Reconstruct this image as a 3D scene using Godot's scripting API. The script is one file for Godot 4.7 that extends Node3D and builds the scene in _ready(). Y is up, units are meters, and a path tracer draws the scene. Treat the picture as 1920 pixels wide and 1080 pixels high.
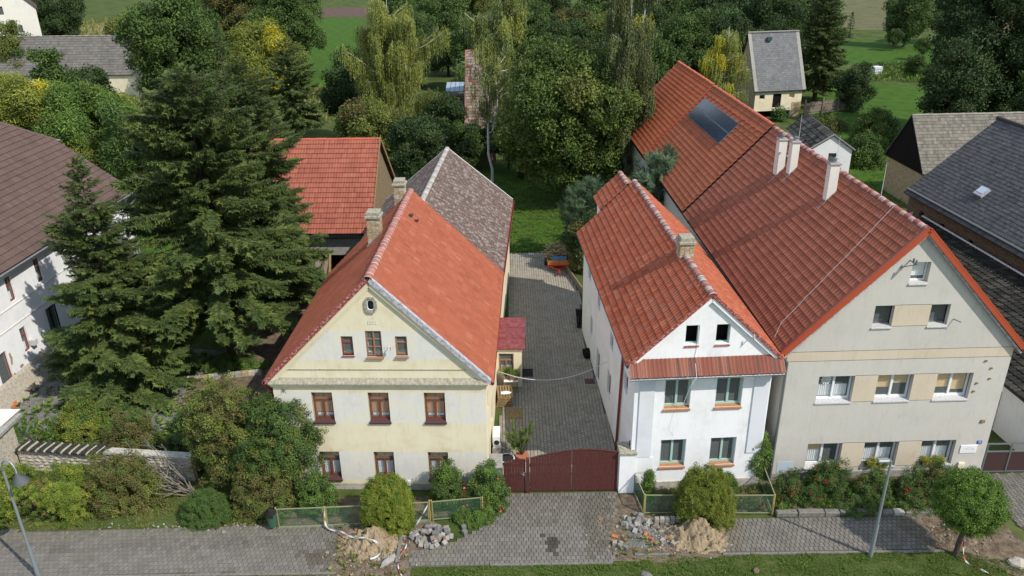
extends Node3D

const EYE := Vector3(0, 22, 0)
var rng := RandomNumberGenerator.new()
var used := {}
var M := {}
var mesh := {}

# ---------------------------------------------------------------- mesh buffer
class MB:
	var v := PackedVector3Array()
	var n := PackedVector3Array()
	var u := PackedVector2Array()
	var c := PackedColorArray()
	var col := Color.WHITE

	func put(p: Vector3, m: Vector3, t := Vector2.ZERO) -> void:
		v.append(p)
		n.append(m)
		u.append(t)
		c.append(col)

	func tri(a: Vector3, b: Vector3, d: Vector3) -> void:
		var m := (b - a).cross(d - a).normalized()
		put(a, m)
		put(d, m)
		put(b, m)

	func tri_to(a: Vector3, b: Vector3, d: Vector3, way: Vector3) -> void:
		if (b - a).cross(d - a).dot(way) < 0:
			tri(a, d, b)
		else:
			tri(a, b, d)

	func quad(a: Vector3, b: Vector3, d: Vector3, e: Vector3) -> void:
		tri(a, b, d)
		tri(a, d, e)

	func quad_to(a: Vector3, b: Vector3, d: Vector3, e: Vector3, way: Vector3) -> void:
		tri_to(a, b, d, way)
		tri_to(a, d, e, way)

	func quad_uv(a: Vector3, b: Vector3, d: Vector3, e: Vector3) -> void:
		var m := (b - a).cross(d - a).normalized()
		put(a, m, Vector2(0, 1))
		put(d, m, Vector2(1, 0))
		put(b, m, Vector2(1, 1))
		put(a, m, Vector2(0, 1))
		put(e, m, Vector2(0, 0))
		put(d, m, Vector2(1, 0))

	func box(lo: Vector3, hi: Vector3, t := Transform3D()) -> void:
		var p := []
		for i in 8:
			p.append(t * Vector3(hi.x if i & 1 else lo.x, hi.y if i & 2 else lo.y, hi.z if i & 4 else lo.z))
		quad(p[0], p[2], p[3], p[1])
		quad(p[4], p[5], p[7], p[6])
		quad(p[0], p[4], p[6], p[2])
		quad(p[1], p[3], p[7], p[5])
		quad(p[0], p[1], p[5], p[4])
		quad(p[2], p[6], p[7], p[3])

	# a box whose four upper edges are bevelled
	func block(lo: Vector3, hi: Vector3, b: float, t := Transform3D()) -> void:
		var q := []
		for yy in [[lo.y, 0.0], [hi.y - b, 0.0], [hi.y, b]]:
			for s in [[0, 0], [1, 0], [1, 1], [0, 1]]:
				q.append(t * Vector3(lerpf(lo.x + yy[1], hi.x - yy[1], s[0]), yy[0], lerpf(lo.z + yy[1], hi.z - yy[1], s[1])))
		for k in 2:
			for i in 4:
				var j := (i + 1) % 4
				quad(q[k * 4 + j], q[k * 4 + i], q[k * 4 + 4 + i], q[k * 4 + 4 + j])
		quad(q[11], q[10], q[9], q[8])

	func bar(a: Vector3, b: Vector3, w: float, h: float) -> void:
		var d := (b - a)
		var l := d.length()
		d = d / l
		var x := Vector3.UP.cross(d) if absf(d.y) < 0.95 else Vector3.RIGHT
		x = x.normalized()
		var y := d.cross(x)
		box(Vector3(-w / 2, -h / 2, 0), Vector3(w / 2, h / 2, l), Transform3D(Basis(x, y, d), a))

	func tube(pts: Array, radii: Array, sides := 6, cap := true) -> void:
		var rings := []
		var side := Vector3.ZERO
		for i in pts.size():
			var d: Vector3 = (pts[mini(i + 1, pts.size() - 1)] - pts[maxi(i - 1, 0)]).normalized()
			if side == Vector3.ZERO:
				side = d.cross(Vector3(0.3, 0.1, 0.95) if absf(d.z) < 0.8 else Vector3.UP).normalized()
			else:
				side = (side - d * side.dot(d)).normalized()
			var up := d.cross(side)
			var ring := []
			for k in sides:
				var a := TAU * k / sides
				ring.append([side * cos(a) + up * sin(a), pts[i]])
			rings.append(ring)
		for i in pts.size() - 1:
			var r0: float = radii[mini(i, radii.size() - 1)]
			var r1: float = radii[mini(i + 1, radii.size() - 1)]
			for k in sides:
				var j := (k + 1) % sides
				var na: Vector3 = rings[i][k][0]
				var nb: Vector3 = rings[i][j][0]
				var nc: Vector3 = rings[i + 1][j][0]
				var nd: Vector3 = rings[i + 1][k][0]
				var a: Vector3 = rings[i][k][1] + na * r0
				var b: Vector3 = rings[i][j][1] + nb * r0
				var d: Vector3 = rings[i + 1][j][1] + nc * r1
				var e: Vector3 = rings[i + 1][k][1] + nd * r1
				put(a, na)
				put(d, nc)
				put(b, nb)
				put(a, na)
				put(e, nd)
				put(d, nc)
		if cap:
			for end in [0, pts.size() - 1]:
				var way: Vector3 = (pts[end] - pts[1 if end == 0 else end - 1])
				var r: float = radii[mini(end, radii.size() - 1)]
				for k in range(1, sides - 1):
					tri_to(pts[end] + rings[end][0][0] * r, pts[end] + rings[end][k][0] * r, pts[end] + rings[end][k + 1][0] * r, way)

	# rounded lump: a noisy ball or mound
	func lump(at: Vector3, size: Vector3, noise: FastNoiseLite, amount: float, rows := 8, cols := 12, low := -1.0) -> void:
		var p := []
		for i in rows + 1:
			var la := lerpf(PI / 2, asin(low) if low > -1.0 else -PI / 2, float(i) / rows)
			for k in cols:
				var lo := TAU * k / cols
				var d := Vector3(cos(la) * cos(lo), sin(la), cos(la) * sin(lo))
				p.append(at + d * size * (1.0 + amount * noise.get_noise_3dv((at + d * size) * 1.0)))
		for i in rows:
			for k in cols:
				var j := (k + 1) % cols
				quad_to(p[i * cols + k], p[i * cols + j], p[(i + 1) * cols + j], p[(i + 1) * cols + k], (p[i * cols + k] + p[(i + 1) * cols + j]) / 2 - at)

	func done(mat: Material) -> ArrayMesh:
		var a := []
		a.resize(Mesh.ARRAY_MAX)
		a[Mesh.ARRAY_VERTEX] = v
		a[Mesh.ARRAY_NORMAL] = n
		a[Mesh.ARRAY_TEX_UV] = u
		a[Mesh.ARRAY_COLOR] = c
		var m := ArrayMesh.new()
		if v.size() > 0:
			m.add_surface_from_arrays(Mesh.PRIMITIVE_TRIANGLES, a)
			m.surface_set_material(0, mat)
		return m

# copies of one mesh, each with its place and colour
class Copies:
	var b := PackedFloat32Array()
	var count := 0

	func add(t: Transform3D, k: Color) -> void:
		var x := t.basis.x
		var y := t.basis.y
		var z := t.basis.z
		b.append_array([x.x, y.x, z.x, t.origin.x, x.y, y.y, z.y, t.origin.y, x.z, y.z, z.z, t.origin.z, k.r, k.g, k.b, 1.0])
		count += 1

func numbered(called: String, parent: Node) -> String:
	var key := "%d/%s" % [parent.get_instance_id(), called]
	used[key] = used.get(key, -1) + 1
	return called if used[key] == 0 else "%s_%03d" % [called, used[key]]

func put(node: Node3D, called: String, parent: Node = self) -> Node3D:
	node.name = numbered(called, parent)
	parent.add_child(node, true)
	return node

func tag(o: Node, label: String, category := "", group := "", kind := "") -> Node3D:
	if label: o.set_meta("label", label)
	if category: o.set_meta("category", category)
	if group: o.set_meta("group", group)
	if kind: o.set_meta("kind", kind)
	return o

func thing(called: String, label: String, category: String, at := Vector3.ZERO, turn := 0.0, group := "") -> Node3D:
	var o := put(Node3D.new(), called)
	o.position = at
	o.rotation.y = turn
	return tag(o, label, category, group)

func part(called: String, mb: MB, mat: Material, parent: Node = self, at := Transform3D()) -> MeshInstance3D:
	var o := MeshInstance3D.new()
	o.mesh = mb.done(mat)
	o.transform = at
	put(o, called, parent)
	return o

func struct(called: String, mb: MB, mat: Material) -> MeshInstance3D:
	var o := part(called, mb, mat)
	o.set_meta("kind", "structure")
	return o

func shared(called: String, m: Mesh, mat: Material, t: Transform3D, parent: Node) -> MeshInstance3D:
	var o := MeshInstance3D.new()
	o.mesh = m
	if mat: o.material_override = mat
	o.transform = t
	put(o, called, parent)
	return o

func many(called: String, m: Mesh, c: Copies, parent: Node, mat: Material = null, stuff := true) -> MultiMeshInstance3D:
	if c.count == 0: return null
	var mm := MultiMesh.new()
	mm.transform_format = MultiMesh.TRANSFORM_3D
	mm.use_colors = true
	mm.mesh = m
	mm.instance_count = c.count
	mm.buffer = c.b
	var o := MultiMeshInstance3D.new()
	o.multimesh = mm
	if mat: o.material_override = mat
	put(o, called, parent)
	if stuff: o.set_meta("kind", "stuff")
	return o

# ---------------------------------------------------------------- materials
func lin(r: float, g: float, b: float) -> Color:
	return Color(r, g, b).linear_to_srgb()

func flat(r: float, g: float, b: float, rough := 0.8, metal := 0.0) -> StandardMaterial3D:
	var m := StandardMaterial3D.new()
	m.albedo_color = lin(r, g, b)
	m.roughness = rough
	m.metallic = metal
	return m

# a picture of two noises laid over each other, coloured by a ramp of linear colours
func noise_tex(number: int, coarse: float, fine: float, share: float, ramp: Array, size := 256, speck := 0.0, speck_color := Color.WHITE) -> ImageTexture:
	var f := FastNoiseLite.new()
	f.noise_type = FastNoiseLite.TYPE_SIMPLEX_SMOOTH
	f.seed = number
	f.frequency = coarse
	f.fractal_octaves = 3
	var a := f.get_seamless_image(size, size).get_data()
	f.seed = number + 50
	f.frequency = fine
	f.fractal_octaves = 2
	var b := f.get_seamless_image(size, size).get_data()
	var table := []
	for i in 256:
		var t := clampf((i / 255.0 - 0.15) / 0.7, 0.0, 0.9999) * (ramp.size() - 1)
		var k: Color = (ramp[int(t)] as Color).lerp(ramp[int(t) + 1], t - int(t)).linear_to_srgb()
		table.append([int(k.r * 255), int(k.g * 255), int(k.b * 255)])
	var out := PackedByteArray()
	out.resize(size * size * 3)
	var sp := speck_color.linear_to_srgb()
	var step := a.size() / (size * size)
	for i in size * size:
		var q: Array = table[int(a[i * step] * (1.0 - share) + b[i * step] * share)]
		if speck > 0.0 and b[i * step] > 255.0 * (1.0 - speck):
			q = [int(sp.r * 255), int(sp.g * 255), int(sp.b * 255)]
		out[i * 3] = q[0]
		out[i * 3 + 1] = q[1]
		out[i * 3 + 2] = q[2]
	return ImageTexture.create_from_image(Image.create_from_data(size, size, false, Image.FORMAT_RGB8, out))

# a material that lies over world space, `metres` to the repeat
func ground_mat(t: Texture2D, metres: float, rough := 0.9, relief := 0.0) -> StandardMaterial3D:
	var m := StandardMaterial3D.new()
	m.albedo_texture = t
	m.uv1_triplanar = true
	m.uv1_world_triplanar = true
	m.uv1_scale = Vector3.ONE / metres
	m.roughness = rough
	m.metallic_specular = 0.5 if rough < 0.8 else 0.15
	if relief > 0.0:
		m.heightmap_enabled = true
		m.heightmap_texture = t
		m.heightmap_scale = relief
	return m

func tinted(rough := 0.85, shine := 0.3) -> StandardMaterial3D:
	var m := StandardMaterial3D.new()
	m.vertex_color_use_as_albedo = true
	m.roughness = rough
	m.metallic_specular = shine
	return m

# a fine grain over world space, under the colour of the piece
func skin(m: StandardMaterial3D, t: Texture2D, metres: float) -> void:
	m.albedo_texture = t
	m.uv1_triplanar = true
	m.uv1_world_triplanar = true
	m.uv1_scale = Vector3.ONE / metres

# a second, coarser pattern of dirt over world space
func weather(m: StandardMaterial3D, t: Texture2D, metres: Vector3) -> void:
	m.detail_enabled = true
	m.detail_albedo = t
	m.detail_blend_mode = BaseMaterial3D.BLEND_MODE_MUL
	m.detail_uv_layer = BaseMaterial3D.DETAIL_UV_2
	m.uv2_triplanar = true
	m.uv2_world_triplanar = true
	m.uv2_scale = Vector3.ONE / metres

func leafy(through: Color, rough := 0.55) -> StandardMaterial3D:
	var m := tinted(rough, 0.35)
	m.cull_mode = BaseMaterial3D.CULL_DISABLED
	m.backlight_enabled = true
	m.backlight = through
	return m

func make_materials() -> void:
	var K := func(r: float, g: float, b: float) -> Color: return Color(r, g, b)
	M.cream = ground_mat(noise_tex(1, 0.012, 0.05, 0.35, [K.call(.62, .55, .38), K.call(.69, .625, .455), K.call(.71, .65, .49)]), 5.0, 0.95, 0.25)
	M.pale = ground_mat(noise_tex(2, 0.012, 0.05, 0.35, [K.call(.6, .59, .545), K.call(.645, .635, .59), K.call(.68, .64, .51)]), 4.0, 0.95, 0.25)
	M.white_wall = ground_mat(noise_tex(3, 0.01, 0.06, 0.3, [K.call(.70, .71, .72), K.call(.78, .79, .80), K.call(.80, .81, .82)]), 6.0, 0.95, 0.25)
	M.grey_wall = ground_mat(noise_tex(4, 0.01, 0.08, 0.3, [K.call(.48, .46, .415), K.call(.51, .49, .445), K.call(.525, .505, .46)]), 6.0, 0.95, 0.15)
	M.beige = ground_mat(noise_tex(5, 0.01, 0.08, 0.3, [K.call(.53, .46, .35), K.call(.56, .485, .375), K.call(.58, .5, .39)]), 5.0, 0.95, 0.15)
	M.plinth = ground_mat(noise_tex(6, 0.02, 0.09, 0.5, [K.call(.22, .2, .16), K.call(.4, .38, .33), K.call(.5, .48, .42)]), 2.5, 0.95, 0.6)
	M.dirty_ledge = ground_mat(noise_tex(7, 0.03, 0.1, 0.5, [K.call(.1, .1, .085), K.call(.3, .28, .22), K.call(.5, .45, .33)]), 1.2, 0.95, 0.4)
	M.concrete = ground_mat(noise_tex(8, 0.03, 0.12, 0.5, [K.call(.2, .19, .17), K.call(.3, .29, .27), K.call(.36, .35, .32)]), 2.0, 0.95, 0.3)
	M.brick_old = ground_mat(noise_tex(9, 0.04, 0.12, 0.5, [K.call(.16, .1, .06), K.call(.36, .27, .15), K.call(.46, .4, .27)]), 1.0, 0.95, 0.6)
	M.stone_wall = ground_mat(noise_tex(10, 0.03, 0.1, 0.5, [K.call(.05, .04, .03), K.call(.11, .08, .055), K.call(.2, .15, .1)]), 2.0, 0.95, 2.0)
	M.sand_stone = ground_mat(noise_tex(11, 0.03, 0.1, 0.5, [K.call(.2, .15, .08), K.call(.36, .28, .17), K.call(.44, .36, .23)]), 3.0, 0.95, 2.0)
	M.rubble = ground_mat(noise_tex(12, 0.03, 0.1, 0.5, [K.call(.24, .21, .16), K.call(.42, .38, .31), K.call(.56, .52, .45)]), 1.6, 0.95, 2.0)
	M.wood_grey = ground_mat(noise_tex(13, 0.03, 0.14, 0.5, [K.call(.1, .085, .065), K.call(.2, .17, .13), K.call(.3, .26, .2)]), 1.0, 0.9, 0.3)
	M.wood_dark = ground_mat(noise_tex(14, 0.03, 0.14, 0.5, [K.call(.007, .006, .006), K.call(.014, .012, .012), K.call(.024, .021, .02)]), 1.2, 0.9, 0.3)
	M.wood_brown = ground_mat(noise_tex(15, 0.03, 0.14, 0.5, [K.call(.13, .08, .035), K.call(.24, .165, .085), K.call(.33, .25, .15)]), 1.2, 0.9, 0.3)
	M.gate_red = ground_mat(noise_tex(16, 0.03, 0.14, 0.5, [K.call(.05, .015, .013), K.call(.078, .021, .018), K.call(.1, .029, .024)]), 1.4, 0.6, 0.1)
	M.meadow = ground_mat(noise_tex(17, 0.012, 0.08, 0.45, [K.call(.038, .055, .016), K.call(.06, .085, .023), K.call(.095, .108, .038)]), 14.0, 0.95, 3.0)
	M.lawn = ground_mat(noise_tex(18, 0.015, 0.1, 0.5, [K.call(.03, .07, .01), K.call(.046, .096, .015), K.call(.07, .118, .024)]), 9.0, 0.95, 2.0)
	M.dry = ground_mat(noise_tex(19, 0.02, 0.1, 0.5, [K.call(.12, .13, .05), K.call(.26, .22, .12), K.call(.34, .3, .18)]), 16.0, 0.95, 2.0)
	M.field = ground_mat(noise_tex(20, 0.02, 0.1, 0.5, [K.call(.075, .078, .035), K.call(.11, .11, .055), K.call(.14, .125, .075)]), 30.0, 0.95, 2.0)
	M.plough = ground_mat(noise_tex(21, 0.02, 0.1, 0.5, [K.call(.07, .045, .035), K.call(.1, .07, .055), K.call(.13, .095, .075)]), 12.0, 0.95, 3.0)
	M.soil = ground_mat(noise_tex(22, 0.02, 0.12, 0.5, [K.call(.06, .045, .03), K.call(.14, .105, .075), K.call(.22, .18, .13)]), 2.5, 0.95, 2.0)
	M.gravel = ground_mat(noise_tex(23, 0.015, 0.16, 0.6, [K.call(.07, .07, .065), K.call(.15, .15, .14), K.call(.26, .25, .23)]), 3.5, 0.95, 2.0)
	M.sand = ground_mat(noise_tex(24, 0.02, 0.14, 0.5, [K.call(.14, .1, .06), K.call(.27, .205, .13), K.call(.4, .33, .23)]), 2.0, 0.95, 2.0)
	M.joint = ground_mat(noise_tex(25, 0.03, 0.14, 0.5, [K.call(.06, .054, .042), K.call(.1, .09, .07), K.call(.15, .135, .105)]), 1.5, 0.95, 0.5)
	M.metal_roof = ground_mat(noise_tex(26, 0.02, 0.1, 0.4, [K.call(.12, .018, .02), K.call(.18, .034, .036), K.call(.26, .09, .09)]), 1.8, 0.45, 0.5)
	M.lead = ground_mat(noise_tex(27, 0.03, 0.12, 0.5, [K.call(.16, .08, .08), K.call(.36, .37, .4), K.call(.5, .52, .56)]), 1.6, 0.6, 0.3)
	M.flaked_red = ground_mat(noise_tex(28, 0.04, 0.14, 0.5, [K.call(.2, .03, .02), K.call(.25, .05, .04), K.call(.6, .55, .5)]), 1.4, 0.8, 0.3)
	M.mortar = ground_mat(noise_tex(29, 0.05, 0.16, 0.5, [K.call(.25, .22, .2), K.call(.52, .5, .47), K.call(.7, .68, .65)]), 0.8, 0.95, 0.3)
	M.mossy = ground_mat(noise_tex(30, 0.03, 0.14, 0.5, [K.call(.012, .012, .01), K.call(.03, .03, .024), K.call(.09, .09, .075)]), 1.5, 0.95, 1.0)
	M.kerb = ground_mat(noise_tex(43, 0.03, 0.12, 0.5, [K.call(.1, .095, .08), K.call(.17, .163, .145), K.call(.23, .22, .195)]), 1.5, 0.95, 0.3)
	M.pilaster = ground_mat(noise_tex(44, 0.01, 0.06, 0.3, [K.call(.58, .6, .63), K.call(.63, .65, .69), K.call(.65, .67, .71)]), 6.0, 0.95, 0.2)
	M.slate_grey = flat(.16, .16, .155, 0.9)
	M.bark = ground_mat(noise_tex(31, 0.03, 0.14, 0.5, [K.call(.03, .022, .015), K.call(.075, .06, .045), K.call(.13, .11, .085)]), 0.8, 0.95, 1.0)
	M.birch_bark = ground_mat(noise_tex(32, 0.03, 0.1, 0.5, [K.call(.1, .09, .08), K.call(.62, .6, .56), K.call(.72, .7, .66)]), 1.1, 0.85, 0.4)
	M.dead_bark = ground_mat(noise_tex(33, 0.03, 0.1, 0.5, [K.call(.1, .088, .072), K.call(.19, .17, .145), K.call(.28, .255, .22)]), 0.8, 0.9, 0.4)
	M.grain = noise_tex(41, 0.06, 0.2, 0.6, [K.call(.62, .62, .62), K.call(.85, .85, .85), K.call(1, 1, 1)])
	M.lichen = noise_tex(42, 0.02, 0.16, 0.75, [K.call(.4, .4, .4), K.call(.52, .52, .52), K.call(.62, .62, .62)], 512, 0.25, K.call(1, 1, .96))
	M.blotch = noise_tex(45, 0.012, 0.05, 0.45, [K.call(.78, .78, .76), K.call(.92, .92, .92), K.call(1, 1, 1), K.call(1, 1, 1)])
	M.streak = noise_tex(46, 0.03, 0.1, 0.5, [K.call(.9, .895, .88), K.call(.98, .98, .975), K.call(1, 1, 1), K.call(1, 1, 1)])
	for wall in ["cream", "pale", "white_wall", "grey_wall", "beige"]: weather(M[wall], M.streak, Vector3(3.0, 16.0, 3.0))
	M.roof_tile = tinted(0.8, 0.25)
	weather(M.roof_tile, M.blotch, Vector3(7, 7, 7))
	skin(M.roof_tile, M.grain, 1.3)
	M.lichen_tile = tinted(0.85, 0.25)
	skin(M.lichen_tile, M.lichen, 7.0)
	M.stone_tint = tinted(0.92, 0.2)
	skin(M.stone_tint, M.grain, 0.9)
	weather(M.stone_tint, M.blotch, Vector3(4.3, 4.3, 4.3))
	M.slate_tint = tinted(0.7, 0.3)
	M.deck = flat(.06, .03, .025, 0.95)
	M.dark_deck = flat(.03, .03, .03, 0.95)
	M.red_paint = flat(.22, .03, .03, 0.5)
	M.orange_metal = flat(.36, .065, .026, 0.5)
	M.zinc = flat(.3, .32, .34, 0.45, 0.5)
	M.dark_gutter = flat(.025, .03, .038, 0.4, 0.3)
	M.steel = flat(.22, .24, .26, 0.45, 0.6)
	M.lamp_grey = flat(.24, .27, .29, 0.5, 0.3)
	M.white_plastic = flat(.75, .76, .76, 0.4)
	M.white_frame = flat(.74, .75, .76, 0.45)
	M.brown_frame = flat(.16, .055, .025, 0.5)
	M.red_frame = flat(.2, .05, .04, 0.55)
	M.tan_frame = flat(.28, .145, .085, 0.6)
	M.green_frame = flat(.36, .5, .44, 0.6)
	M.sill_purple = flat(.07, .03, .034, 0.55)
	M.sill_orange = ground_mat(noise_tex(34, 0.04, 0.14, 0.5, [K.call(.2, .07, .04), K.call(.36, .18, .09), K.call(.42, .27, .17)], 256), 0.8, 0.9, 0.2)
	M.sill_white = ground_mat(noise_tex(35, 0.04, 0.14, 0.5, [K.call(.2, .2, .2), K.call(.46, .46, .47), K.call(.56, .56, .57)], 256), 0.9, 0.8, 0.2)
	M.curtain = flat(.72, .74, .76, 0.95)
	M.curtain.backlight_enabled = true
	M.curtain.backlight = Color(.4, .4, .4)
	M.wood_blind = flat(.6, .4, .17, 0.8)
	M.straw_blind = flat(.5, .38, .17, 0.85)
	M.inner_wood = flat(.42, .16, .04, 0.6)
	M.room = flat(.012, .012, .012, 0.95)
	M.glass = StandardMaterial3D.new()
	M.glass.albedo_color = Color(.9, .95, .95, 0.12)
	M.glass.transparency = BaseMaterial3D.TRANSPARENCY_ALPHA
	M.glass.roughness = 0.03
	M.black = flat(.012, .012, .012, 0.8)
	M.wire = flat(.5, .5, .5, 0.6)
	M.panel = flat(.012, .024, .052, 0.2)
	M.panel_frame = flat(.3, .32, .34, 0.4, 0.7)
	M.yellow_paint = flat(.42, .3, .06, 0.6)
	M.green_paint = flat(.23, .25, .13, 0.6)
	M.bin_green = flat(.03, .085, .05, 0.5)
	M.blue_paint = flat(.06, .2, .42, 0.5)
	M.trailer_orange = flat(.55, .2, .04, 0.55)
	M.trailer_red = flat(.5, .03, .02, 0.45)
	M.terracotta = flat(.35, .12, .06, 0.85)
	M.brick_red = ground_mat(noise_tex(36, 0.05, 0.16, 0.5, [K.call(.22, .07, .035), K.call(.4, .14, .07), K.call(.46, .2, .11)], 256), 0.5, 0.9, 0.3)
	M.tape = flat(.5, .5, .52, 0.6)
	M.tape_red = flat(.5, .05, .07, 0.5)
	M.rubber = flat(.02, .02, .02, 0.8)
	M.straw = tinted(0.95, 0.1)
	M.flower = tinted(0.7, 0.2)
	M.leaf = leafy(Color(.42, .5, .2))
	M.needle = leafy(Color(.2, .25, .12), 0.6)
	M.grass = leafy(Color(.4, .5, .2), 0.7)
	M.sign_blue = flat(.02, .07, .3, 0.4)
	M.ibc = flat(.7, .72, .74, 0.4)
	M.mesh_green = flat(.07, .17, .1, 0.6)

# ---------------------------------------------------------------- walls, windows, roofs
# a wall with recessed openings: outline and openings in the wall's own x, y; ez points out of the wall
func facade(mb: MB, outline: PackedVector2Array, holes: Array, o: Vector3, ex: Vector3, ez: Vector3, deep := 0.2) -> void:
	var xs := []
	var ys := []
	for p in outline:
		xs.append(p.x)
		ys.append(p.y)
	var x0: float = xs.min()
	var x1: float = xs.max()
	var y0: float = ys.min()
	var y1: float = ys.max()
	xs = [x0, x1]
	ys = [y0, y1]
	for h in holes:
		for p in [h.position, h.end]:
			if p.x > x0 + 0.001 and p.x < x1 - 0.001: xs.append(p.x)
			if p.y > y0 + 0.001 and p.y < y1 - 0.001: ys.append(p.y)
	xs.sort()
	ys.sort()
	for i in xs.size() - 1:
		for k in ys.size() - 1:
			if xs[i + 1] - xs[i] < 0.0005 or ys[k + 1] - ys[k] < 0.0005: continue
			var mid := Vector2((xs[i] + xs[i + 1]) / 2, (ys[k] + ys[k + 1]) / 2)
			if holes.any(func(h): return h.has_point(mid)): continue
			var cell := PackedVector2Array([Vector2(xs[i], ys[k]), Vector2(xs[i + 1], ys[k]), Vector2(xs[i + 1], ys[k + 1]), Vector2(xs[i], ys[k + 1])])
			for poly in Geometry2D.intersect_polygons(cell, outline):
				var ix := Geometry2D.triangulate_polygon(poly)
				for t in range(0, ix.size(), 3):
					mb.tri_to(o + ex * poly[ix[t]].x + Vector3.UP * poly[ix[t]].y, o + ex * poly[ix[t + 1]].x + Vector3.UP * poly[ix[t + 1]].y, o + ex * poly[ix[t + 2]].x + Vector3.UP * poly[ix[t + 2]].y, ez)
	for h in holes:
		var a: Vector3 = o + ex * h.position.x + Vector3.UP * h.position.y
		var b: Vector3 = o + ex * h.end.x + Vector3.UP * h.position.y
		var d: Vector3 = o + ex * h.end.x + Vector3.UP * h.end.y
		var e: Vector3 = o + ex * h.position.x + Vector3.UP * h.end.y
		var q := -ez * deep
		mb.quad_to(a, b, b + q, a + q, Vector3.UP)
		mb.quad_to(b, d, d + q, b + q, -ex)
		mb.quad_to(d, e, e + q, d + q, Vector3.DOWN)
		mb.quad_to(e, a, a + q, e + q, ex)

func wavy(w: float, h: float, folds: int, depth: float) -> MB:
	var mb := MB.new()
	var n := folds * 4
	for i in n:
		var xa := w * i / n
		var xb := w * (i + 1) / n
		var za := depth * sin(TAU * folds * i / n)
		var zb := depth * sin(TAU * folds * (i + 1) / n)
		mb.quad(Vector3(xa, 0, za), Vector3(xb, 0, zb), Vector3(xb, h, zb), Vector3(xa, h, za))
	return mb

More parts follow.
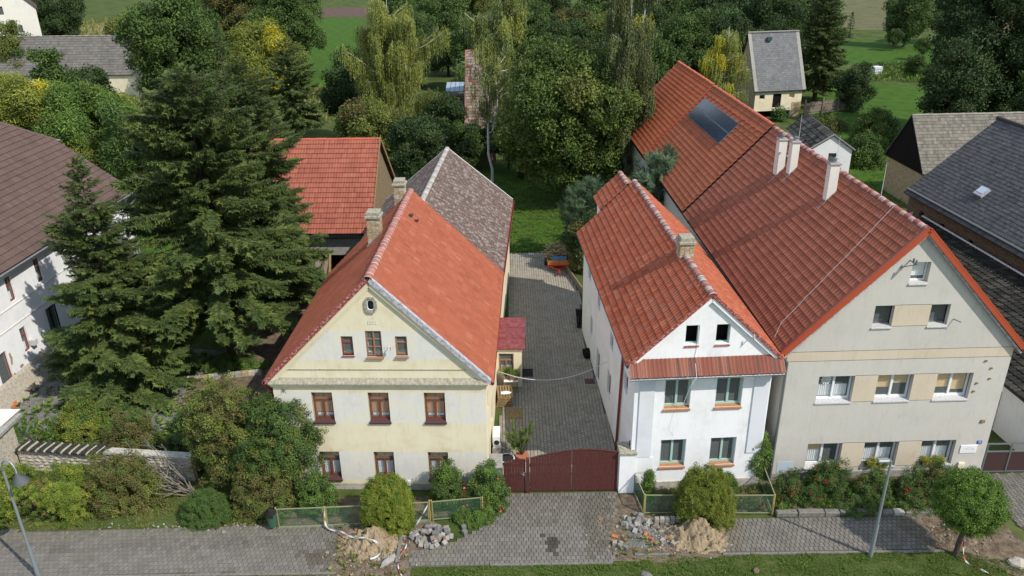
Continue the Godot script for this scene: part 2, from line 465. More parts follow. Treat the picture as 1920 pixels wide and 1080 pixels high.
# a window in an opening r of the wall through o with ex along and ez out
func window(root: Node3D, o: Vector3, ex: Vector3, ez: Vector3, r: Rect2, s: Dictionary) -> MeshInstance3D:
	var t := Transform3D(Basis(ex, Vector3.UP, ez), o + ex * r.position.x + Vector3.UP * r.position.y)
	var w := r.size.x
	var h := r.size.y
	var z: float = -s.get("deep", 0.14)
	var f: float = s.get("bar", 0.06)
	var cols: int = s.get("cols", 2)
	var top: float = s.get("transom", 0.0)
	var rows: int = s.get("rows", 1)
	var mb := MB.new()
	var k: float = s.get("sill_room", 0.0)
	mb.box(Vector3(0.003, k, z - 0.05), Vector3(f, h - 0.003, z + 0.02))
	mb.box(Vector3(w - f, k, z - 0.05), Vector3(w - 0.003, h - 0.003, z + 0.02))
	mb.box(Vector3(f, k, z - 0.05), Vector3(w - f, k + f * 1.2, z + 0.018))
	mb.box(Vector3(f, h - f, z - 0.05), Vector3(w - f, h - 0.003, z + 0.018))
	var ytop := h - f
	var y0 := k + f * 1.2
	var cells := []
	if top > 0.0:
		var yt := h * top
		mb.box(Vector3(f, yt - f * 0.5, z - 0.05), Vector3(w - f, yt + f * 0.5, z + 0.016))
		cells.append(Rect2(f, yt + f * 0.5, w - 2 * f, h - f - yt - f * 0.5))
		ytop = yt - f * 0.5
	for i in cols:
		var xa := f + (w - 2 * f) * i / cols + (f * 0.6 if i > 0 else 0.0)
		var xb := f + (w - 2 * f) * (i + 1) / cols - (f * 0.6 if i < cols - 1 else 0.0)
		if i > 0:
			mb.box(Vector3(xa - f * 1.2, y0, z - 0.05), Vector3(xa, ytop, z + 0.03))
		for j in rows:
			var ya := y0 + (ytop - y0) * j / rows + (0.018 if j > 0 else 0.0)
			var yb := y0 + (ytop - y0) * (j + 1) / rows - (0.018 if j < rows - 1 else 0.0)
			if j > 0:
				mb.box(Vector3(xa, ya - 0.036, z - 0.04), Vector3(xb, ya, z + 0.01))
			cells.append(Rect2(xa, ya, xb - xa, yb - ya))
	var win := part("window", mb, s.frame, root, t)
	if s.get("glazed", true):
		for q in cells:
			var g := MB.new()
			var tilt := rng.randf_range(-0.004, 0.004)
			g.quad(Vector3(q.position.x, q.position.y, z - 0.02), Vector3(q.end.x, q.position.y, z - 0.02 + tilt), Vector3(q.end.x, q.end.y, z - 0.02 + tilt), Vector3(q.position.x, q.end.y, z - 0.02))
			part("pane", g, M.glass, win)
	if s.has("curtain"):
		for i in cols:
			if s.get("skip", -1) == i: continue
			var xa := f + (w - 2 * f) * i / cols + f * 0.5
			var xb := f + (w - 2 * f) * (i + 1) / cols - f * 0.5
			var c := wavy(xb - xa, (ytop - y0) * s.curtain, 7, 0.018)
			part("curtain", c, M.curtain, win, Transform3D(Basis(), Vector3(xa, y0 + s.get("curtain_low", 0.0), z - 0.1)))
	if s.has("blind"):
		var bl: Array = s.blind   # [share covered from the top, material, share at the right]
		for i in cols:
			if bl[mini(i, bl.size() - 2)] <= 0: continue
			var xa := f + (w - 2 * f) * i / cols + 0.01
			var xb := f + (w - 2 * f) * (i + 1) / cols - 0.01
			var yb: float = h - (h - y0) * bl[mini(i, bl.size() - 2)]
			var c := MB.new()
			var n := maxi(3, int((h - yb) / 0.07))
			for j in n:
				var ya := lerpf(yb, h - 0.02, float(j) / n)
				c.box(Vector3(xa, ya, z - 0.085), Vector3(xb, ya + (h - yb) / n - 0.006, z - 0.075))
			part("blind", c, bl[-1], win)
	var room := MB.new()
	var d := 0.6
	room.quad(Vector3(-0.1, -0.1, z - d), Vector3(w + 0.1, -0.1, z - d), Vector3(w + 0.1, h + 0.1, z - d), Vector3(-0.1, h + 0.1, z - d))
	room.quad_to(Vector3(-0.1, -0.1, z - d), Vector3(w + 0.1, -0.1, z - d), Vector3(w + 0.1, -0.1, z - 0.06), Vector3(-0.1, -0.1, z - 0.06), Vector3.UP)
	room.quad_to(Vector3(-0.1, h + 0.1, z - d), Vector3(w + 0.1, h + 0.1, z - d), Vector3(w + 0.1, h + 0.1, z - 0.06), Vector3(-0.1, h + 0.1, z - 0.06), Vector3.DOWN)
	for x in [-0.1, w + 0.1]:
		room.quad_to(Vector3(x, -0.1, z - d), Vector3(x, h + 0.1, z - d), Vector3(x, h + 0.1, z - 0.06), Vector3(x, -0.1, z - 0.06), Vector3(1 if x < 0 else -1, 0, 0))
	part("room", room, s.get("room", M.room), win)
	if s.has("sill"):
		var sl: Array = s.sill    # [material, how far it stands out, height, slope]
		var c := MB.new()
		var p: float = sl[1]
		var hh: float = sl[2]
		c.quad(Vector3(-0.03, k - hh, p), Vector3(w + 0.03, k - hh, p), Vector3(w + 0.03, k - hh * 0.55, p), Vector3(-0.03, k - hh * 0.55, p))
		c.quad(Vector3(-0.03, k - hh * 0.55, p), Vector3(w + 0.03, k - hh * 0.55, p), Vector3(w - 0.006, k + 0.004, z), Vector3(0.006, k + 0.004, z))
		c.quad(Vector3(-0.03, k - hh, 0.004), Vector3(w + 0.03, k - hh, 0.004), Vector3(w + 0.03, k - hh, p), Vector3(-0.03, k - hh, p))
		for x in [-0.03, w + 0.03]:
			c.tri_to(Vector3(x, k - hh, p), Vector3(x, k - hh, 0.002), Vector3(x, k - hh * 0.5, 0.002), Vector3(signf(x - 0.1), 0, 0))
			c.tri_to(Vector3(x, k - hh, p), Vector3(x, k - hh * 0.5, 0.002), Vector3(x, k - hh * 0.55, p), Vector3(signf(x - 0.1), 0, 0))
		part("sill", c, sl[0], win)
	return win

# tile shapes: x across, z down the slope, y out of the roof
func wave_tile(w: float, l: float, rise: float, lip: float) -> ArrayMesh:
	var mb := MB.new()
	var prof := [[-0.5, 0.0], [-0.32, 0.0], [-0.12, 0.15], [0.1, 0.6], [0.24, 1.0], [0.4, 0.75], [0.5, 0.1]]
	for i in prof.size() - 1:
		var xa: float = prof[i][0] * w
		var xb: float = prof[i + 1][0] * w
		var ya: float = prof[i][1] * rise
		var yb: float = prof[i + 1][1] * rise
		mb.quad(Vector3(xa, ya + lip, l), Vector3(xb, yb + lip, l), Vector3(xb, yb, 0), Vector3(xa, ya, 0))
		mb.quad(Vector3(xa, -0.004, l), Vector3(xb, -0.004, l), Vector3(xb, yb + lip, l), Vector3(xa, ya + lip, l))
	return mb.done(M.roof_tile)

func flat_tile(w: float, l: float, lip: float, round_end := false) -> ArrayMesh:
	var mb := MB.new()
	var g := 0.006
	var x0 := -w / 2 + g / 2
	var x1 := w / 2 - g / 2
	var cut := w * 0.28 if round_end else 0.0
	var p := [Vector3(x0, 0, 0), Vector3(x0, lip * (l - cut) / l, l - cut), Vector3(x0 + cut, lip, l), Vector3(x1 - cut, lip, l), Vector3(x1, lip * (l - cut) / l, l - cut), Vector3(x1, 0, 0)]
	if not round_end:
		p = [Vector3(x0, 0, 0), Vector3(x0, lip, l), Vector3(x1, lip, l), Vector3(x1, 0, 0)]
	for i in range(1, p.size() - 1):
		mb.tri_to(p[0], p[i], p[i + 1], Vector3.UP)
	for i in p.size() - 1:
		var a: Vector3 = p[i]
		var b: Vector3 = p[i + 1]
		mb.quad_to(a, b, b - Vector3(0, 0.03, 0), a - Vector3(0, 0.03, 0), Vector3((a.x + b.x), 0.001, 1.0 if a.z > 0 and b.z > 0 else 0.0))
	return mb.done(M.roof_tile)

# tiles over a sloping rectangle: o is its top corner, ex runs along the ridge, d down the slope
func tile_slope(parent: Node3D, m: ArrayMesh, o: Vector3, ex: Vector3, d: Vector3, wide: float, long: float, tw: float, tl: float, tones: Array, singles: int, patch := 0.0, rough := 0.0, outline := PackedVector2Array(), cover := "roof_tile") -> void:
	var n := d.cross(ex)
	if n.y < 0: n = -n
	var x := n.cross(d)
	var nx := int(round(wide / tw))
	var ny := int(round(long / tl))
	var sx := wide / nx
	var sy := long / ny
	var c := Copies.new()
	var mats := []
	for k in tones:
		var q := StandardMaterial3D.new()
		q.albedo_color = (k as Color).linear_to_srgb()
		q.roughness = M[cover].roughness
		q.metallic_specular = 0.25
		skin(q, M[cover].albedo_texture, 1.0 / M[cover].uv1_scale.x)
		if M[cover].detail_enabled: weather(q, M.blotch, Vector3(7, 7, 7))
		mats.append(q)
	var noise := FastNoiseLite.new()
	noise.seed = 7
	noise.frequency = 0.35
	var made := 0
	for i in nx:
		for j in ny:
			var at := o + ex * (i + 0.5) * sx + d * j * sy + n * 0.012
			if outline.size() and not Geometry2D.is_point_in_polygon(Vector2((i + 0.5) * sx, (j + 0.5) * sy), outline): continue
			var b := Basis(x * (sx / tw), n, d * (sy / tl) * 1.06)
			if rough > 0.0:
				b = b.rotated(n, rng.randfn(0, rough)).rotated(x, rng.randfn(0, rough * 0.5))
			var t := Transform3D(b, at)
			var pick := rng.randf() * (1.0 - patch) + patch * clampf(0.5 + noise.get_noise_2d(i * 0.6 + o.x * 7, j) * 0.9, 0, 1)
			var which := clampi(int(pick * tones.size()), 0, tones.size() - 1)
			if made < singles:
				made += 1
				shared("roof_tile", m, mats[which], t, parent)
			else:
				var k: Color = tones[which]
				var g := rng.randf_range(0.93, 1.07)
				c.add(t, Color(k.r * g, k.g * g, k.b * g))
	many("roof_tiles", m, c, parent, M[cover])

func ridge_mesh(l: float, r: float) -> ArrayMesh:
	var mb := MB.new()
	var s := 8
	for i in s:
		var a0 := PI * i / s
		var a1 := PI * (i + 1) / s
		var f := func(a: float, z: float, q: float) -> Vector3: return Vector3(cos(a) * q, sin(a) * q * 0.8, z)
		mb.quad(f.call(a0, l, r), f.call(a0, 0, r * 0.86), f.call(a1, 0, r * 0.86), f.call(a1, l, r))
		mb.quad(f.call(a0, l, r), f.call(a1, l, r), f.call(a1, l, r - 0.025), f.call(a0, l, r - 0.025))
	return mb.done(M.roof_tile)

func ring_mesh(r: float) -> ArrayMesh:
	var mb := MB.new()
	for i in 8:
		var a0 := PI * i / 8
		var a1 := PI * (i + 1) / 8
		var f := func(a: float, z: float, q: float) -> Vector3: return Vector3(cos(a) * q, sin(a) * q * 0.8, z)
		mb.quad(f.call(a0, 0.07, r), f.call(a0, 0, r * 1.03), f.call(a1, 0, r * 1.03), f.call(a1, 0.07, r))
		mb.quad(f.call(a0, 0.1, r * 0.9), f.call(a0, 0.07, r), f.call(a1, 0.07, r), f.call(a1, 0.1, r * 0.9))
	return mb.done(M.mortar)

# ridge tiles from a to b, laid one by one, with mortar showing in the joints
func ridge_line(parent: Node3D, a: Vector3, b: Vector3, r: float, l: float, tones: Array, mortar := 0.0) -> void:
	var n := int(round(a.distance_to(b) / l))
	var d := (b - a) / n
	var z := d.normalized()
	var x := Vector3.UP.cross(z).normalized()
	var y := z.cross(x)
	var m := ridge_mesh(l * 1.08, r)
	var rm := ring_mesh(r * 1.04)
	var c := Copies.new()
	for i in n:
		var q := StandardMaterial3D.new()
		if mesh.has("ridge%s%d" % [str(tones), i % 7]): q = mesh["ridge%s%d" % [str(tones), i % 7]]
		else:
			var k: Color = tones[i % tones.size()]
			var g := rng.randf_range(0.9, 1.1)
			q.albedo_color = Color(k.r * g, k.g * g, k.b * g).linear_to_srgb()
			q.roughness = 0.85
			mesh["ridge%s%d" % [str(tones), i % 7]] = q
		var t := Transform3D(Basis(x, y, z).rotated(y, rng.randf_range(-0.03, 0.03)), a + d * i + Vector3.UP * rng.randf_range(-0.012, 0.012))
		shared("ridge_tile", m, q, t, parent)
		if mortar > 0.0 and rng.randf() < mortar:
			c.add(Transform3D(Basis(x * rng.randf_range(0.96, 1.06), y * rng.randf_range(0.9, 1.1), z * rng.randf_range(0.5, 1.3)), t.origin), Color.WHITE)
	many("ridge_mortar", rm, c, parent, M.mortar)

# the two boarded slopes under the tiles, each a slab
func roof_deck(parent: Node3D, w: float, l: float, r: float, e: float, mat: Material, u0 := 0.0, z0 := 0.0, called := "roof") -> MeshInstance3D:
	var mb := MB.new()
	for s in [-1, 1]:
		var top := Vector3(u0, r, z0)
		var low := Vector3(u0 + s * w, e, z0)
		var back := Vector3(0, 0, -l)
		var dn := Vector3(0, -0.12, 0)
		mb.quad_to(top, low, low + back, top + back, Vector3(s, 1, 0))
		mb.quad_to(top + dn, low + dn, low + back + dn, top + back + dn, Vector3(-s, -1, 0))
		mb.quad_to(low, low + dn, low + dn + back, low + back, Vector3(s, 0, 0))
		mb.quad_to(top, low, low + dn, top + dn, Vector3(0, 0, 1))
		mb.quad_to(top + back, low + back, low + dn + back, top + dn + back, Vector3(0, 0, -1))
	return part(called, mb, mat, parent)

func slope_of(w: float, r: float, e: float, side: int) -> Vector3:
	return Vector3(side * w, e - r, 0).normalized()

func gable(w: float, r: float, e: float, k: float) -> PackedVector2Array:
	var y := e + (r - e) * (w - k) / w - 0.1
	return PackedVector2Array([Vector2(-k, 0), Vector2(k, 0), Vector2(k, y), Vector2(0, r - 0.1), Vector2(-k, y)])

# four walls under a gabled roof; holes: front, left, right
func four_walls(root: Node3D, mat: Material, w: float, l: float, r: float, e: float, k: float, zf: float, zb: float, front := [], left := [], right := [], called := "wall") -> void:
	var y := e + (r - e) * (w - k) / w - 0.1
	var mb := MB.new()
	facade(mb, gable(w, r, e, k), front, Vector3(0, 0, -zf), Vector3.RIGHT, Vector3.BACK)
	facade(mb, gable(w, r, e, k), [], Vector3(0, 0, -l + zb), Vector3.LEFT, Vector3.FORWARD)
	facade(mb, PackedVector2Array([Vector2(zf, 0), Vector2(l - zb, 0), Vector2(l - zb, y), Vector2(zf, y)]), right, Vector3(k, 0, 0), Vector3.FORWARD, Vector3.RIGHT)
	facade(mb, PackedVector2Array([Vector2(-l + zb, 0), Vector2(-zf, 0), Vector2(-zf, y), Vector2(-l + zb, y)]), left, Vector3(-k, 0, 0), Vector3.BACK, Vector3.LEFT)
	part(called, mb, mat, root)

func pipe(root: Node, called: String, pts: Array, r: float, mat: Material) -> MeshInstance3D:
	var mb := MB.new()
	mb.tube(pts, [r], 8)
	return part(called, mb, mat, root)

# half-round gutter along a straight eave
func gutter(root: Node, a: Vector3, b: Vector3, r: float, mat: Material) -> void:
	var mb := MB.new()
	var z := (b - a).normalized()
	var x := z.cross(Vector3.UP).normalized()
	for i in 6:
		var a0 := PI + PI * i / 6
		var a1 := PI + PI * (i + 1) / 6
		var p := x * cos(a0) * r + Vector3.UP * sin(a0) * r
		var q := x * cos(a1) * r + Vector3.UP * sin(a1) * r
		mb.quad(a + p, a + q, b + q, b + p)
		mb.quad(a + p * 0.85, b + p * 0.85, b + q * 0.85, a + q * 0.85)
	mb.bar(a + x * r, b + x * r, 0.02, 0.02)
	mb.bar(a - x * r, b - x * r, 0.02, 0.02)
	part("gutter", mb, mat, root)

func brick_stack(called: String, root: Node3D, at: Vector3, w: float, d: float, h: float, low: float, plain: Material = null) -> void:
	var ch := MB.new()
	if plain:
		ch.box(at + Vector3(-w / 2, -low, -d / 2), at + Vector3(w / 2, h, d / 2))
		var st := part(called, ch, plain, root)
		var cap := MB.new()
		cap.block(at + Vector3(-w / 2 - 0.05, h, -d / 2 - 0.05), at + Vector3(w / 2 + 0.05, h + 0.07, d / 2 + 0.05), 0.02)
		part("cap", cap, M.concrete, st)
		var cowl := MB.new()
		cowl.tube([at + Vector3(0, h + 0.05, 0), at + Vector3(0, h + 0.22, 0)], [0.1], 10)
		cowl.tube([at + Vector3(0, h + 0.24, 0), at + Vector3(0, h + 0.3, 0)], [0.17, 0.03], 10)
		part("cowl", cowl, M.zinc, st)
		return
	ch.box(at + Vector3(-w / 2 + 0.02, -low, -d / 2 + 0.02), at + Vector3(w / 2 - 0.02, h - 0.02, d / 2 - 0.02))
	var stack := part(called, ch, M.mortar, root)
	var bm := [M.brick_old, M.sand_stone, M.rubble]
	var bh := 0.085
	var ny := int((h + low) / bh)
	var made := {}
	for j in ny:
		var y := -low + j * bh
		for side in 4:
			var long := w if side % 2 == 0 else d
			var n := int(round(long / 0.23))
			var bw := long / n
			for i in n:
				var off := -long / 2 + (i + 0.5) * bw
				var key := "%d" % (side % 2)
				if not made.has(key):
					var mb := MB.new()
					mb.block(Vector3(-bw / 2 + 0.006, 0.005, -0.03), Vector3(bw / 2 - 0.006, bh - 0.005, 0.012), 0.006)
					made[key] = mb.done(M.brick_old)
				var turn := Basis(Vector3.UP, side * PI / 2)
				var p := at + Vector3(0, y, 0) + turn * Vector3(off, 0, (d if side % 2 == 0 else w) / 2 - 0.01 + rng.randf_range(-0.006, 0.01))
				shared("brick", made[key], bm[rng.randi() % 3], Transform3D(turn, p), stack)
	var cap := MB.new()
	cap.block(at + Vector3(-w / 2 - 0.07, h - 0.02, -d / 2 - 0.07), at + Vector3(w / 2 + 0.07, h + 0.1, d / 2 + 0.07), 0.025)
	cap.block(at + Vector3(-w / 2, h + 0.1, -d / 2), at + Vector3(w / 2, h + 0.28, d / 2), 0.03)
	part("cap", cap, M.dirty_ledge, stack)

# ---------------------------------------------------------------- plants
func rnd_dir() -> Vector3:
	var z := rng.randf_range(-1, 1)
	var a := rng.randf() * TAU
	var q := sqrt(1.0 - z * z)
	return Vector3(q * cos(a), z, q * sin(a))

func facing(way: Vector3, turn: float) -> Basis:
	var y := way.normalized()
	var x := y.cross(Vector3(0.31, 0.17, 0.93)).normalized()
	var z := x.cross(y)
	return Basis(x, y, z).rotated(y, turn)

# one leaf: two triangles folded along the midrib
func leaf(mb: MB, at: Vector3, along: Vector3, out: Vector3, l: float, w: float, fold := 0.25) -> void:
	var side := along.cross(out).normalized()
	var tip := at + along * l
	var mid := at + along * l * 0.45
	var lift := out * w * fold
	var a := mid + side * w * 0.5 + lift
	var b := mid - side * w * 0.5 + lift
	mb.tri(at, a, tip)
	mb.tri(at, tip, b)

# a clump of broad leaves filling a ball of radius 1
func leaf_clump(number: int, n: int, l: float, w: float) -> ArrayMesh:
	rng.seed = number
	var mb := MB.new()
	for i in n:
		var d := rnd_dir()
		var at := d * pow(rng.randf(), 0.45) * 0.95
		at.y *= 0.75
		var out := (rnd_dir() + Vector3.UP * 0.8 + d * 0.5).normalized()
		var along := (rnd_dir() + d * 0.6 + Vector3.DOWN * 0.25)
		along = (along - out * along.dot(out)).normalized()
		var g := rng.randf_range(0.75, 1.2)
		mb.col = Color(g, g * rng.randf_range(0.95, 1.05), g)
		var s := rng.randf_range(0.7, 1.3)
		leaf(mb, at, along, out, l * s, w * s)
	return mb.done(M.leaf)

# a tuft of narrow leaves that stand up along +y, height 1
func sprig(number: int, n: int, l: float, w: float, spread: float, mat: Material) -> ArrayMesh:
	rng.seed = number
	var mb := MB.new()
	for i in n:
		var a := rng.randf() * TAU
		var h := rng.randf()
		var d := Vector3(cos(a), 0, sin(a))
		var along := (d * spread + Vector3.UP * rng.randf_range(0.5, 1.2)).normalized()
		var out := (Vector3.UP * spread - d * 0.5 + rnd_dir() * 0.4).normalized()
		var g := rng.randf_range(0.75, 1.2)
		mb.col = Color(g, g, g)
		leaf(mb, Vector3(0, h * (1.0 - l * 0.5), 0) + d * 0.03, along, out, l * rng.randf_range(0.7, 1.2), w, 0.1)
	return mb.done(mat)

# hanging twig with leaves, from 0 down to -1
func strand(number: int, n: int, l: float, w: float) -> ArrayMesh:
	rng.seed = number
	var mb := MB.new()
	for k in 3:
		var off := Vector3(rng.randf_range(-0.16, 0.16), 0, rng.randf_range(-0.16, 0.16)) if k > 0 else Vector3.ZERO
		var long := rng.randf_range(0.65, 1.0)
		for i in n:
			var h := float(i) / n
			var a := rng.randf() * TAU
			var d := Vector3(cos(a), 0, sin(a))
			var along := (d * 0.7 + Vector3.DOWN * rng.randf_range(0.5, 1.3)).normalized()
			var out := (d + Vector3.UP * 0.5 + rnd_dir() * 0.5).normalized()
			var g := rng.randf_range(0.75, 1.2)
			mb.col = Color(g, g, g)
			leaf(mb, off * minf(1.0, h * 4) + Vector3(sin(h * 5 + k) * 0.03, -h * long, 0), along, out, l * rng.randf_range(0.7, 1.2), w, 0.1)
	return mb.done(M.leaf)

# a spray of spruce twigs: along +x from 0 to 1, side twigs in its plane, twiglets hanging from them
func spray(number: int, n: int, w: float) -> ArrayMesh:
	rng.seed = number
	var mb := MB.new()
	for i in n:
		var t := (i + 0.4) / n
		var c := Vector3(t, -0.1 * sin(t * PI), 0)
		var reach := 0.42 * pow(1.0 - t, 0.6) + 0.08
		for s in [-1, 1]:
			var d := Vector3(0.8, rng.randf_range(-0.3, 0.1), s * rng.randf_range(0.7, 1.1)).normalized()
			var long := reach * rng.randf_range(0.7, 1.2)
			var g := rng.randf_range(0.7, 1.0)
			mb.col = Color(g, g, g * 0.95)
			leaf(mb, c, d, (Vector3.UP + rnd_dir() * 0.3).normalized(), long, w * 1.3, -0.2)
			leaf(mb, c, d, (Vector3(0, 0.3, 0) + rnd_dir()).normalized(), long * 0.9, w, 0.1)
			for k in 2:
				var p := c + d * long * rng.randf_range(0.25, 0.85)
				leaf(mb, p, (d + Vector3(0.6, rng.randf_range(-0.2, 0.5), -s * 0.4) + rnd_dir() * 0.4).normalized(), (Vector3.UP + rnd_dir() * 0.5).normalized(), long * 0.5, w, -0.2)
			if rng.randf() < 0.75:
				leaf(mb, c + d * long * rng.randf_range(0.1, 0.7), (Vector3.DOWN + d * 0.4 + rnd_dir() * 0.3).normalized(), (Vector3(1, 0, s) + rnd_dir() * 0.5).normalized(), rng.randf_range(0.14, 0.3), w, 0.1)
		leaf(mb, c, (Vector3(1, 0.15, rng.randf_range(-0.3, 0.3))).normalized(), (Vector3.UP + rnd_dir() * 0.4).normalized(), 0.2, w * 1.2, -0.2)
	return mb.done(M.needle)

func make_plants() -> void:
	mesh.clump = leaf_clump(11, 76, 0.33, 0.2)
	mesh.clump_fine = leaf_clump(12, 90, 0.3, 0.18)
	mesh.clump_wide = leaf_clump(13, 30, 0.62, 0.36)
	mesh.clump_pinnate = leaf_clump(14, 90, 0.4, 0.11)
	mesh.strand = strand(15, 30, 0.085, 0.034)
	mesh.strand_close = strand(16, 30, 0.09, 0.028)
	mesh.bough = spray(17, 9, 0.075)
	mesh.bough_fine = spray(18, 13, 0.05)
	mesh.pine = sprig(19, 60, 0.6, 0.05, 1.1, M.needle)
	mesh.sprig = sprig(20, 34, 0.42, 0.1, 0.8, M.leaf)
	mesh.sprig_narrow = sprig(21, 40, 0.4, 0.06, 0.55, M.leaf)
	mesh.tuft = sprig(22, 12, 0.95, 0.09, 0.45, M.grass)
	mesh.weed = sprig(23, 16, 0.7, 0.2, 0.7, M.grass)

func mixed(tones: Array, vary := 0.14) -> Color:
	var k: Color = tones[rng.randi() % tones.size()]
	var g := rng.randf_range(1.0 - vary, 1.0 + vary)
	return Color(k.r * g, k.g * g, k.b * g)

const GAIN := 1.72

func green(tones: Array, vary := 0.14) -> Color:
	var k := mixed(tones, vary)
	return Color(k.r * GAIN, k.g * GAIN * 1.05, k.b * GAIN * 0.82)

func limb(mb: MB, a: Vector3, b: Vector3, r0: float, r1: float, bend := 0.12, steps := 5, sides := 6) -> void:
	var pts := []
	var radii := []
	var off := rnd_dir() * a.distance_to(b) * bend
	for i in steps + 1:
		var t := float(i) / steps
		pts.append(a.lerp(b, t) + off * sin(t * PI) + rnd_dir() * 0.02 * a.distance_to(b) * (1 if i > 0 and i < steps else 0))
		radii.append(lerpf(r0, r1, t))
	mb.tube(pts, radii, sides)

# a broadleaved tree: o.h height, o.r crown radius, o.low where the crown begins
func tree(called: String, label: String, at: Vector3, o: Dictionary, group := "") -> Node3D:
	rng.seed = hash(label)
	var root := thing(called, label, "tree", at, 0.0, group)
	var h: float = o.h
	var r: float = o.r
	var low: float = o.get("low", h * 0.2)
	var lobes: int = o.get("lobes", 16)
	var size: float = o.get("clump", 0.6)
	var m: Mesh = mesh[o.get("mesh", "clump")]
	var mid := (h + low) / 2
	var half := (h - low) / 2
	var wood := MB.new()
	var lean: Vector3 = o.get("lean", Vector3(rng.randf_range(-0.3, 0.3), 0, rng.randf_range(-0.3, 0.3)))
	var tr: float = o.get("trunk", clampf(h * 0.018, 0.08, 0.35))
	var top := Vector3(lean.x, low + half * 1.0, lean.z)
	limb(wood, Vector3.ZERO, top, tr, tr * 0.45, 0.04, 6, 8)
	var balls := []
	for i in lobes:
		var t := (i + 0.5) / lobes
		var y := 1.0 - 2.0 * t
		var a := i * 2.39996 + rng.randf_range(-0.4, 0.4)
		var q := sqrt(maxf(0.0, 1.0 - y * y))
		var d := Vector3(q * cos(a), y, q * sin(a))
		var k := rng.randf_range(0.5, 0.78)
		var shape: float = o.get("taper", 0.0)
		var c := Vector3(d.x * r * k * (1.0 - shape * maxf(0.0, y)), mid + d.y * half * k, d.z * r * k * (1.0 - shape * maxf(0.0, y)))
		var rad := r * rng.randf_range(0.3, 0.46) * (1.0 if lobes < 22 else 0.82)
		balls.append([c, rad, rng.randf()])
		if i % 2 == 0 or lobes < 12:
			limb(wood, Vector3(lean.x * 0.5, lerpf(low * 0.8, mid, rng.randf()), lean.z * 0.5), c, tr * 0.4, 0.02, 0.15, 4, 5)
	part("trunk", wood, o.get("bark", M.bark), root)
	var cp := Copies.new()
	var tones: Array = o.tones
	var alt: Array = o.get("alt", tones)
	var share: float = o.get("share", 0.0)
	var dense: float = o.get("dense", 1.0)
	for b in balls:
		var c: Vector3 = b[0]
		var rad: float = b[1]
		var use: Array = alt if b[2] < share else tones
		var n := int(dense * 5.2 * pow(rad / size, 2.0)) + 5
		for i in n:
			var d := rnd_dir()
			var p := c + d * rad * Vector3(1, 0.8, 1) * pow(rng.randf_range(0.18, 1.0), 0.4)
			var inner := false
			for e in balls:
				if e != b and p.distance_squared_to(e[0]) < e[1] * e[1] * 0.36:
					inner = true
					break
			if inner: continue
			var bs := facing((d + Vector3.UP * 0.7).normalized(), rng.randf() * TAU).scaled(Vector3.ONE * size * rng.randf_range(0.65, 1.25))
			cp.add(Transform3D(bs, p), green(use))
	many("crown", m, cp, root)
	return root

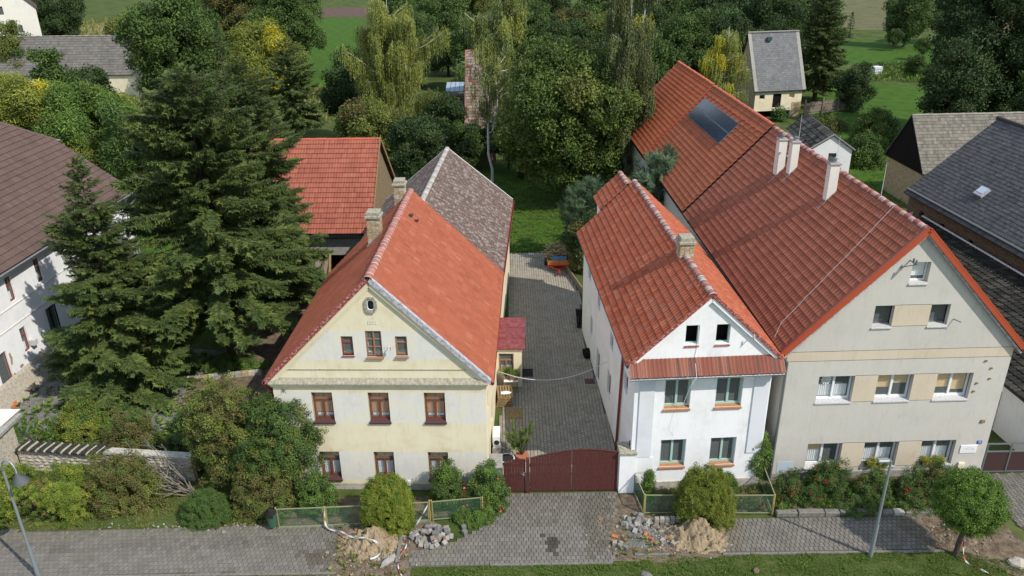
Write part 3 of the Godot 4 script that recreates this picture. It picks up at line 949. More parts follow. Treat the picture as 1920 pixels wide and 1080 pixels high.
# a spruce or fir
func spruce(label: String, at: Vector3, h: float, r: float, o := {}, group := "") -> Node3D:
	rng.seed = hash(label)
	var root := thing(o.get("name", "spruce_tree"), label, "tree", at, 0.0, group)
	var wood := MB.new()
	wood.tube([Vector3.ZERO, Vector3(0, h * 0.5, 0), Vector3(0.05, h * 0.985, 0)], [h * 0.017, h * 0.01, 0.012], 8)
	var cp := Copies.new()
	var low: float = o.get("low", 0.6)
	var y := low
	var tones: Array = o.get("tones", [Color(.034, .052, .019), Color(.043, .064, .022), Color(.054, .075, .025), Color(.072, .09, .03)])
	var k: float = o.get("gap", 0.42)
	while y < h - 0.15:
		var t := (y - low) / (h - low)
		var reach := r * (pow(1.0 - t, o.get("power", 0.8)) * 0.97 + 0.03) * (0.75 + 0.25 * minf(1.0, t * 8))
		var n := 7 if reach > 1.2 else 5
		var first := rng.randf() * TAU
		for i in n:
			if rng.randf() < o.get("missing", 0.16): continue
			var a := first + TAU * i / n + rng.randf_range(-0.25, 0.25)
			var long := reach * rng.randf_range(0.5, 1.18)
			var droop := lerpf(-0.42, 0.5, pow(t, 1.4)) + rng.randf_range(-0.14, 0.14)
			var way := Vector3(cos(a), 0, sin(a))
			var across := way.cross(Vector3.UP)
			var p := Vector3(0, y + rng.randf_range(-0.15, 0.15), 0)
			var pts := []
			for j in 6:
				var q := j / 5.0
				pts.append(p + way * long * q + Vector3.UP * long * (droop * q + (0.22 * q * q - 0.1 * q if t < 0.75 else 0.0)))
			if long > 0.8: wood.tube(pts, [0.014 + long * 0.011, 0.014], 4)
			var step: float = o.get("step", 0.24)
			var count := int(long / step) + 1
			for j in count:
				var q := lerpf(0.22, 1.0, (j + rng.randf()) / count)
				var f := q * 4.999
				var spot: Vector3 = (pts[int(f)] as Vector3).lerp(pts[int(f) + 1], f - int(f))
				var d: Vector3 = (pts[int(f) + 1] - pts[int(f)]).normalized()
				for s in [-1, 1]:
					var size := clampf(long * 0.34 * (1.15 - q * 0.6), 0.26, 0.8) * rng.randf_range(0.75, 1.25)
					var e: Vector3 = (d + across * s * rng.randf_range(0.35, 1.1) + Vector3.UP * rng.randf_range(-0.95, 0.15)).normalized()
					var z: Vector3 = e.cross(Vector3.UP).normalized()
					var b := Basis(e, z.cross(e), z)
					b = b.rotated(e, rng.randf_range(-0.35, 0.35))
					cp.add(Transform3D(b.scaled(Vector3.ONE * size), spot), green(tones, 0.2))
			var d2: Vector3 = (pts[5] - pts[4]).normalized()
			var z2 := d2.cross(Vector3.UP).normalized()
			cp.add(Transform3D(Basis(d2, z2.cross(d2), z2).scaled(Vector3.ONE * clampf(long * 0.3, 0.25, 0.7)), pts[5] - d2 * 0.15), green(tones, 0.2))
		y += k * lerpf(1.0, 0.6, t) * rng.randf_range(0.8, 1.2)
	for i in 9:
		cp.add(Transform3D(Basis(Vector3.UP, i * 2.4) * Basis(Vector3.BACK, 1.1).scaled(Vector3.ONE * rng.randf_range(0.3, 0.5)), Vector3(0, h - 0.12 * i - 0.1, 0)), green(tones, 0.2))
	part("trunk", wood, o.get("bark", M.bark), root)
	many("boughs", mesh[o.get("mesh", "bough")], cp, root)
	return root

# a birch with hanging twigs
func birch(label: String, at: Vector3, h: float, r: float, o: Dictionary) -> Node3D:
	rng.seed = hash(label)
	var root := thing("birch_tree", label, "tree", at)
	var wood := MB.new()
	var stems: Array = o.get("stems", [[Vector3.ZERO, Vector3(0.2, h * 0.97, 0.1)]])
	var tr := h * 0.0075
	var cp := Copies.new()
	var low: float = o.low
	var tones: Array = o.tones
	var alt: Array = o.get("alt", tones)
	for s in stems:
		limb(wood, s[0], s[1], tr * (1.0 if s == stems[0] else 0.7), 0.02, 0.014, 8, 7)
	var tips := []
	for i in int(o.get("limbs", 34)):
		var s: Array = stems[rng.randi() % stems.size()]
		var t := sqrt(rng.randf())
		t = lerpf(low / h * 0.8, 0.97, rng.randf())
		var a: Vector3 = (s[0] as Vector3).lerp(s[1], clampf((t * h - s[0].y) / (s[1].y - s[0].y), 0.05, 0.98))
		var ang := rng.randf() * TAU
		var q := (1.0 - pow(absf(t - 0.45) / 0.6, 2.0))
		var reach := r * clampf(q, 0.2, 1.0) * rng.randf_range(0.45, 1.0)
		var b := a + Vector3(cos(ang) * reach, reach * rng.randf_range(0.3, 0.8), sin(ang) * reach)
		b.y = minf(b.y, h)
		limb(wood, a, b, tr * 0.28, 0.012, 0.1, 4, 4)
		tips.append([a, b, rng.randf()])
	var per: int = o.get("per", 26)
	for q in tips:
		var use: Array = alt if q[2] < o.get("share", 0.0) else tones
		for i in per:
			var p: Vector3 = (q[0] as Vector3).lerp(q[1], rng.randf_range(0.3, 1.08)) + rnd_dir() * 0.45
			if p.y < low: continue
			var long: float = rng.randf_range(0.8, 2.0) * o.get("hang", 1.0)
			long = minf(long, p.y - 0.3)
			var b := Basis(Vector3.UP, rng.randf() * TAU).scaled(Vector3(1.5, long, 1.5))
			cp.add(Transform3D(b, p), green(use, 0.2))
	part("trunk", wood, M.birch_bark, root)
	many("hanging_twigs", mesh.strand, cp, root)
	return root

# a shrub or clipped bush: leaves in a shell over a lumpy dome of half-widths size.x, size.z and height size.y
func bush(called: String, label: String, at: Vector3, size: Vector3, o: Dictionary, group := "", category := "bush") -> Node3D:
	rng.seed = hash(label)
	var root := thing(called, label, category, at, o.get("turn", 0.0), group)
	var noise := noise_of(hash(label) % 1000, o.get("lumps", 0.9))
	var m: Mesh = mesh[o.get("mesh", "clump_fine")]
	var cp := Copies.new()
	var s: float = o.get("clump", 0.2)
	var box: float = o.get("box", 1.0)   # above 1: squarer
	var amp: float = o.get("amp", 0.35)
	var rise: float = o.get("rise", 0.0)
	var area := (size.x * size.z * 2.0 + (size.x + size.z) * size.y * 2.0)
	var n := int(area / (s * s) * o.get("dense", 1.1))
	for i in n:
		var d := rnd_dir()
		if d.y < -0.15 and rise == 0.0: d.y = -d.y
		var e := Vector3(signf(d.x) * pow(absf(d.x), 1.0 / box), signf(d.y) * pow(absf(d.y), 1.0 / box), signf(d.z) * pow(absf(d.z), 1.0 / box))
		var k := (1.0 + amp * noise.get_noise_3dv(d * 3.0 + at)) * (rng.randf_range(0.82, 1.0) if rng.randf() < 0.75 else rng.randf_range(0.45, 0.85))
		var p := Vector3(e.x * size.x, e.y * size.y, e.z * size.z) * k
		if rise > 0.0: p = Vector3(e.x * size.x, e.y * size.y * 0.5, e.z * size.z) * k + Vector3(0, rise + size.y * 0.5, 0)
		if p.y < 0.02: p.y = rng.randf_range(0.03, 0.3)
		var up: Vector3 = (d + Vector3.UP * o.get("upward", 0.5)).normalized()
		var b: Basis
		if o.get("hang", false):
			b = Basis(Vector3.UP, rng.randf() * TAU).rotated(Vector3(d.z, 0, -d.x).normalized() if absf(d.y) < 0.99 else Vector3.RIGHT, 0.25).scaled(Vector3(1.1, rng.randf_range(0.5, 1.0), 1.1) * s * 3.0)
			p.y = maxf(p.y, s * 1.5)
		else:
			b = facing(up, rng.randf() * TAU).scaled(Vector3.ONE * s * rng.randf_range(0.7, 1.35))
		var use: Array = o.tones
		if o.has("alt") and noise.get_noise_3dv(p * 1.7 + Vector3(40, 0, 0)) > o.get("alt_over", 0.1): use = o.alt
		cp.add(Transform3D(b, p), green(use, 0.18))
	var wood := MB.new()
	for i in o.get("stems", 7):
		var a := rng.randf() * TAU
		var q := rng.randf_range(0.3, 0.8)
		var base := Vector3(cos(a), 0, sin(a)) * 0.12 * minf(size.x, size.z)
		limb(wood, base, Vector3(cos(a) * size.x * q, (rise + size.y) * rng.randf_range(0.5, 0.85), sin(a) * size.z * q), 0.03 + size.y * 0.008, 0.008, 0.1, 4, 5)
	part("stems", wood, o.get("bark", M.bark), root)
	many("leaves", m, cp, root)
	if o.has("flowers"):
		var fm := MB.new()
		for i in 9:
			var a := TAU * i / 9
			leaf(fm, Vector3.ZERO, Vector3(cos(a), 0.5 + 0.4 * (i % 3), sin(a)).normalized(), Vector3(-cos(a), 1.0, -sin(a)).normalized(), 0.075, 0.075)
		var flower := fm.done(M.flower)
		for i in o.flowers[0]:
			var d := rnd_dir()
			d.y = absf(d.y)
			d.z = absf(d.z)
			var k: Color = o.flowers[1]
			var mat := StandardMaterial3D.new()
			mat.albedo_color = (k * rng.randf_range(0.8, 1.1)).linear_to_srgb()
			mat.cull_mode = BaseMaterial3D.CULL_DISABLED
			shared("flower", flower, mat, Transform3D(facing(d, rng.randf() * TAU).scaled(Vector3.ONE * rng.randf_range(0.9, 1.4)), d * size * 1.02 + Vector3(0, 0.03, 0)), root)
	return root

func in_any(p: Vector2, polys: Array) -> bool:
	for q in polys:
		if Geometry2D.is_point_in_polygon(p, q): return true
	return false

# grass over an outline (x, z), left out of the holes
func grass(called: String, outline: PackedVector2Array, per_m2: float, tall: float, tones: Array, holes := [], m := "tuft", y := 0.0) -> void:
	var lo := outline[0]
	var hi := outline[0]
	for p in outline:
		lo = lo.min(p)
		hi = hi.max(p)
	var cp := Copies.new()
	var noise := noise_of(91, 0.35)
	for i in int((hi.x - lo.x) * (hi.y - lo.y) * per_m2):
		var p := Vector2(rng.randf_range(lo.x, hi.x), rng.randf_range(lo.y, hi.y))
		var g := noise.get_noise_2d(p.x * 2, p.y * 2)
		if rng.randf() > 0.75 + g * 1.1: continue
		if not Geometry2D.is_point_in_polygon(p, outline) or in_any(p, holes): continue
		var s := tall * rng.randf_range(0.5, 1.4) * (1.0 + g * 0.6)
		cp.add(Transform3D(Basis(Vector3.UP, rng.randf() * TAU).rotated(Vector3.RIGHT, rng.randf_range(-0.3, 0.3)).scaled(Vector3(1.3, 1, 1.3) * s), Vector3(p.x, y, p.y)), green(tones, 0.25))
	var o := many(called, mesh[m], cp, self)
	if o: tag(o, "", "", "", "stuff")

# ---------------------------------------------------------------- the place
func _ready() -> void:
	var cam := Camera3D.new()
	var th := 0.41913
	var roll := -0.01428
	var rt := Vector3.RIGHT
	var fw := Vector3(0, -sin(th), -cos(th))
	var up := rt.cross(fw)
	cam.basis = Basis(rt * cos(roll) + up * sin(roll), up * cos(roll) - rt * sin(roll), -fw)
	cam.position = EYE
	cam.fov = 40.01
	cam.near = 0.5
	cam.far = 4000.0
	put(cam, "camera")
	var sky := ProceduralSkyMaterial.new()
	sky.sky_top_color = Color(0.63, 0.71, 0.81)
	sky.sky_horizon_color = Color(0.92, 0.92, 0.91)
	sky.sky_curve = 0.14
	sky.ground_bottom_color = Color(0.2, 0.22, 0.15)
	sky.ground_horizon_color = Color(0.6, 0.64, 0.62)
	sky.sun_angle_max = 8.0
	var env := Environment.new()
	env.background_mode = Environment.BG_SKY
	env.sky = Sky.new()
	env.sky.sky_material = sky
	env.background_energy_multiplier = 1.18
	env.tonemap_mode = Environment.TONE_MAPPER_LINEAR
	env.tonemap_exposure = 1.36
	env.sdfgi_enabled = true
	env.ssao_enabled = true
	env.ssil_enabled = true
	var world := WorldEnvironment.new()
	world.environment = env
	world.name = "world"
	add_child(world)
	var sun := DirectionalLight3D.new()
	sun.basis = Basis.looking_at(Vector3(-0.78, -1.0, -0.61))
	sun.light_energy = 1.15
	sun.light_color = Color(1.0, 0.97, 0.925)
	sun.light_angular_distance = 0.5
	sun.shadow_enabled = true
	sun.name = "sun"
	add_child(sun)

	rng.seed = 2024
	make_materials()
	make_plants()
	setting()
	cream_house()
	old_tiled_house()
	porch()
	white_house()
	grey_house()
	brown_roof_house()
	orange_barn()
	slate_shed()
	small_white_barn()
	pale_tile_barn()
	slate_barn()
	mossy_lean_to()
	far_buildings()
	gates()
	walls_left()
	fences()
	trees()
	bushes()
	lawns()
	loose_setts()
	yard_things()
	lamp("grey street lamp with dark round shade at the left hedge", Vector3(-18.09, 0, -23.03), 4.9, true)
	lamp("grey street lamp with small flat head before the grey house", Vector3(13.64, 0, -23.53), 4.45, false)
	heap("earth_heap", "brown earth heap with rubble left of the driveway", Vector3(-5.7, 0, -24.6), Vector3(1.1, 0.75, 0.85), M.sand, 5)
	heap("sand_heap", "tall sandy earth heap beside the weeping bush of white house", Vector3(7.2, 0, -24.75), Vector3(1.15, 0.9, 0.85), M.sand, 8)
	heap("earth_heap", "low earth mound at the foot of the round tree", Vector3(17.6, 0, -24.5), Vector3(1.1, 0.3, 0.8), M.soil, 9)
	ribbon("white tape hanging from fence post onto the earth heap", [Vector3(-7.7, 0.95, -25.6), Vector3(-7.65, 0.2, -25.4), Vector3(-7.0, 0.3, -25.0), Vector3(-6.4, 0.45, -24.5), Vector3(-5.7, 0.62, -24.2), Vector3(-5.2, 0.4, -24.0), Vector3(-5.3, 0.2, -23.75), Vector3(-5.6, 0.15, -23.6)], 0.07, "barrier tapes", false)
	ribbon("white and red tape lying in the trench beside driveway", [Vector3(-4.6, 0.1, -24.9), Vector3(-4.3, 0.12, -24.4), Vector3(-4.5, 0.1, -23.7), Vector3(-4.45, 0.08, -23.1), Vector3(-4.1, 0.06, -22.5)], 0.05, "barrier tapes", true)
	ribbon("white tape stretched down from the fence before the dome bush", [Vector3(-3.5, 1.0, -25.85), Vector3(-3.75, 0.6, -25.6), Vector3(-4.1, 0.08, -25.4)], 0.07, "barrier tapes", false)
	ribbon("white tape tied round the round tree trunk, trailing on grass", [Vector3(16.95, 1.1, -23.45), Vector3(17.0, 0.5, -23.3), Vector3(17.1, 0.06, -23.1), Vector3(17.5, 0.08, -22.6), Vector3(17.9, 0.06, -22.2), Vector3(18.4, 0.05, -21.9)], 0.06, "barrier tapes", true)
	ribbon("white tape lying over the right driveway and grass", [Vector3(21.2, 0.1, -25.0), Vector3(21.8, 0.08, -24.2), Vector3(21.9, 0.3, -23.8), Vector3(22.3, 0.08, -23.2)], 0.06, "barrier tapes", false)
	window_box("yellow flowering window box under the middle ground-floor window of grey house", grey_spot(0.0, 0.64))
	window_box("yellow flowering window box under the right ground-floor window of grey house", grey_spot(2.45, 0.64))

func grey_spot(u: float, y: float) -> Vector3:
	return Transform3D(Basis(Vector3.UP, 0.023), Vector3(15.861, 0, -28.176)) * Vector3(u, y, -0.2)

func setting() -> void:
	sheet("ground", [[-1500, 200], [1500, 200], [1500, -2500], [-1500, -2500]], -0.012, M.meadow)
	sheet("ploughed_field", ragged([[-70, -290], [-38, -290], [-37, -254], [-68, -256]], 6, 1.5), 0.0, M.plough)
	sheet("green_field", ragged([[-66, -250], [-44, -250], [-24, -130], [-36, -128]], 6, 1.5), 0.0, M.lawn)
	sheet("dry_meadow", ragged([[-150, -245], [-98, -245], [-96, -205], [-140, -205]], 8, 4), 0.0, M.dry)
	sheet("stubble_field", ragged([[60, -420], [160, -420], [150, -200], [66, -200]], 8, 3), 0.0, M.field)
	sheet("orchard_lawn", ragged([[56, -184], [110, -176], [96, -120], [64, -136]], 6, 2), 0.004, M.lawn)
	sheet("rear_lawn", ragged([[36, -62], [60, -62], [68, -118], [50, -132], [40, -108], [32, -84]], 5, 1.5), 0.004, M.lawn)
	sheet("yard_lawn", ragged([[-0.6, -55.4], [4.6, -55.4], [7.0, -64], [7.5, -80], [-3, -80], [-2.4, -62]], 1.2, 0.5), 0.006, M.lawn)
	sheet("left_lawn", ragged([[-26, -40], [-14, -44], [-15, -58], [-27, -66], [-34, -62]], 2, 0.8), 0.004, M.lawn)
	sheet("gravel_yard", ragged([[-28.5, -30.2], [-20, -30.0], [-15.2, -34.5], [-14.6, -40.5], [-20, -41.5], [-25.5, -38.5]], 0.8, 0.5), 0.008, M.gravel)
	sheet("bare_earth", ragged([[-17.2, -34.4], [-10.6, -30.2], [-10.4, -47.5], [-15.8, -47.5], [-17.5, -38.5]], 0.8, 0.5), 0.012, M.soil)
	sheet("dug_up_ground", ragged([[-7.3, -26.0], [-4.1, -26.0], [-3.0, -25.6], [-3.2, -24.3], [-4.0, -23.2], [-4.0, -22.0], [-7.6, -22.0]], 0.4, 0.3), 0.016, M.soil)
	sheet("dug_up_ground", ragged([[4.2, -27.4], [5.2, -27.4], [5.3, -26.1], [8.4, -26.0], [8.3, -23.6], [6.2, -23.3], [3.4, -23.4], [3.7, -25.5]], 0.4, 0.25), 0.016, M.soil)
	sheet("dug_up_ground", ragged([[15.9, -25.9], [19.6, -25.9], [20.2, -23.2], [18.8, -22.2], [16.6, -23.8]], 0.4, 0.25), 0.016, M.soil)
	sheet("gravel_patch", ragged([[4.6, -25.4], [7.0, -25.3], [6.9, -24.3], [4.4, -24.2]], 0.3, 0.25), 0.02, M.gravel)
	sheet("rose_bed", ragged([[10.8, -28.2], [19.9, -28.3], [18.6, -25.95], [10.8, -25.9]], 0.6, 0.05), 0.01, M.soil)
	sheet("flower_bed", ragged([[5.3, -27.7], [10.6, -27.9], [10.5, -26.1], [5.4, -26.2]], 0.6, 0.05), 0.012, M.soil)
	sheet("flower_bed", ragged([[-9.7, -27.5], [-0.6, -27.4], [-0.7, -26.3], [-9.6, -25.7]], 0.6, 0.05), 0.012, M.soil)
	var grey := [Color(.158, .144, .125), Color(.172, .157, .137), Color(.185, .17, .148), Color(.2, .184, .16), Color(.168, .155, .136)]
	var warm := [Color(.32, .285, .235), Color(.335, .3, .247), Color(.35, .315, .26), Color(.325, .292, .24)]
	pave("left_pavement", ragged([[-30, -25.5], [-7.4, -25.75], [-7.2, -25.0], [-7.0, -23.1], [-30, -22.95]], 0.5, 0.06), [[poly(ragged([[-30, -25.6], [-13, -25.7], [-8, -25.75], [-8, -25.2], [-14, -24.9], [-30, -25.1]], 0.5, 0.35)), Color(.2, .185, .15)], [poly(ragged([[-8.6, -24.2], [-7.0, -24.4], [-7.0, -23.3], [-8.0, -23.5]], 0.3, 0.4)), Color(.13, .11, .085)], [poly(ragged([[-18, -24], [-12, -24.2], [-9, -23.6], [-13, -23.2]], 0.5, 0.6)), Color(.215, .2, .18)]], 0.19, 0.21, grey, 300, 0.02)
	pave("driveway", [[-0.5, -27.5], [4.45, -27.6], [4.2, -26.3], [3.7, -25.0], [3.75, -23.35], [-4.1, -23.25], [-4.1, -24.1], [-3.2, -24.15], [-3.2, -24.4], [-2.5, -24.6], [-1.5, -25.3], [-1.2, -26.0], [-0.7, -26.3]], [[poly(ragged([[1.0, -25.0], [1.5, -24.9], [1.7, -24.2], [1.6, -23.85], [1.15, -23.9]], 0.2, 0.25)), Color(.05, .046, .04)], [poly(ragged([[2.9, -27.3], [3.9, -27.3], [3.8, -24], [2.9, -23.8], [2.7, -25.6]], 0.3, 0.5)), Color(.14, .125, .1)], [poly(ragged([[-3.6, -24.1], [-1.9, -25.0], [-2.4, -24.2], [-3.4, -23.6]], 0.3, 0.4)), Color(.23, .205, .165)]], 0.19, 0.21, grey, 300, 0.0)
	pave("right_pavement", [[8.3, -25.75], [16.4, -25.8], [16.5, -24.2], [16.3, -23.78], [8.1, -23.78]], [[poly(ragged([[8.2, -25.7], [9.2, -25.7], [8.9, -23.9], [8.2, -23.9]], 0.3, 0.4)), Color(.2, .17, .13)], [poly(ragged([[15.4, -25.7], [16.5, -25.7], [16.5, -23.8], [15.9, -23.8]], 0.3, 0.4)), Color(.17, .145, .11)]], 0.19, 0.21, grey, 300, 0.0)
	pave("right_driveway", [[19.9, -28.4], [26, -28.4], [26, -22.5], [21.4, -22.5], [20.3, -25.0]], [], 0.19, 0.21, grey, 0, 0.35)
	pave("courtyard", [[-1.1, -27.75], [4.9, -27.8], [4.15, -43.6], [4.6, -47.8], [3.35, -55.8], [-0.3, -55.8], [-0.25, -39.0]], [[poly(ragged([[1.0, -30], [2.6, -31], [2.9, -50], [1.4, -52], [0.8, -40]], 0.8, 0.5)), Color(.33, .3, .25)], [poly(ragged([[-1.1, -29], [-0.4, -29], [0.1, -54], [-0.3, -55]], 0.8, 0.4)), Color(.27, .25, .2)]], 0.2, 0.165, warm, 0, 1.5708, 0.015, 0.004)

const G1 := [Color(.035, .06, .016), Color(.045, .075, .02), Color(.055, .085, .024), Color(.03, .05, .016)]
const G2 := [Color(.05, .085, .02), Color(.065, .105, .024), Color(.08, .12, .03), Color(.05, .075, .02)]
const OLIVE := [Color(.06, .08, .02), Color(.085, .1, .026), Color(.1, .11, .03), Color(.07, .075, .022)]
const YELLOW := [Color(.26, .22, .02), Color(.32, .25, .02), Color(.2, .19, .022), Color(.16, .17, .024)]
const LIME := [Color(.105, .115, .024), Color(.13, .135, .028), Color(.085, .1, .024)]
const DARK := [Color(.02, .036, .014), Color(.026, .044, .016), Color(.034, .054, .02)]
const BROWNISH := [Color(.062, .06, .023), Color(.078, .068, .026), Color(.052, .06, .021), Color(.09, .076, .03)]
const WEEP := [Color(.125, .14, .044), Color(.155, .165, .048), Color(.2, .19, .05), Color(.1, .115, .038)]
const BIRCH := [Color(.1, .12, .05), Color(.12, .14, .055), Color(.085, .1, .042)]

func trees() -> void:
	# the three big spruces of the left garden
	spruce("nearest dark spruce, growing before the brown-roofed house", Vector3(-20.4, 0, -36.5), 12.7, 3.5, {"low": 0.9, "mesh": "bough_fine", "step": 0.15, "power": 0.72, "missing": 0.1, "gap": 0.36})
	spruce("tallest dark spruce, growing between orange barn and cream house", Vector3(-16.2, 0, -40.3), 16.2, 5.0, {"low": 3.4, "mesh": "bough_fine", "step": 0.15, "power": 0.5, "missing": 0.2})
	spruce("dark spruce standing close behind the tallest one", Vector3(-15.3, 0, -45.5), 16.0, 3.9, {"low": 2.5, "mesh": "bough_fine", "step": 0.17, "power": 0.55, "missing": 0.18})
	# broadleaved trees on the left
	tree("robinia_tree", "yellowing robinia behind the brown roof", Vector3(-45.5, 0, -72), {"h": 12.0, "r": 4.8, "low": 3.0, "tones": LIME, "alt": YELLOW, "share": 0.3, "mesh": "clump_pinnate", "clump": 0.75, "lobes": 20})
	tree("robinia_tree", "green robinia between brown-roofed house and tall spruces", Vector3(-38.0, 0, -73), {"h": 11.0, "r": 5.4, "low": 1.6, "tones": G2, "alt": LIME, "share": 0.25, "mesh": "clump_pinnate", "clump": 0.75, "lobes": 26})
	tree("robinia_tree", "slim dark green tree rising above the robinias before the grey barn", Vector3(-44.5, 0, -79), {"h": 14.2, "r": 1.9, "low": 4.0, "tones": G1, "clump": 0.7, "lobes": 14})
	tree("robinia_tree", "lower green robinia with yellowish top beside the spruces", Vector3(-32.0, 0, -69), {"h": 10.0, "r": 3.6, "low": 2.0, "tones": G1, "alt": OLIVE, "share": 0.45, "mesh": "clump_pinnate", "clump": 0.7, "lobes": 14})
	tree("walnut_tree", "tall dark green walnut at right of the grey tiled barn", Vector3(-38.0, 0, -93), {"h": 18.6, "r": 6.0, "low": 2.5, "tones": G1, "clump": 0.8, "lobes": 28})
	spruce("slim dark spruce before the bright yellow tree", Vector3(-29.5, 0, -84), 14.6, 2.3, {"low": 1.5})
	tree("yellow_tree", "bright yellow-green tree behind the tall spruces", Vector3(-30.4, 0, -101), {"h": 14.0, "r": 5.0, "low": 2.5, "tones": LIME, "alt": YELLOW, "share": 0.4, "mesh": "clump_pinnate", "clump": 0.75, "lobes": 20})
	spruce("dark thin pine with bare trunk behind the orange barn", Vector3(-24.4, 0, -90), 12.0, 3.6, {"low": 3.0, "missing": 0.3, "power": 0.5, "name": "pine_tree"})
	spruce("dark spruce crowded behind the orange barn's left end", Vector3(-26.8, 0, -78), 11.0, 3.0, {"low": 1.5})
	tree("bushy_tree", "brownish yellow low tree behind the orange barn ridge", Vector3(-14.4, 0, -80), {"h": 7.4, "r": 3.9, "low": 0.6, "tones": OLIVE, "alt": BROWNISH, "share": 0.4, "clump": 0.6, "lobes": 18})
	tree("bushy_tree", "dark green rounded tree behind the old tiled ridge", Vector3(-8.3, 0, -72), {"h": 7.8, "r": 2.9, "low": 0.4, "tones": DARK, "clump": 0.55, "lobes": 16})
	tree("bushy_tree", "dark bush between bare-trunked pine and yellow birch", Vector3(-19.0, 0, -93), {"h": 9.6, "r": 3.0, "low": 0.5, "tones": DARK, "clump": 0.65, "lobes": 14})
	tree("bushy_tree", "dark green shrub left of the old pinkish barn", Vector3(-6.6, 0, -83), {"h": 8.4, "r": 2.2, "low": 0.5, "tones": DARK, "clump": 0.55, "lobes": 12})
	birch("broad yellow-green weeping birch behind the orange barn", Vector3(-11.8, 0, -86), 17.0, 4.6, {"low": 1.5, "tones": WEEP, "alt": OLIVE, "share": 0.2, "limbs": 80, "per": 50, "hang": 1.4, "stems": [[Vector3.ZERO, Vector3(-0.6, 16.8, 0)], [Vector3(0, 3, 0), Vector3(1.6, 14.0, 0.5)], [Vector3(0, 4, 0), Vector3(-2.4, 13, 0.4)]]})
	birch("slender pale-stemmed birch standing in the yard lawn", Vector3(-1.75, 0, -72), 19.0, 3.2, {"low": 7.5, "tones": BIRCH, "alt": WEEP, "share": 0.3, "limbs": 70, "per": 20, "hang": 0.9, "stems": [[Vector3.ZERO, Vector3(0.1, 15.5, 0)], [Vector3(0.15, 5.6, 0), Vector3(2.0, 18.8, -0.4)]]})
	tree("walnut_tree", "huge olive-green walnut in the middle behind the yard", Vector3(5.6, 0, -68.0), {"h": 15.4, "r": 6.7, "low": -0.4, "tones": [Color(.04, .062, .015), Color(.052, .076, .018), Color(.066, .09, .022), Color(.034, .052, .014)], "alt": OLIVE, "share": 0.3, "clump": 0.7, "lobes": 32})
	birch("dark weeping birch beside the far end of the orange roof", Vector3(9.7, 0, -66), 20.0, 2.5, {"low": 3.0, "tones": [Color(.07, .084, .04), Color(.09, .1, .046), Color(.056, .068, .034)], "alt": YELLOW, "share": 0.06, "limbs": 60, "per": 32, "hang": 1.3, "stems": [[Vector3.ZERO, Vector3(-0.3, 19.8, 0.2)], [Vector3(0, 8, 0), Vector3(1.4, 19.0, 0)]]})
	birch("small yellow birch left of the tall grey shed", Vector3(25.2, 0, -95), 12.6, 3.0, {"low": 1.5, "tones": WEEP, "alt": YELLOW, "share": 0.45, "limbs": 40, "per": 28})
	spruce("tall dark spruce right of the tall grey shed", Vector3(43.2, 0, -113), 19.0, 4.0, {"low": 2.5, "power": 0.7})
	tree("bushy_tree", "dark bluish shrub at the end of the grey wooden fence", Vector3(45.5, 0, -106), {"h": 6.4, "r": 2.7, "low": 0.2, "tones": DARK, "clump": 0.6, "lobes": 12})
	tree("pine_tree", "bluish pine between white house and long grey house", Vector3(10.7, 0, -54.0), {"h": 8.9, "r": 2.3, "low": 1.5, "tones": [Color(.048, .074, .052), Color(.06, .09, .062), Color(.076, .106, .074)], "mesh": "pine", "clump": 0.72, "lobes": 26, "dense": 3.6})
	tree("pine_tree", "blue-green pine behind the white house near the lawn", Vector3(5.4, 0, -53.6), {"h": 6.8, "r": 1.8, "low": 0.6, "tones": [Color(.032, .054, .034), Color(.042, .066, .042), Color(.055, .08, .05)], "mesh": "pine", "clump": 0.6, "lobes": 16, "dense": 2.4})
	tree("bushy_tree", "dark shrub beside the trailer at the yard end", Vector3(5.0, 0, -51.5), {"h": 5.0, "r": 1.3, "low": 0.2, "tones": DARK, "alt": BROWNISH, "share": 0.3, "clump": 0.4, "lobes": 10})
	tree("broadleaf_tree", "huge dark tree at the right edge behind the barns", Vector3(53.5, 0, -90), {"h": 20.5, "r": 7.0, "low": 1.0, "tones": DARK, "clump": 0.9, "lobes": 34})
	tree("broadleaf_tree", "dark lower tree left of the huge dark one", Vector3(45.8, 0, -82), {"h": 13.5, "r": 3.6, "low": 0.4, "tones": DARK, "clump": 0.7, "lobes": 18})
	tree("broadleaf_tree", "dark tree at the right picture edge over the pale roof", Vector3(55.0, 0, -78), {"h": 14.0, "r": 4.6, "low": 0.4, "tones": G1, "alt": DARK, "share": 0.6, "clump": 0.8, "lobes": 20})
	tree("broadleaf_tree", "mid-green tree at the far end of the orchard", Vector3(81.0, 0, -168), {"h": 12.5, "r": 5.0, "low": 0.4, "tones": G1, "clump": 0.9, "lobes": 16})
	tree("broadleaf_tree", "dark green tree right behind the orchard's far tree", Vector3(93.0, 0, -172), {"h": 15, "r": 5.6, "low": 0.4, "tones": DARK, "clump": 0.9, "lobes": 16})
	tree("bushy_tree", "dark shrub filling the ground behind the slender birch", Vector3(-0.2, 0, -79.5), {"h": 7.0, "r": 2.6, "low": 0.2, "tones": DARK, "alt": G1, "share": 0.3, "clump": 0.55, "lobes": 14})
	tree("bushy_tree", "dark low tree before the old pinkish barn's wall", Vector3(-4.4, 0, -79.5), {"h": 5.6, "r": 2.3, "low": 0.1, "tones": DARK, "alt": G1, "share": 0.3, "clump": 0.5, "lobes": 12})
	tree("bushy_tree", "dark low tree filling the shade between birch stem and walnut", Vector3(1.2, 0, -77.0), {"h": 5.2, "r": 2.2, "low": 0.1, "tones": DARK, "clump": 0.5, "lobes": 12})
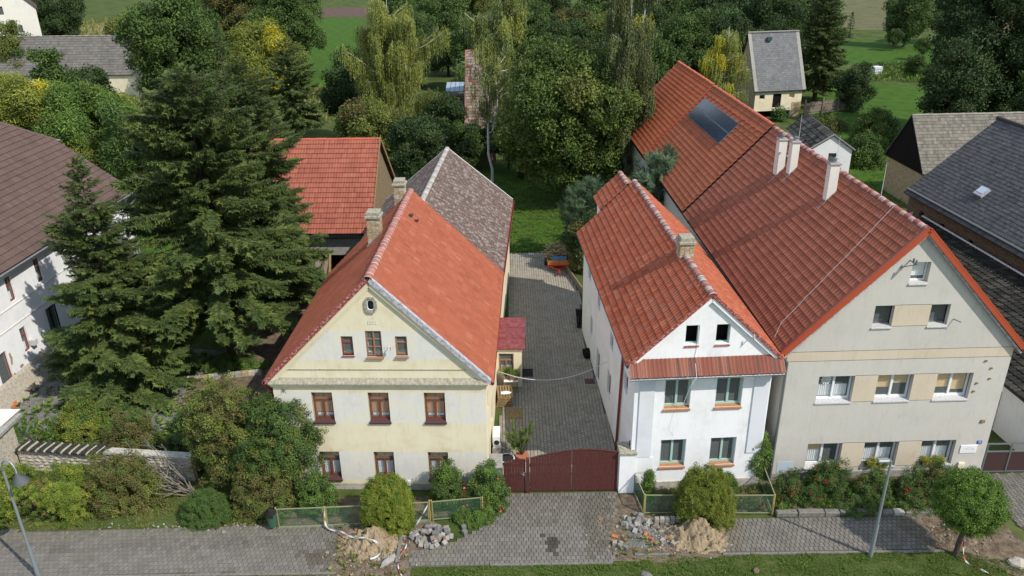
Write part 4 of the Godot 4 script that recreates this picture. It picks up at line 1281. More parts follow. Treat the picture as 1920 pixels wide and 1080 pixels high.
	# little orchard
	var young := [["small young fruit tree at left of the orchard lawn", Vector3(69.5, 0, -172), 3.4, 1.2], ["slender young tree behind the middle of the orchard lawn", Vector3(76.5, 0, -163), 4.6, 1.5], ["round little fruit tree at right of the orchard lawn", Vector3(76.0, 0, -150), 4.4, 1.5], ["dark round bush below the orchard beside the bean rows", Vector3(65.6, 0, -131), 4.2, 1.7]]
	for q in young:
		tree("fruit_tree", q[0], q[1], {"h": q[2], "r": q[3], "low": 1.0 if q[2] != 4.2 else 0.1, "tones": G1, "clump": 0.5, "lobes": 9}, "young trees of the orchard")
	spruce("slim dark conifer at the field edge, farther left", Vector3(71.0, 0, -190), 6.5, 1.5, {"low": 0.2})
	spruce("slim dark conifer at the field edge, nearer the orchard", Vector3(77.0, 0, -186), 5.5, 1.4, {"low": 0.2})
	# far belt of trees
	var belt := [
		["brownish green tree far behind the yellow tree", -52.5, -165, 20.5, 8.5, 4], ["dark green tree left of the ploughed field", -37.5, -142, 19.0, 6.2, 1],
		["dark tall tree right of the ploughed field", -20.5, -165, 16.0, 6.2, 2], ["mid-green tree behind the weeping birch", -10.5, -140, 14.0, 5.8, 1], ["yellowish bush behind the slender birch", -2.0, -150, 11.5, 4.6, 3],
		["dark tree behind the slender birch at the far edge", 6.0, -168, 15.5, 6.0, 2], ["brown-leaved tree in the far belt above the walnut", 11.5, -140, 12.0, 5.0, 4], ["mid-green tree in the far belt above the walnut", 19.0, -155, 14.0, 5.6, 1],
		["dark green tree behind the dark weeping birch", 24.5, -150, 15.0, 6.0, 2], ["olive tree in the far belt over the orange roof", 31.5, -165, 14.0, 6.0, 3], ["dark tree behind the yellow birch", 34.0, -138, 15.5, 6.2, 2],
		["tall dark tree behind the tall grey shed", 42.5, -138, 17.0, 6.0, 2], ["dark tree right behind the grey shed", 48.5, -134, 15.5, 5.5, 1], ["olive far tree over the ploughed field's right", -9.0, -210, 15, 7.5, 3], ["mid-green far tree behind the belt's middle", 8.0, -215, 16, 8, 1], ["dark far tree over the orange roof ridge", 26, -205, 17, 8, 2],
		["olive far tree left of the stubble field", 46, -200, 17, 8, 3], ["dark tree at the left barn's upper edge", -104, -192, 13.5, 6.6, 2], ["yellow-green little tree behind the grey barn's ridge", -68, -150, 12.0, 3.6, 5], ["dark brown bush behind the grey barn", -86, -185, 6.0, 4.0, 4],
		["leafy climber tree beside the tall cream house", -75.3, -125.2, 12.6, 2.4, 3], ["dark green tree behind the tall walnut", -47, -120, 18, 6.0, 1], ["dark tree filling the gap behind the robinias", -50, -94, 8.5, 4.5, 2], ["green shrub behind the narrow old barn", 4.5, -108, 10.5, 4.5, 1], ["light green shrub under the weeping birch's left", -21.5, -118, 8.0, 4.0, 1], ["dark tree beside the old barn's right end", 12.5, -98, 11.5, 4.5, 2], ["mid-green tree behind the yellow birch's left", 19.5, -112, 11.0, 4.6, 1]]
	for i in 12:
		belt.append([["dense dark tree filling the belt above the weeping birch", "green tree of the belt left of the slender birch's top", "green tree of the belt right of the slender birch's top", "dark belt tree straight above the walnut's crown", "olive belt tree left of the dark weeping birch's top", "dark belt tree right of the dark weeping birch's top", "green belt tree over the ridge of the orange roof", "dark belt tree just left of the yellow birch", "bushy belt tree behind the yellow birch's trunk", "dark belt tree left behind the tall grey shed", "low dark belt bush behind the pinkish barn", "low green belt bush behind the walnut"][i], [-15.5, -4.0, 2.5, 8.5, 14.0, 20.5, 26.5, 31.0, 36.5, 40.0, -3.0, 9.0][i], [-128, -124, -128, -118, -124, -128, -120, -122, -118, -126, -106, -100][i], [12.5, 12.0, 13.5, 12.5, 13.0, 14.5, 12.5, 13.5, 10.5, 15.5, 8.5, 9.0][i], [5.2, 4.8, 5.4, 4.8, 5.0, 5.4, 4.8, 5.2, 4.4, 5.4, 4.0, 4.2][i], [2, 1, 3, 2, 3, 2, 1, 2, 1, 2, 2, 1][i]])
	var sets := [BROWNISH, G1, DARK, OLIVE, BROWNISH, LIME]
	for q in belt:
		tree("broadleaf_tree", q[0], Vector3(q[1], 0, q[2]), {"h": q[3], "r": q[4], "low": 0.5, "tones": sets[q[5]], "alt": G1, "share": 0.3, "clump": 0.95 if q[2] < -130 else 0.75, "lobes": 18, "mesh": "clump"}, "trees of the far belt")
	# round clipped willow at the right pavement
	var rw := bush("round_tree", "small round-headed tree on the front grass by the pavement", Vector3(16.87, 0, -23.49), Vector3(1.22, 2.35, 1.22), {"tones": [Color(.05, .085, .016), Color(.065, .105, .02), Color(.08, .12, .024)], "mesh": "clump_fine", "clump": 0.17, "rise": 1.4, "amp": 0.24, "lumps": 1.5, "dense": 2.0, "upward": 0.2, "stems": 0}, "", "tree")
	var wood := MB.new()
	limb(wood, Vector3.ZERO, Vector3(0.1, 1.7, 0), 0.1, 0.085, 0.02, 4, 8)
	for i in 9: limb(wood, Vector3(0.1, 1.65, 0), Vector3(0.1 + cos(i * 0.7) * 0.8, 2.7 + 0.3 * sin(i * 2.0), sin(i * 0.7) * 0.8), 0.05, 0.01, 0.1, 3, 5)
	part("trunk", wood, M.bark, rw)

func bushes() -> void:
	bush("clipped_hedge", "broad clipped hedge in mixed greens beside the left lamp", Vector3(-20.0, 0, -26.8), Vector3(2.35, 1.95, 1.1), {"tones": [Color(.085, .115, .02), Color(.11, .135, .024), Color(.07, .1, .018), Color(.15, .15, .03)], "alt": [Color(.055, .085, .016), Color(.07, .105, .018), Color(.1, .075, .03)], "alt_over": 0.2, "box": 2.6, "clump": 0.14, "dense": 1.9, "amp": 0.12}, "", "hedge")
	bush("ragged_shrub", "brownish green shrub right of the broad hedge", Vector3(-16.7, 0, -27.4), Vector3(1.7, 2.4, 1.1), {"tones": BROWNISH, "alt": OLIVE, "clump": 0.2, "dense": 1.2})
	bush("ragged_shrub", "brown-leaved shrub behind the garden wall by the spruces", Vector3(-17.6, 0, -30.6), Vector3(1.3, 2.6, 0.9), {"tones": BROWNISH, "alt": G1, "clump": 0.22, "dense": 0.9})
	bush("ragged_shrub", "dark green shrub behind the bare branches", Vector3(-14.6, 0, -30.2), Vector3(1.3, 2.6, 0.9), {"tones": DARK, "alt": G1, "clump": 0.2, "dense": 1.1})
	bush("large_shrub", "large shrub left of cream house, brownish side", Vector3(-12.1, 0, -28.2), Vector3(1.75, 4.7, 1.3), {"tones": OLIVE, "alt": BROWNISH, "clump": 0.24, "dense": 1.15, "amp": 0.6, "rise": 0.5})
	bush("large_shrub", "large dark green shrub touching the cream house corner", Vector3(-9.9, 0, -27.7), Vector3(1.75, 4.4, 1.2), {"tones": G1, "alt": OLIVE, "alt_over": 0.25, "clump": 0.24, "dense": 1.15, "amp": 0.6, "rise": 0.5})
	bush("large_shrub", "lower brownish shrub before the large dark one", Vector3(-10.5, 0, -26.7), Vector3(1.3, 2.4, 0.8), {"tones": BROWNISH, "alt": OLIVE, "clump": 0.2, "dense": 1.1, "amp": 0.5})
	bush("clipped_bush", "low clipped dark bush on the front grass", Vector3(-12.8, 0, -26.3), Vector3(1.05, 1.25, 0.85), {"tones": [Color(.035, .06, .018), Color(.045, .075, .022), Color(.055, .085, .024)], "clump": 0.14, "dense": 1.6, "amp": 0.12, "mesh": "clump_fine"})
	bush("light_bush", "yellow-green bush behind the garden wall", Vector3(-20.8, 0, -32.2), Vector3(1.25, 2.0, 1.0), {"tones": LIME, "alt": G2, "clump": 0.22, "dense": 1.0})
	bush("light_bush", "low bright green bush beside the wall pillar", Vector3(-22.9, 0, -31.8), Vector3(1.3, 1.2, 0.9), {"tones": [Color(.06, .11, .022), Color(.08, .14, .028), Color(.05, .095, .02)], "clump": 0.18, "dense": 1.1, "mesh": "sprig"})
	bush("leafy_creeper", "leafy creeper at the cream house's upper left corner", Vector3(-9.75, 0, -28.3), Vector3(0.45, 5.0, 0.4), {"tones": G1, "clump": 0.26, "dense": 0.7, "mesh": "sprig"})
	bush("dome_bush", "dense yellow-green dome bush before the cream house windows", Vector3(-5.2, 0, -25.75), Vector3(1.08, 2.3, 0.95), {"tones": [Color(.075, .1, .014), Color(.095, .115, .018), Color(.115, .13, .02)], "alt": [Color(.14, .14, .022), Color(.05, .075, .014)], "alt_over": 0.3, "clump": 0.14, "dense": 2.0, "amp": 0.12, "box": 1.3, "upward": 0.1})
	bush("rose_bush", "upright rose bush under the right windows of cream house", Vector3(-2.85, 0, -26.95), Vector3(0.66, 2.1, 0.55), {"tones": G1, "alt": G2, "clump": 0.18, "dense": 1.4, "mesh": "clump_fine", "amp": 0.4})
	bush("climber_bush", "bright green bush with pink blooms beside the small gate", Vector3(-1.15, 0, -26.75), Vector3(0.8, 2.15, 0.7), {"tones": G2, "alt": G1, "clump": 0.2, "dense": 1.4, "amp": 0.45, "flowers": [5, Color(.5, .1, .12)]})
	bush("low_plants", "low leafy plants spilling over the fence end", Vector3(-1.75, 0, -25.9), Vector3(0.85, 0.5, 0.5), {"tones": G2, "clump": 0.15, "dense": 1.5})
	bush("rose_bush", "pink flowering rose behind the green fence", Vector3(-2.0, 0, -26.75), Vector3(0.45, 1.1, 0.4), {"tones": BROWNISH, "alt": G1, "clump": 0.15, "dense": 1.1, "flowers": [4, Color(.55, .16, .13)]})
	bush("small_shrub", "small leafy shrub by the fence at large shrub's foot", Vector3(-8.3, 0, -26.8), Vector3(0.85, 1.8, 0.65), {"tones": G1, "alt": G2, "clump": 0.18, "dense": 1.3})
	bush("weeping_bush", "weeping willow bush over white house's garden fence", Vector3(7.7, 0, -25.75), Vector3(1.2, 2.45, 0.95), {"tones": [Color(.085, .1, .016), Color(.105, .115, .02), Color(.07, .085, .014)], "alt": [Color(.05, .065, .014), Color(.12, .12, .024)], "alt_over": 0.3, "clump": 0.14, "dense": 2.0, "amp": 0.12, "box": 1.3, "upward": 0.1})
	bush("climber_bush", "bright green climber between white house and grey house", Vector3(10.5, 0, -28.15), Vector3(0.5, 2.2, 0.35), {"tones": G2, "clump": 0.2, "dense": 1.5, "rise": 0.3})
	bush("garden_plant", "tall leafy stalks at white house's left fence corner", Vector3(5.65, 0, -27.1), Vector3(0.22, 1.5, 0.22), {"tones": G2, "clump": 0.16, "dense": 2.0})
	bush("garden_plant", "thin leafy plant under white house's right window", Vector3(9.1, 0, -27.2), Vector3(0.4, 1.1, 0.35), {"tones": G1, "clump": 0.15, "dense": 1.3})
	bush("garden_plant", "low dry plants along the white house fence", Vector3(9.6, 0, -26.4), Vector3(0.9, 0.7, 0.35), {"tones": [Color(.14, .11, .06), Color(.1, .09, .05), Color(.06, .07, .025)], "clump": 0.16, "dense": 1.2, "mesh": "sprig_narrow"})
	var roses := [["red rose bush at the grey house's left corner", 11.45, -26.95, 0.62, 1.55, 6], ["tall rose bush under the grey house's left window", 13.3, -27.35, 0.95, 1.9, 3], ["low red roses between the two left rose bushes", 12.35, -26.7, 0.5, 0.9, 5], ["green shrub under the grey house's middle window", 15.1, -27.1, 0.95, 1.35, 0], ["red rose bush right of the street lamp", 16.7, -27.0, 0.65, 1.65, 4], ["dark rose bush behind the round tree", 17.95, -27.1, 0.85, 1.75, 2], ["low green plants at the rose bed's kerb", 14.2, -26.4, 1.1, 0.55, 0], ["grassy tussocks at the right end of the rose bed", 16.6, -26.35, 0.8, 0.6, 0]]
	for q in roses:
		var o := {"tones": G1, "alt": BROWNISH, "alt_over": 0.2, "clump": 0.17, "dense": 1.25, "amp": 0.6}
		if q[5] > 0: o.flowers = [q[5], Color(.36, .012, .018)]
		bush("rose_bush" if q[5] > 0 else "garden_plant", q[0], Vector3(q[1], 0, q[2]), Vector3(q[3], q[4] * 0.84, q[3] * 0.7), o)
	bush("light_bush", "yellow-tipped bush on the meadow right of the fence", Vector3(40.0, 0, -86), Vector3(2.6, 4.2, 2.2), {"tones": G2, "alt": OLIVE, "clump": 0.5, "dense": 1.2, "mesh": "clump"})
	bush("light_bush", "green bush beside the small white outbuilding", Vector3(36.0, 0, -78.5), Vector3(1.9, 3.3, 1.7), {"tones": G1, "alt": G2, "clump": 0.45, "dense": 1.2, "mesh": "clump"})
	bush("light_bush", "low bush at the open front of the tall shed", Vector3(34.3, 0, -100.6), Vector3(1.0, 1.7, 0.8), {"tones": G1, "clump": 0.45, "dense": 1.2, "mesh": "clump"})
	bush("light_bush", "scrub between the small outbuilding and the wooden fence", Vector3(38.6, 0, -95), Vector3(2.4, 1.6, 1.6), {"tones": OLIVE, "alt": BROWNISH, "clump": 0.45, "dense": 1.0, "mesh": "clump"})
	bush("bean_rows", "low leafy vegetable rows below the orchard", Vector3(70.0, 0, -138), Vector3(9.0, 1.3, 2.4), {"tones": G2, "clump": 0.55, "dense": 0.8, "mesh": "clump", "turn": -0.45})
	bush("low_plants", "green undergrowth at the foot of the tallest spruce", Vector3(-15.8, 0, -38.9), Vector3(1.9, 0.7, 0.8), {"tones": G2, "alt": G1, "clump": 0.2, "dense": 1.1})
	bush("low_plants", "low green plants against the orange barn's planks", Vector3(-13.3, 0, -47.8), Vector3(0.9, 0.8, 0.9), {"tones": G2, "clump": 0.2, "dense": 1.0})
	# bare grey branches of a dead shrub
	rng.seed = 31
	var root := thing("dead_shrub", "leafless grey shrub fanning out before the garden wall", "shrub", Vector3(-14.0, 0, -27.9))
	var wood := MB.new()
	for i in 16:
		var a := rng.randf_range(2.0, 3.6)
		var tip := Vector3(cos(a) * rng.randf_range(1.2, 2.9), rng.randf_range(0.7, 2.9), sin(a) * 0.8 + rng.randf_range(-0.4, 0.4))
		limb(wood, Vector3(rng.randf_range(-0.2, 0.2), 0, rng.randf_range(-0.15, 0.15)), tip, 0.032, 0.01, 0.08, 6, 5)
		for k in 4:
			var p := Vector3.ZERO.lerp(tip, rng.randf_range(0.4, 0.95))
			limb(wood, p, p + (tip.normalized() + rnd_dir() * 0.8).normalized() * rng.randf_range(0.3, 0.8), 0.018, 0.006, 0.1, 3, 4)
	part("branches", wood, M.dead_bark, root)

func lawns() -> void:
	rng.seed = 606
	var g := [Color(.05, .09, .016), Color(.065, .11, .02), Color(.08, .12, .026), Color(.12, .13, .045)]
	var dry := [Color(.09, .1, .03), Color(.13, .12, .05), Color(.06, .09, .02), Color(.17, .14, .07)]
	grass("front_grass", poly([[-4.0, -23.25], [3.4, -23.3], [8.0, -23.65], [17.0, -23.75], [21, -22.3], [21, -21], [-4.2, -21]]), 560, 0.055, g)
	grass("verge_grass", poly([[-26, -25.6], [-9.5, -25.7], [-9.0, -28.5], [-22, -29.4], [-26, -29]]), 320, 0.06, dry)
	grass("corner_grass", poly([[-25, -22.9], [-7.5, -23.05], [-4.4, -22.6], [-4.4, -21], [-25, -21]]), 320, 0.055, dry)
	grass("bed_grass", poly([[10.8, -27.9], [18.4, -27.9], [18, -26.05], [10.8, -26.05]]), 120, 0.16, g)
	grass("bed_grass", poly([[5.4, -27.6], [10.5, -27.7], [10.5, -26.2], [5.5, -26.2]]), 60, 0.16, dry)
	grass("joint_weeds", poly([[-26, -25.8], [-7.4, -25.9], [-7.2, -25.2], [-26, -25.0]]), 14, 0.06, g, [], "tuft", 0.03)
	grass("joint_weeds", poly([[-1, -27.6], [4.3, -27.6], [3.6, -23.4], [-3.9, -23.3], [-2.6, -24.8]]), 3, 0.05, g, [], "tuft", 0.03)
	grass("joint_weeds", poly([[8.2, -25.8], [16.4, -25.9], [16.4, -25.5], [8.2, -25.4]]), 14, 0.06, g, [], "tuft", 0.03)
	grass("yard_weeds", poly([[-26, -30.6], [-16, -31], [-15, -40], [-22, -41], [-26, -38]]), 14, 0.2, g, [], "weed")
	grass("heap_weeds", poly([[-7.4, -26], [-4.2, -25.8], [-4.2, -22.5], [-7.6, -22.5]]), 16, 0.12, dry, [], "weed")
	grass("heap_weeds", poly([[4.3, -26], [8.2, -26], [8, -23.6], [3.9, -23.4]]), 14, 0.12, dry, [], "weed")
	grass("lawn_grass", poly([[-0.4, -55.9], [4.4, -55.9], [7, -64], [7.4, -76], [-2.4, -76], [-2.2, -62]]), 70, 0.12, g)
	grass("lawn_grass", poly([[-26, -41], [-15, -44], [-15, -57], [-27, -65], [-33, -62]]), 30, 0.16, g)
	grass("meadow_grass", poly([[32, -66], [48, -66], [50, -98], [38, -98]]), 9, 0.16, g)
	grass("meadow_grass", poly([[58, -127], [80, -124], [82, -134], [60, -140]]), 4, 0.5, g)
	grass("meadow_grass", poly([[-140, -250], [-20, -250], [-14, -100], [-60, -108]]), 1.0, 0.8, dry, [poly([[-68, -292], [-36, -292], [-20, -128], [-38, -126]])])

# ---------------------------------------------------------------- the houses
func wavy_band(y0: float, y1: float, x0: float, x1: float, amp: float, number: int) -> PackedVector2Array:
	var f := FastNoiseLite.new()
	f.seed = number
	f.frequency = 0.5
	var p := PackedVector2Array()
	var n := 26
	for i in n + 1:
		var x := lerpf(x0, x1, float(i) / n)
		p.append(Vector2(x, y0 + amp * f.get_noise_2d(x, y0 * 9)))
	for i in n + 1:
		var x := lerpf(x1, x0, float(i) / n)
		p.append(Vector2(x, y1 + amp * f.get_noise_2d(x, y1 * 9)))
	return p

func cream_house() -> void:
	var w := 4.62
	var l := 11.5
	var r := 10.1
	var e := 5.5
	var k := 4.38
	var root := thing("cream_house", "cream house with bright orange tiled roof and brown windows", "house", Vector3(-5.531, 0, -27.832), -0.033)
	var zf := 0.14
	var holes := []
	for x in [-2.82, -0.48, 1.84]:
		holes.append(Rect2(x, 3.44, 0.86, 1.48))
		holes.append(Rect2(x, 0.5, 0.86, 1.48))
	holes.append(Rect2(-1.33, 6.66, 0.47, 0.86))
	holes.append(Rect2(-0.34, 6.62, 0.64, 1.14))
	holes.append(Rect2(0.84, 6.66, 0.47, 0.86))
	holes.append(Rect2(-0.14, 8.64, 0.28, 0.54))
	var side := [Rect2(1.15, 3.3, 0.55, 0.95), Rect2(3.5, 1.0, 0.8, 1.2), Rect2(1.2, 0.7, 0.55, 0.95)]
	four_walls(root, M.cream, w, l, r, e, k, 0.45, 0.0, holes, [], side)
	# the painted front: cream with washed-out pale bands at the windows
	var bands := [[0.0, 0.3, M.plinth, "plinth"], [0.3, 0.52, M.cream, "wall_band"], [0.52, 1.98, M.pale, "wall_band"], [1.98, 3.42, M.cream, "wall_band"], [3.42, 4.93, M.pale, "wall_band"], [4.93, 6.45, M.cream, "wall_band"], [6.45, 7.75, M.pale, "wall_band"], [7.75, 10.2, M.cream, "wall_band"]]
	var paints := {}
	for b in bands:
		for piece in Geometry2D.intersect_polygons(gable(w, r, e, k), wavy_band(b[0], b[1], -5, 5, 0.0 if b[0] == 0.0 else 0.07, 3)):
			if not paints.has(b[2]): paints[b[2]] = MB.new()
			facade(paints[b[2]], piece, holes, Vector3(0, 0, -zf), Vector3.RIGHT, Vector3.BACK, 0.24)
	var whole := ArrayMesh.new()
	for paint in paints:
		var one: ArrayMesh = paints[paint].done(paint)
		whole.add_surface_from_arrays(Mesh.PRIMITIVE_TRIANGLES, one.surface_get_arrays(0))
		whole.surface_set_material(whole.get_surface_count() - 1, paint)
	shared("front_wall", whole, null, Transform3D(), root)
	# end pieces that close the front wall's thickness
	for s in [-1, 1]:
		var ends := MB.new()
		ends.quad_to(Vector3(s * k, 0, -zf), Vector3(s * k, 5.6, -zf), Vector3(s * k, 5.6, -0.45), Vector3(s * k, 0, -0.45), Vector3(s, 0, 0))
		part("wall_edge", ends, M.cream, root)
	# cornice and mouldings
	var mb := MB.new()
	mb.box(Vector3(-k - 0.06, 5.2, -zf), Vector3(k + 0.06, 5.3, -zf + 0.06))
	mb.box(Vector3(-k - 0.1, 5.3, -zf), Vector3(k + 0.1, 5.42, -zf + 0.12))
	part("cornice", mb, M.cream, root)
	mb = MB.new()
	mb.quad(Vector3(-k - 0.12, 5.423, -zf + 0.2), Vector3(k + 0.12, 5.423, -zf + 0.2), Vector3(k + 0.12, 5.62, -zf + 0.005), Vector3(-k - 0.12, 5.62, -zf + 0.005))
	mb.box(Vector3(-k - 0.12, 5.38, -zf + 0.02), Vector3(k + 0.12, 5.423, -zf + 0.2))
	part("cornice_ledge", mb, M.dirty_ledge, root)
	mb = MB.new()
	mb.box(Vector3(-3.7, 5.99, -zf), Vector3(3.7, 6.02, -zf + 0.025))
	part("moulding", mb, M.dirty_ledge, root)
	mb = MB.new()
	for s in [-1, 1]:
		for q in [[0.28, 0.16, 0.1], [0.44, 0.08, 0.05]]:
			var a := Vector3(0, r - q[0], -zf + q[2] / 2)
			var b := Vector3(s * (k + 0.05), e + 0.24 - q[0], -zf + q[2] / 2)
			mb.bar(a, b, q[2], q[1])
	part("raking_moulding", mb, M.cream, root)
	# windows
	var o := Vector3(0, 0, -zf)
	for i in 6:
		var upper := i % 2 == 0
		var s := {"frame": M.brown_frame, "bar": 0.065, "deep": 0.17, "transom": 0.7, "sill": [M.sill_purple, 0.08, 0.17], "sill_room": 0.15}
		if upper:
			s.blind = [0.86, 0.86, M.inner_wood]
			s.curtain = 0.16
		else:
			s.blind = [0.3, 0.3, M.straw_blind]
			s.curtain = 0.8
		window(root, o, Vector3.RIGHT, Vector3.BACK, holes[i], s)
	window(root, o, Vector3.RIGHT, Vector3.BACK, holes[6], {"frame": M.red_frame, "cols": 1, "transom": 0.66, "bar": 0.06, "deep": 0.08, "sill": [M.red_frame, 0.05, 0.06]})
	window(root, o, Vector3.RIGHT, Vector3.BACK, holes[7], {"frame": M.tan_frame, "cols": 2, "rows": 3, "bar": 0.045, "deep": 0.06, "sill": [M.tan_frame, 0.1, 0.1]})
	window(root, o, Vector3.RIGHT, Vector3.BACK, holes[8], {"frame": M.tan_frame, "cols": 1, "transom": 0.66, "bar": 0.06, "deep": 0.08, "sill": [M.tan_frame, 0.1, 0.1]})
	for h in side:
		window(root, Vector3(k, 0, 0), Vector3.FORWARD, Vector3.RIGHT, h, {"frame": M.brown_frame, "bar": 0.06, "deep": 0.1})
	# the small eight-sided window in the gable
	mb = MB.new()
	var ring := []
	for q in [[0.19, 0.17], [0.19, -0.17], [0.1, -0.3], [-0.1, -0.3], [-0.19, -0.17], [-0.19, 0.17], [-0.1, 0.3], [0.1, 0.3]]:
		ring.append(Vector3(q[0], 8.91 + q[1], -zf + 0.03))
	for i in 8:
		mb.bar(ring[i], ring[(i + 1) % 8], 0.1, 0.08)
	var eye := part("window", mb, M.dirty_ledge, root)
	var inner := MB.new()
	for i in 8:
		inner.bar(ring[i].lerp(Vector3(0, 8.91, -zf), 0.3), ring[(i + 1) % 8].lerp(Vector3(0, 8.91, -zf), 0.3), 0.035, 0.035)
	part("inner_frame", inner, M.white_frame, eye)
	var g := MB.new()
	g.box(Vector3(-0.16, 8.62, -zf - 0.16), Vector3(0.16, 9.2, -zf - 0.13))
	part("pane", g, M.panel, eye)
	# worn date over the attic window
	mb = MB.new()
	for i in 4:
		for q in [[0.0, 0.0, 0.1, 0.03], [0.0, 0.1, 0.1, 0.03], [0.0, 0.0, 0.03, 0.13]]:
			var x := -0.19 + i * 0.1
			mb.box(Vector3(x + q[0], 8.06 + q[1], -zf), Vector3(x + q[0] + q[2] * 0.7, 8.06 + q[1] + q[3], -zf + 0.012))
	part("worn_date", mb, M.pale, root)
	# insulator bracket beside the attic window
	mb = MB.new()
	mb.bar(Vector3(0.58, 7.05, -zf), Vector3(0.58, 7.05, -zf + 0.3), 0.03, 0.03)
	mb.bar(Vector3(0.45, 7.06, -zf + 0.25), Vector3(0.72, 7.06, -zf + 0.25), 0.03, 0.03)
	for x in [0.46, 0.58, 0.71]:
		mb.tube([Vector3(x, 7.05, -zf + 0.25), Vector3(x, 7.2, -zf + 0.25)], [0.045, 0.03], 6)
	part("wire_bracket", mb, M.wire, root)
	mb = MB.new()
	mb.block(Vector3(0.88, 0.28, -zf), Vector3(1.03, 0.5, -zf + 0.1), 0.02)
	part("meter_box", mb, M.white_plastic, root)
	# roof
	var deck := roof_deck(root, w, l, r, e, M.deck)
	var tile := wave_tile(0.23, 0.34, 0.022, 0.028)
	var tones := [Color(.335, .098, .054), Color(.35, .104, .057), Color(.362, .109, .06), Color(.375, .115, .064), Color(.4, .138, .085)]
	var len := Vector2(w, r - e).length()
	for s in [1, -1]:
		tile_slope(deck, tile, Vector3(s * 0.05, r - 0.03, 0), Vector3.FORWARD, slope_of(w, r, e, s), l, len + 0.02, 0.23, 0.34, tones, 300 if s == 1 else 0, 0.45, 0.008)
	ridge_line(deck, Vector3(0, r - 0.04, 0.05), Vector3(0, r - 0.04, -l), 0.17, 0.34, [Color(.34, .12, .09), Color(.38, .14, .11), Color(.3, .11, .09)], 1.0)
	# verges
	mb = MB.new()
	var d := slope_of(w, r, e, 1)
	var up := Vector3(0, 0.1, 0)
	mb.quad(Vector3(0.1, r - 0.1, 0.02) + up, Vector3(0.1, r - 0.1, 0.02) + d * 6.4 + up, Vector3(0.1, r - 0.1, -0.16) + d * 6.4 + up, Vector3(0.1, r - 0.1, -0.16) + up)
	mb.quad(Vector3(0, r - 0.16, 0.022), Vector3(0, r - 0.16, 0.022) + d * 6.5, Vector3(0.1, r - 0.1, 0.022) + d * 6.4 + up, Vector3(0.1, r - 0.1, 0.022) + up)
	part("verge_flashing", mb, M.lead, deck)
	mb = MB.new()
	d = slope_of(w, r, e, -1)
	mb.quad_to(Vector3(-0.1, r - 0.1, 0.02) + up, Vector3(-0.1, r - 0.1, 0.02) + d * 6.4 + up, Vector3(-0.1, r - 0.1, -0.14) + d * 6.4 + up, Vector3(-0.1, r - 0.1, -0.14) + up, Vector3.UP)
	mb.quad_to(Vector3(0, r - 0.16, 0.022), Vector3(0, r - 0.16, 0.022) + d * 6.5, Vector3(-0.1, r - 0.1, 0.022) + d * 6.4 + up, Vector3(-0.1, r - 0.1, 0.022) + up, Vector3.BACK)
	part("verge_flashing", mb, M.flaked_red, deck)
	mb = MB.new()
	for q in [[0.36, 8.5, 0.28], [0.62, 9.2, 0.2]]:
		mb.box(Vector3(q[0], 10.14 - q[0] * 0.995, -8.2 - q[2]), Vector3(q[0] + 0.2, 10.19 - q[0] * 0.995, -8.2), Transform3D())
	part("roof_vent", mb, M.dark_deck, deck)
	gutter(root, Vector3(w + 0.06, e - 0.08, 0), Vector3(w + 0.06, e - 0.08, -l), 0.07, M.red_paint)
	gutter(root, Vector3(-w - 0.06, e - 0.08, 0), Vector3(-w - 0.06, e - 0.08, -l), 0.07, M.red_paint)
	pipe(root, "downpipe", [Vector3(-w - 0.06, e - 0.15, -0.15), Vector3(-w - 0.02, e - 0.4, -0.15), Vector3(-k - 0.08, e - 0.62, -0.3), Vector3(-k - 0.08, 0, -0.35)], 0.055, M.red_paint)
	brick_stack("chimney", root, Vector3(-1.1, 9.35, -7.2), 0.62, 0.62, 0.8, 1.6)
	mb = MB.new()
	mb.bar(Vector3(-1.42, 8.72, -6.86), Vector3(-0.68, 9.46, -6.86), 0.04, 0.18)
	part("chimney_flashing", mb, M.zinc, root)
	brick_stack("chimney", root, Vector3(-0.5, 9.5, -11.2), 0.55, 0.55, 1.0, 1.6)

func old_tiled_house() -> void:
	var w := 4.36
	var l := 13.1
	var r := 9.0
	var e := 5.4
	var root := thing("old_tiled_house", "long rear house under a mottled brown lichen-spotted tiled roof", "house", Vector3(-4.89, 0, -39.4), -0.05)
	four_walls(root, M.cream, w, l, r, e, 4.1, 0.02, 0.1)
	var deck := roof_deck(root, w, l, r, e, M.deck)
	var tile := flat_tile(0.19, 0.17, 0.02, true)
	var tones := [Color(.2, .14, .12), Color(.24, .17, .147), Color(.27, .193, .168), Color(.3, .22, .19), Color(.42, .35, .31)]
	var len := Vector2(w, r - e).length()
	for s in [1, -1]:
		tile_slope(deck, tile, Vector3(s * 0.03, r - 0.02, 0), Vector3.FORWARD, slope_of(w, r, e, s), l, len, 0.19, 0.17, tones, 0, 0.0, 0.03, PackedVector2Array(), "lichen_tile")
	ridge_line(deck, Vector3(0, r - 0.06, 0), Vector3(0, r - 0.06, -l - 0.05), 0.17, 0.34, [Color(.3, .27, .24), Color(.42, .4, .37), Color(.34, .3, .27)], 1.0)
	var mb := MB.new()
	mb.bar(Vector3(0, r - 0.02, -l - 0.02), Vector3(w, e - 0.02, -l - 0.02), 0.14, 0.1)
	mb.bar(Vector3(0, r - 0.02, -l - 0.02), Vector3(-w, e - 0.02, -l - 0.02), 0.14, 0.1)
	part("verge", mb, M.mortar, deck)
	gutter(root, Vector3(w + 0.07, e - 0.1, 0), Vector3(w + 0.07, e - 0.1, -l), 0.07, M.red_paint)

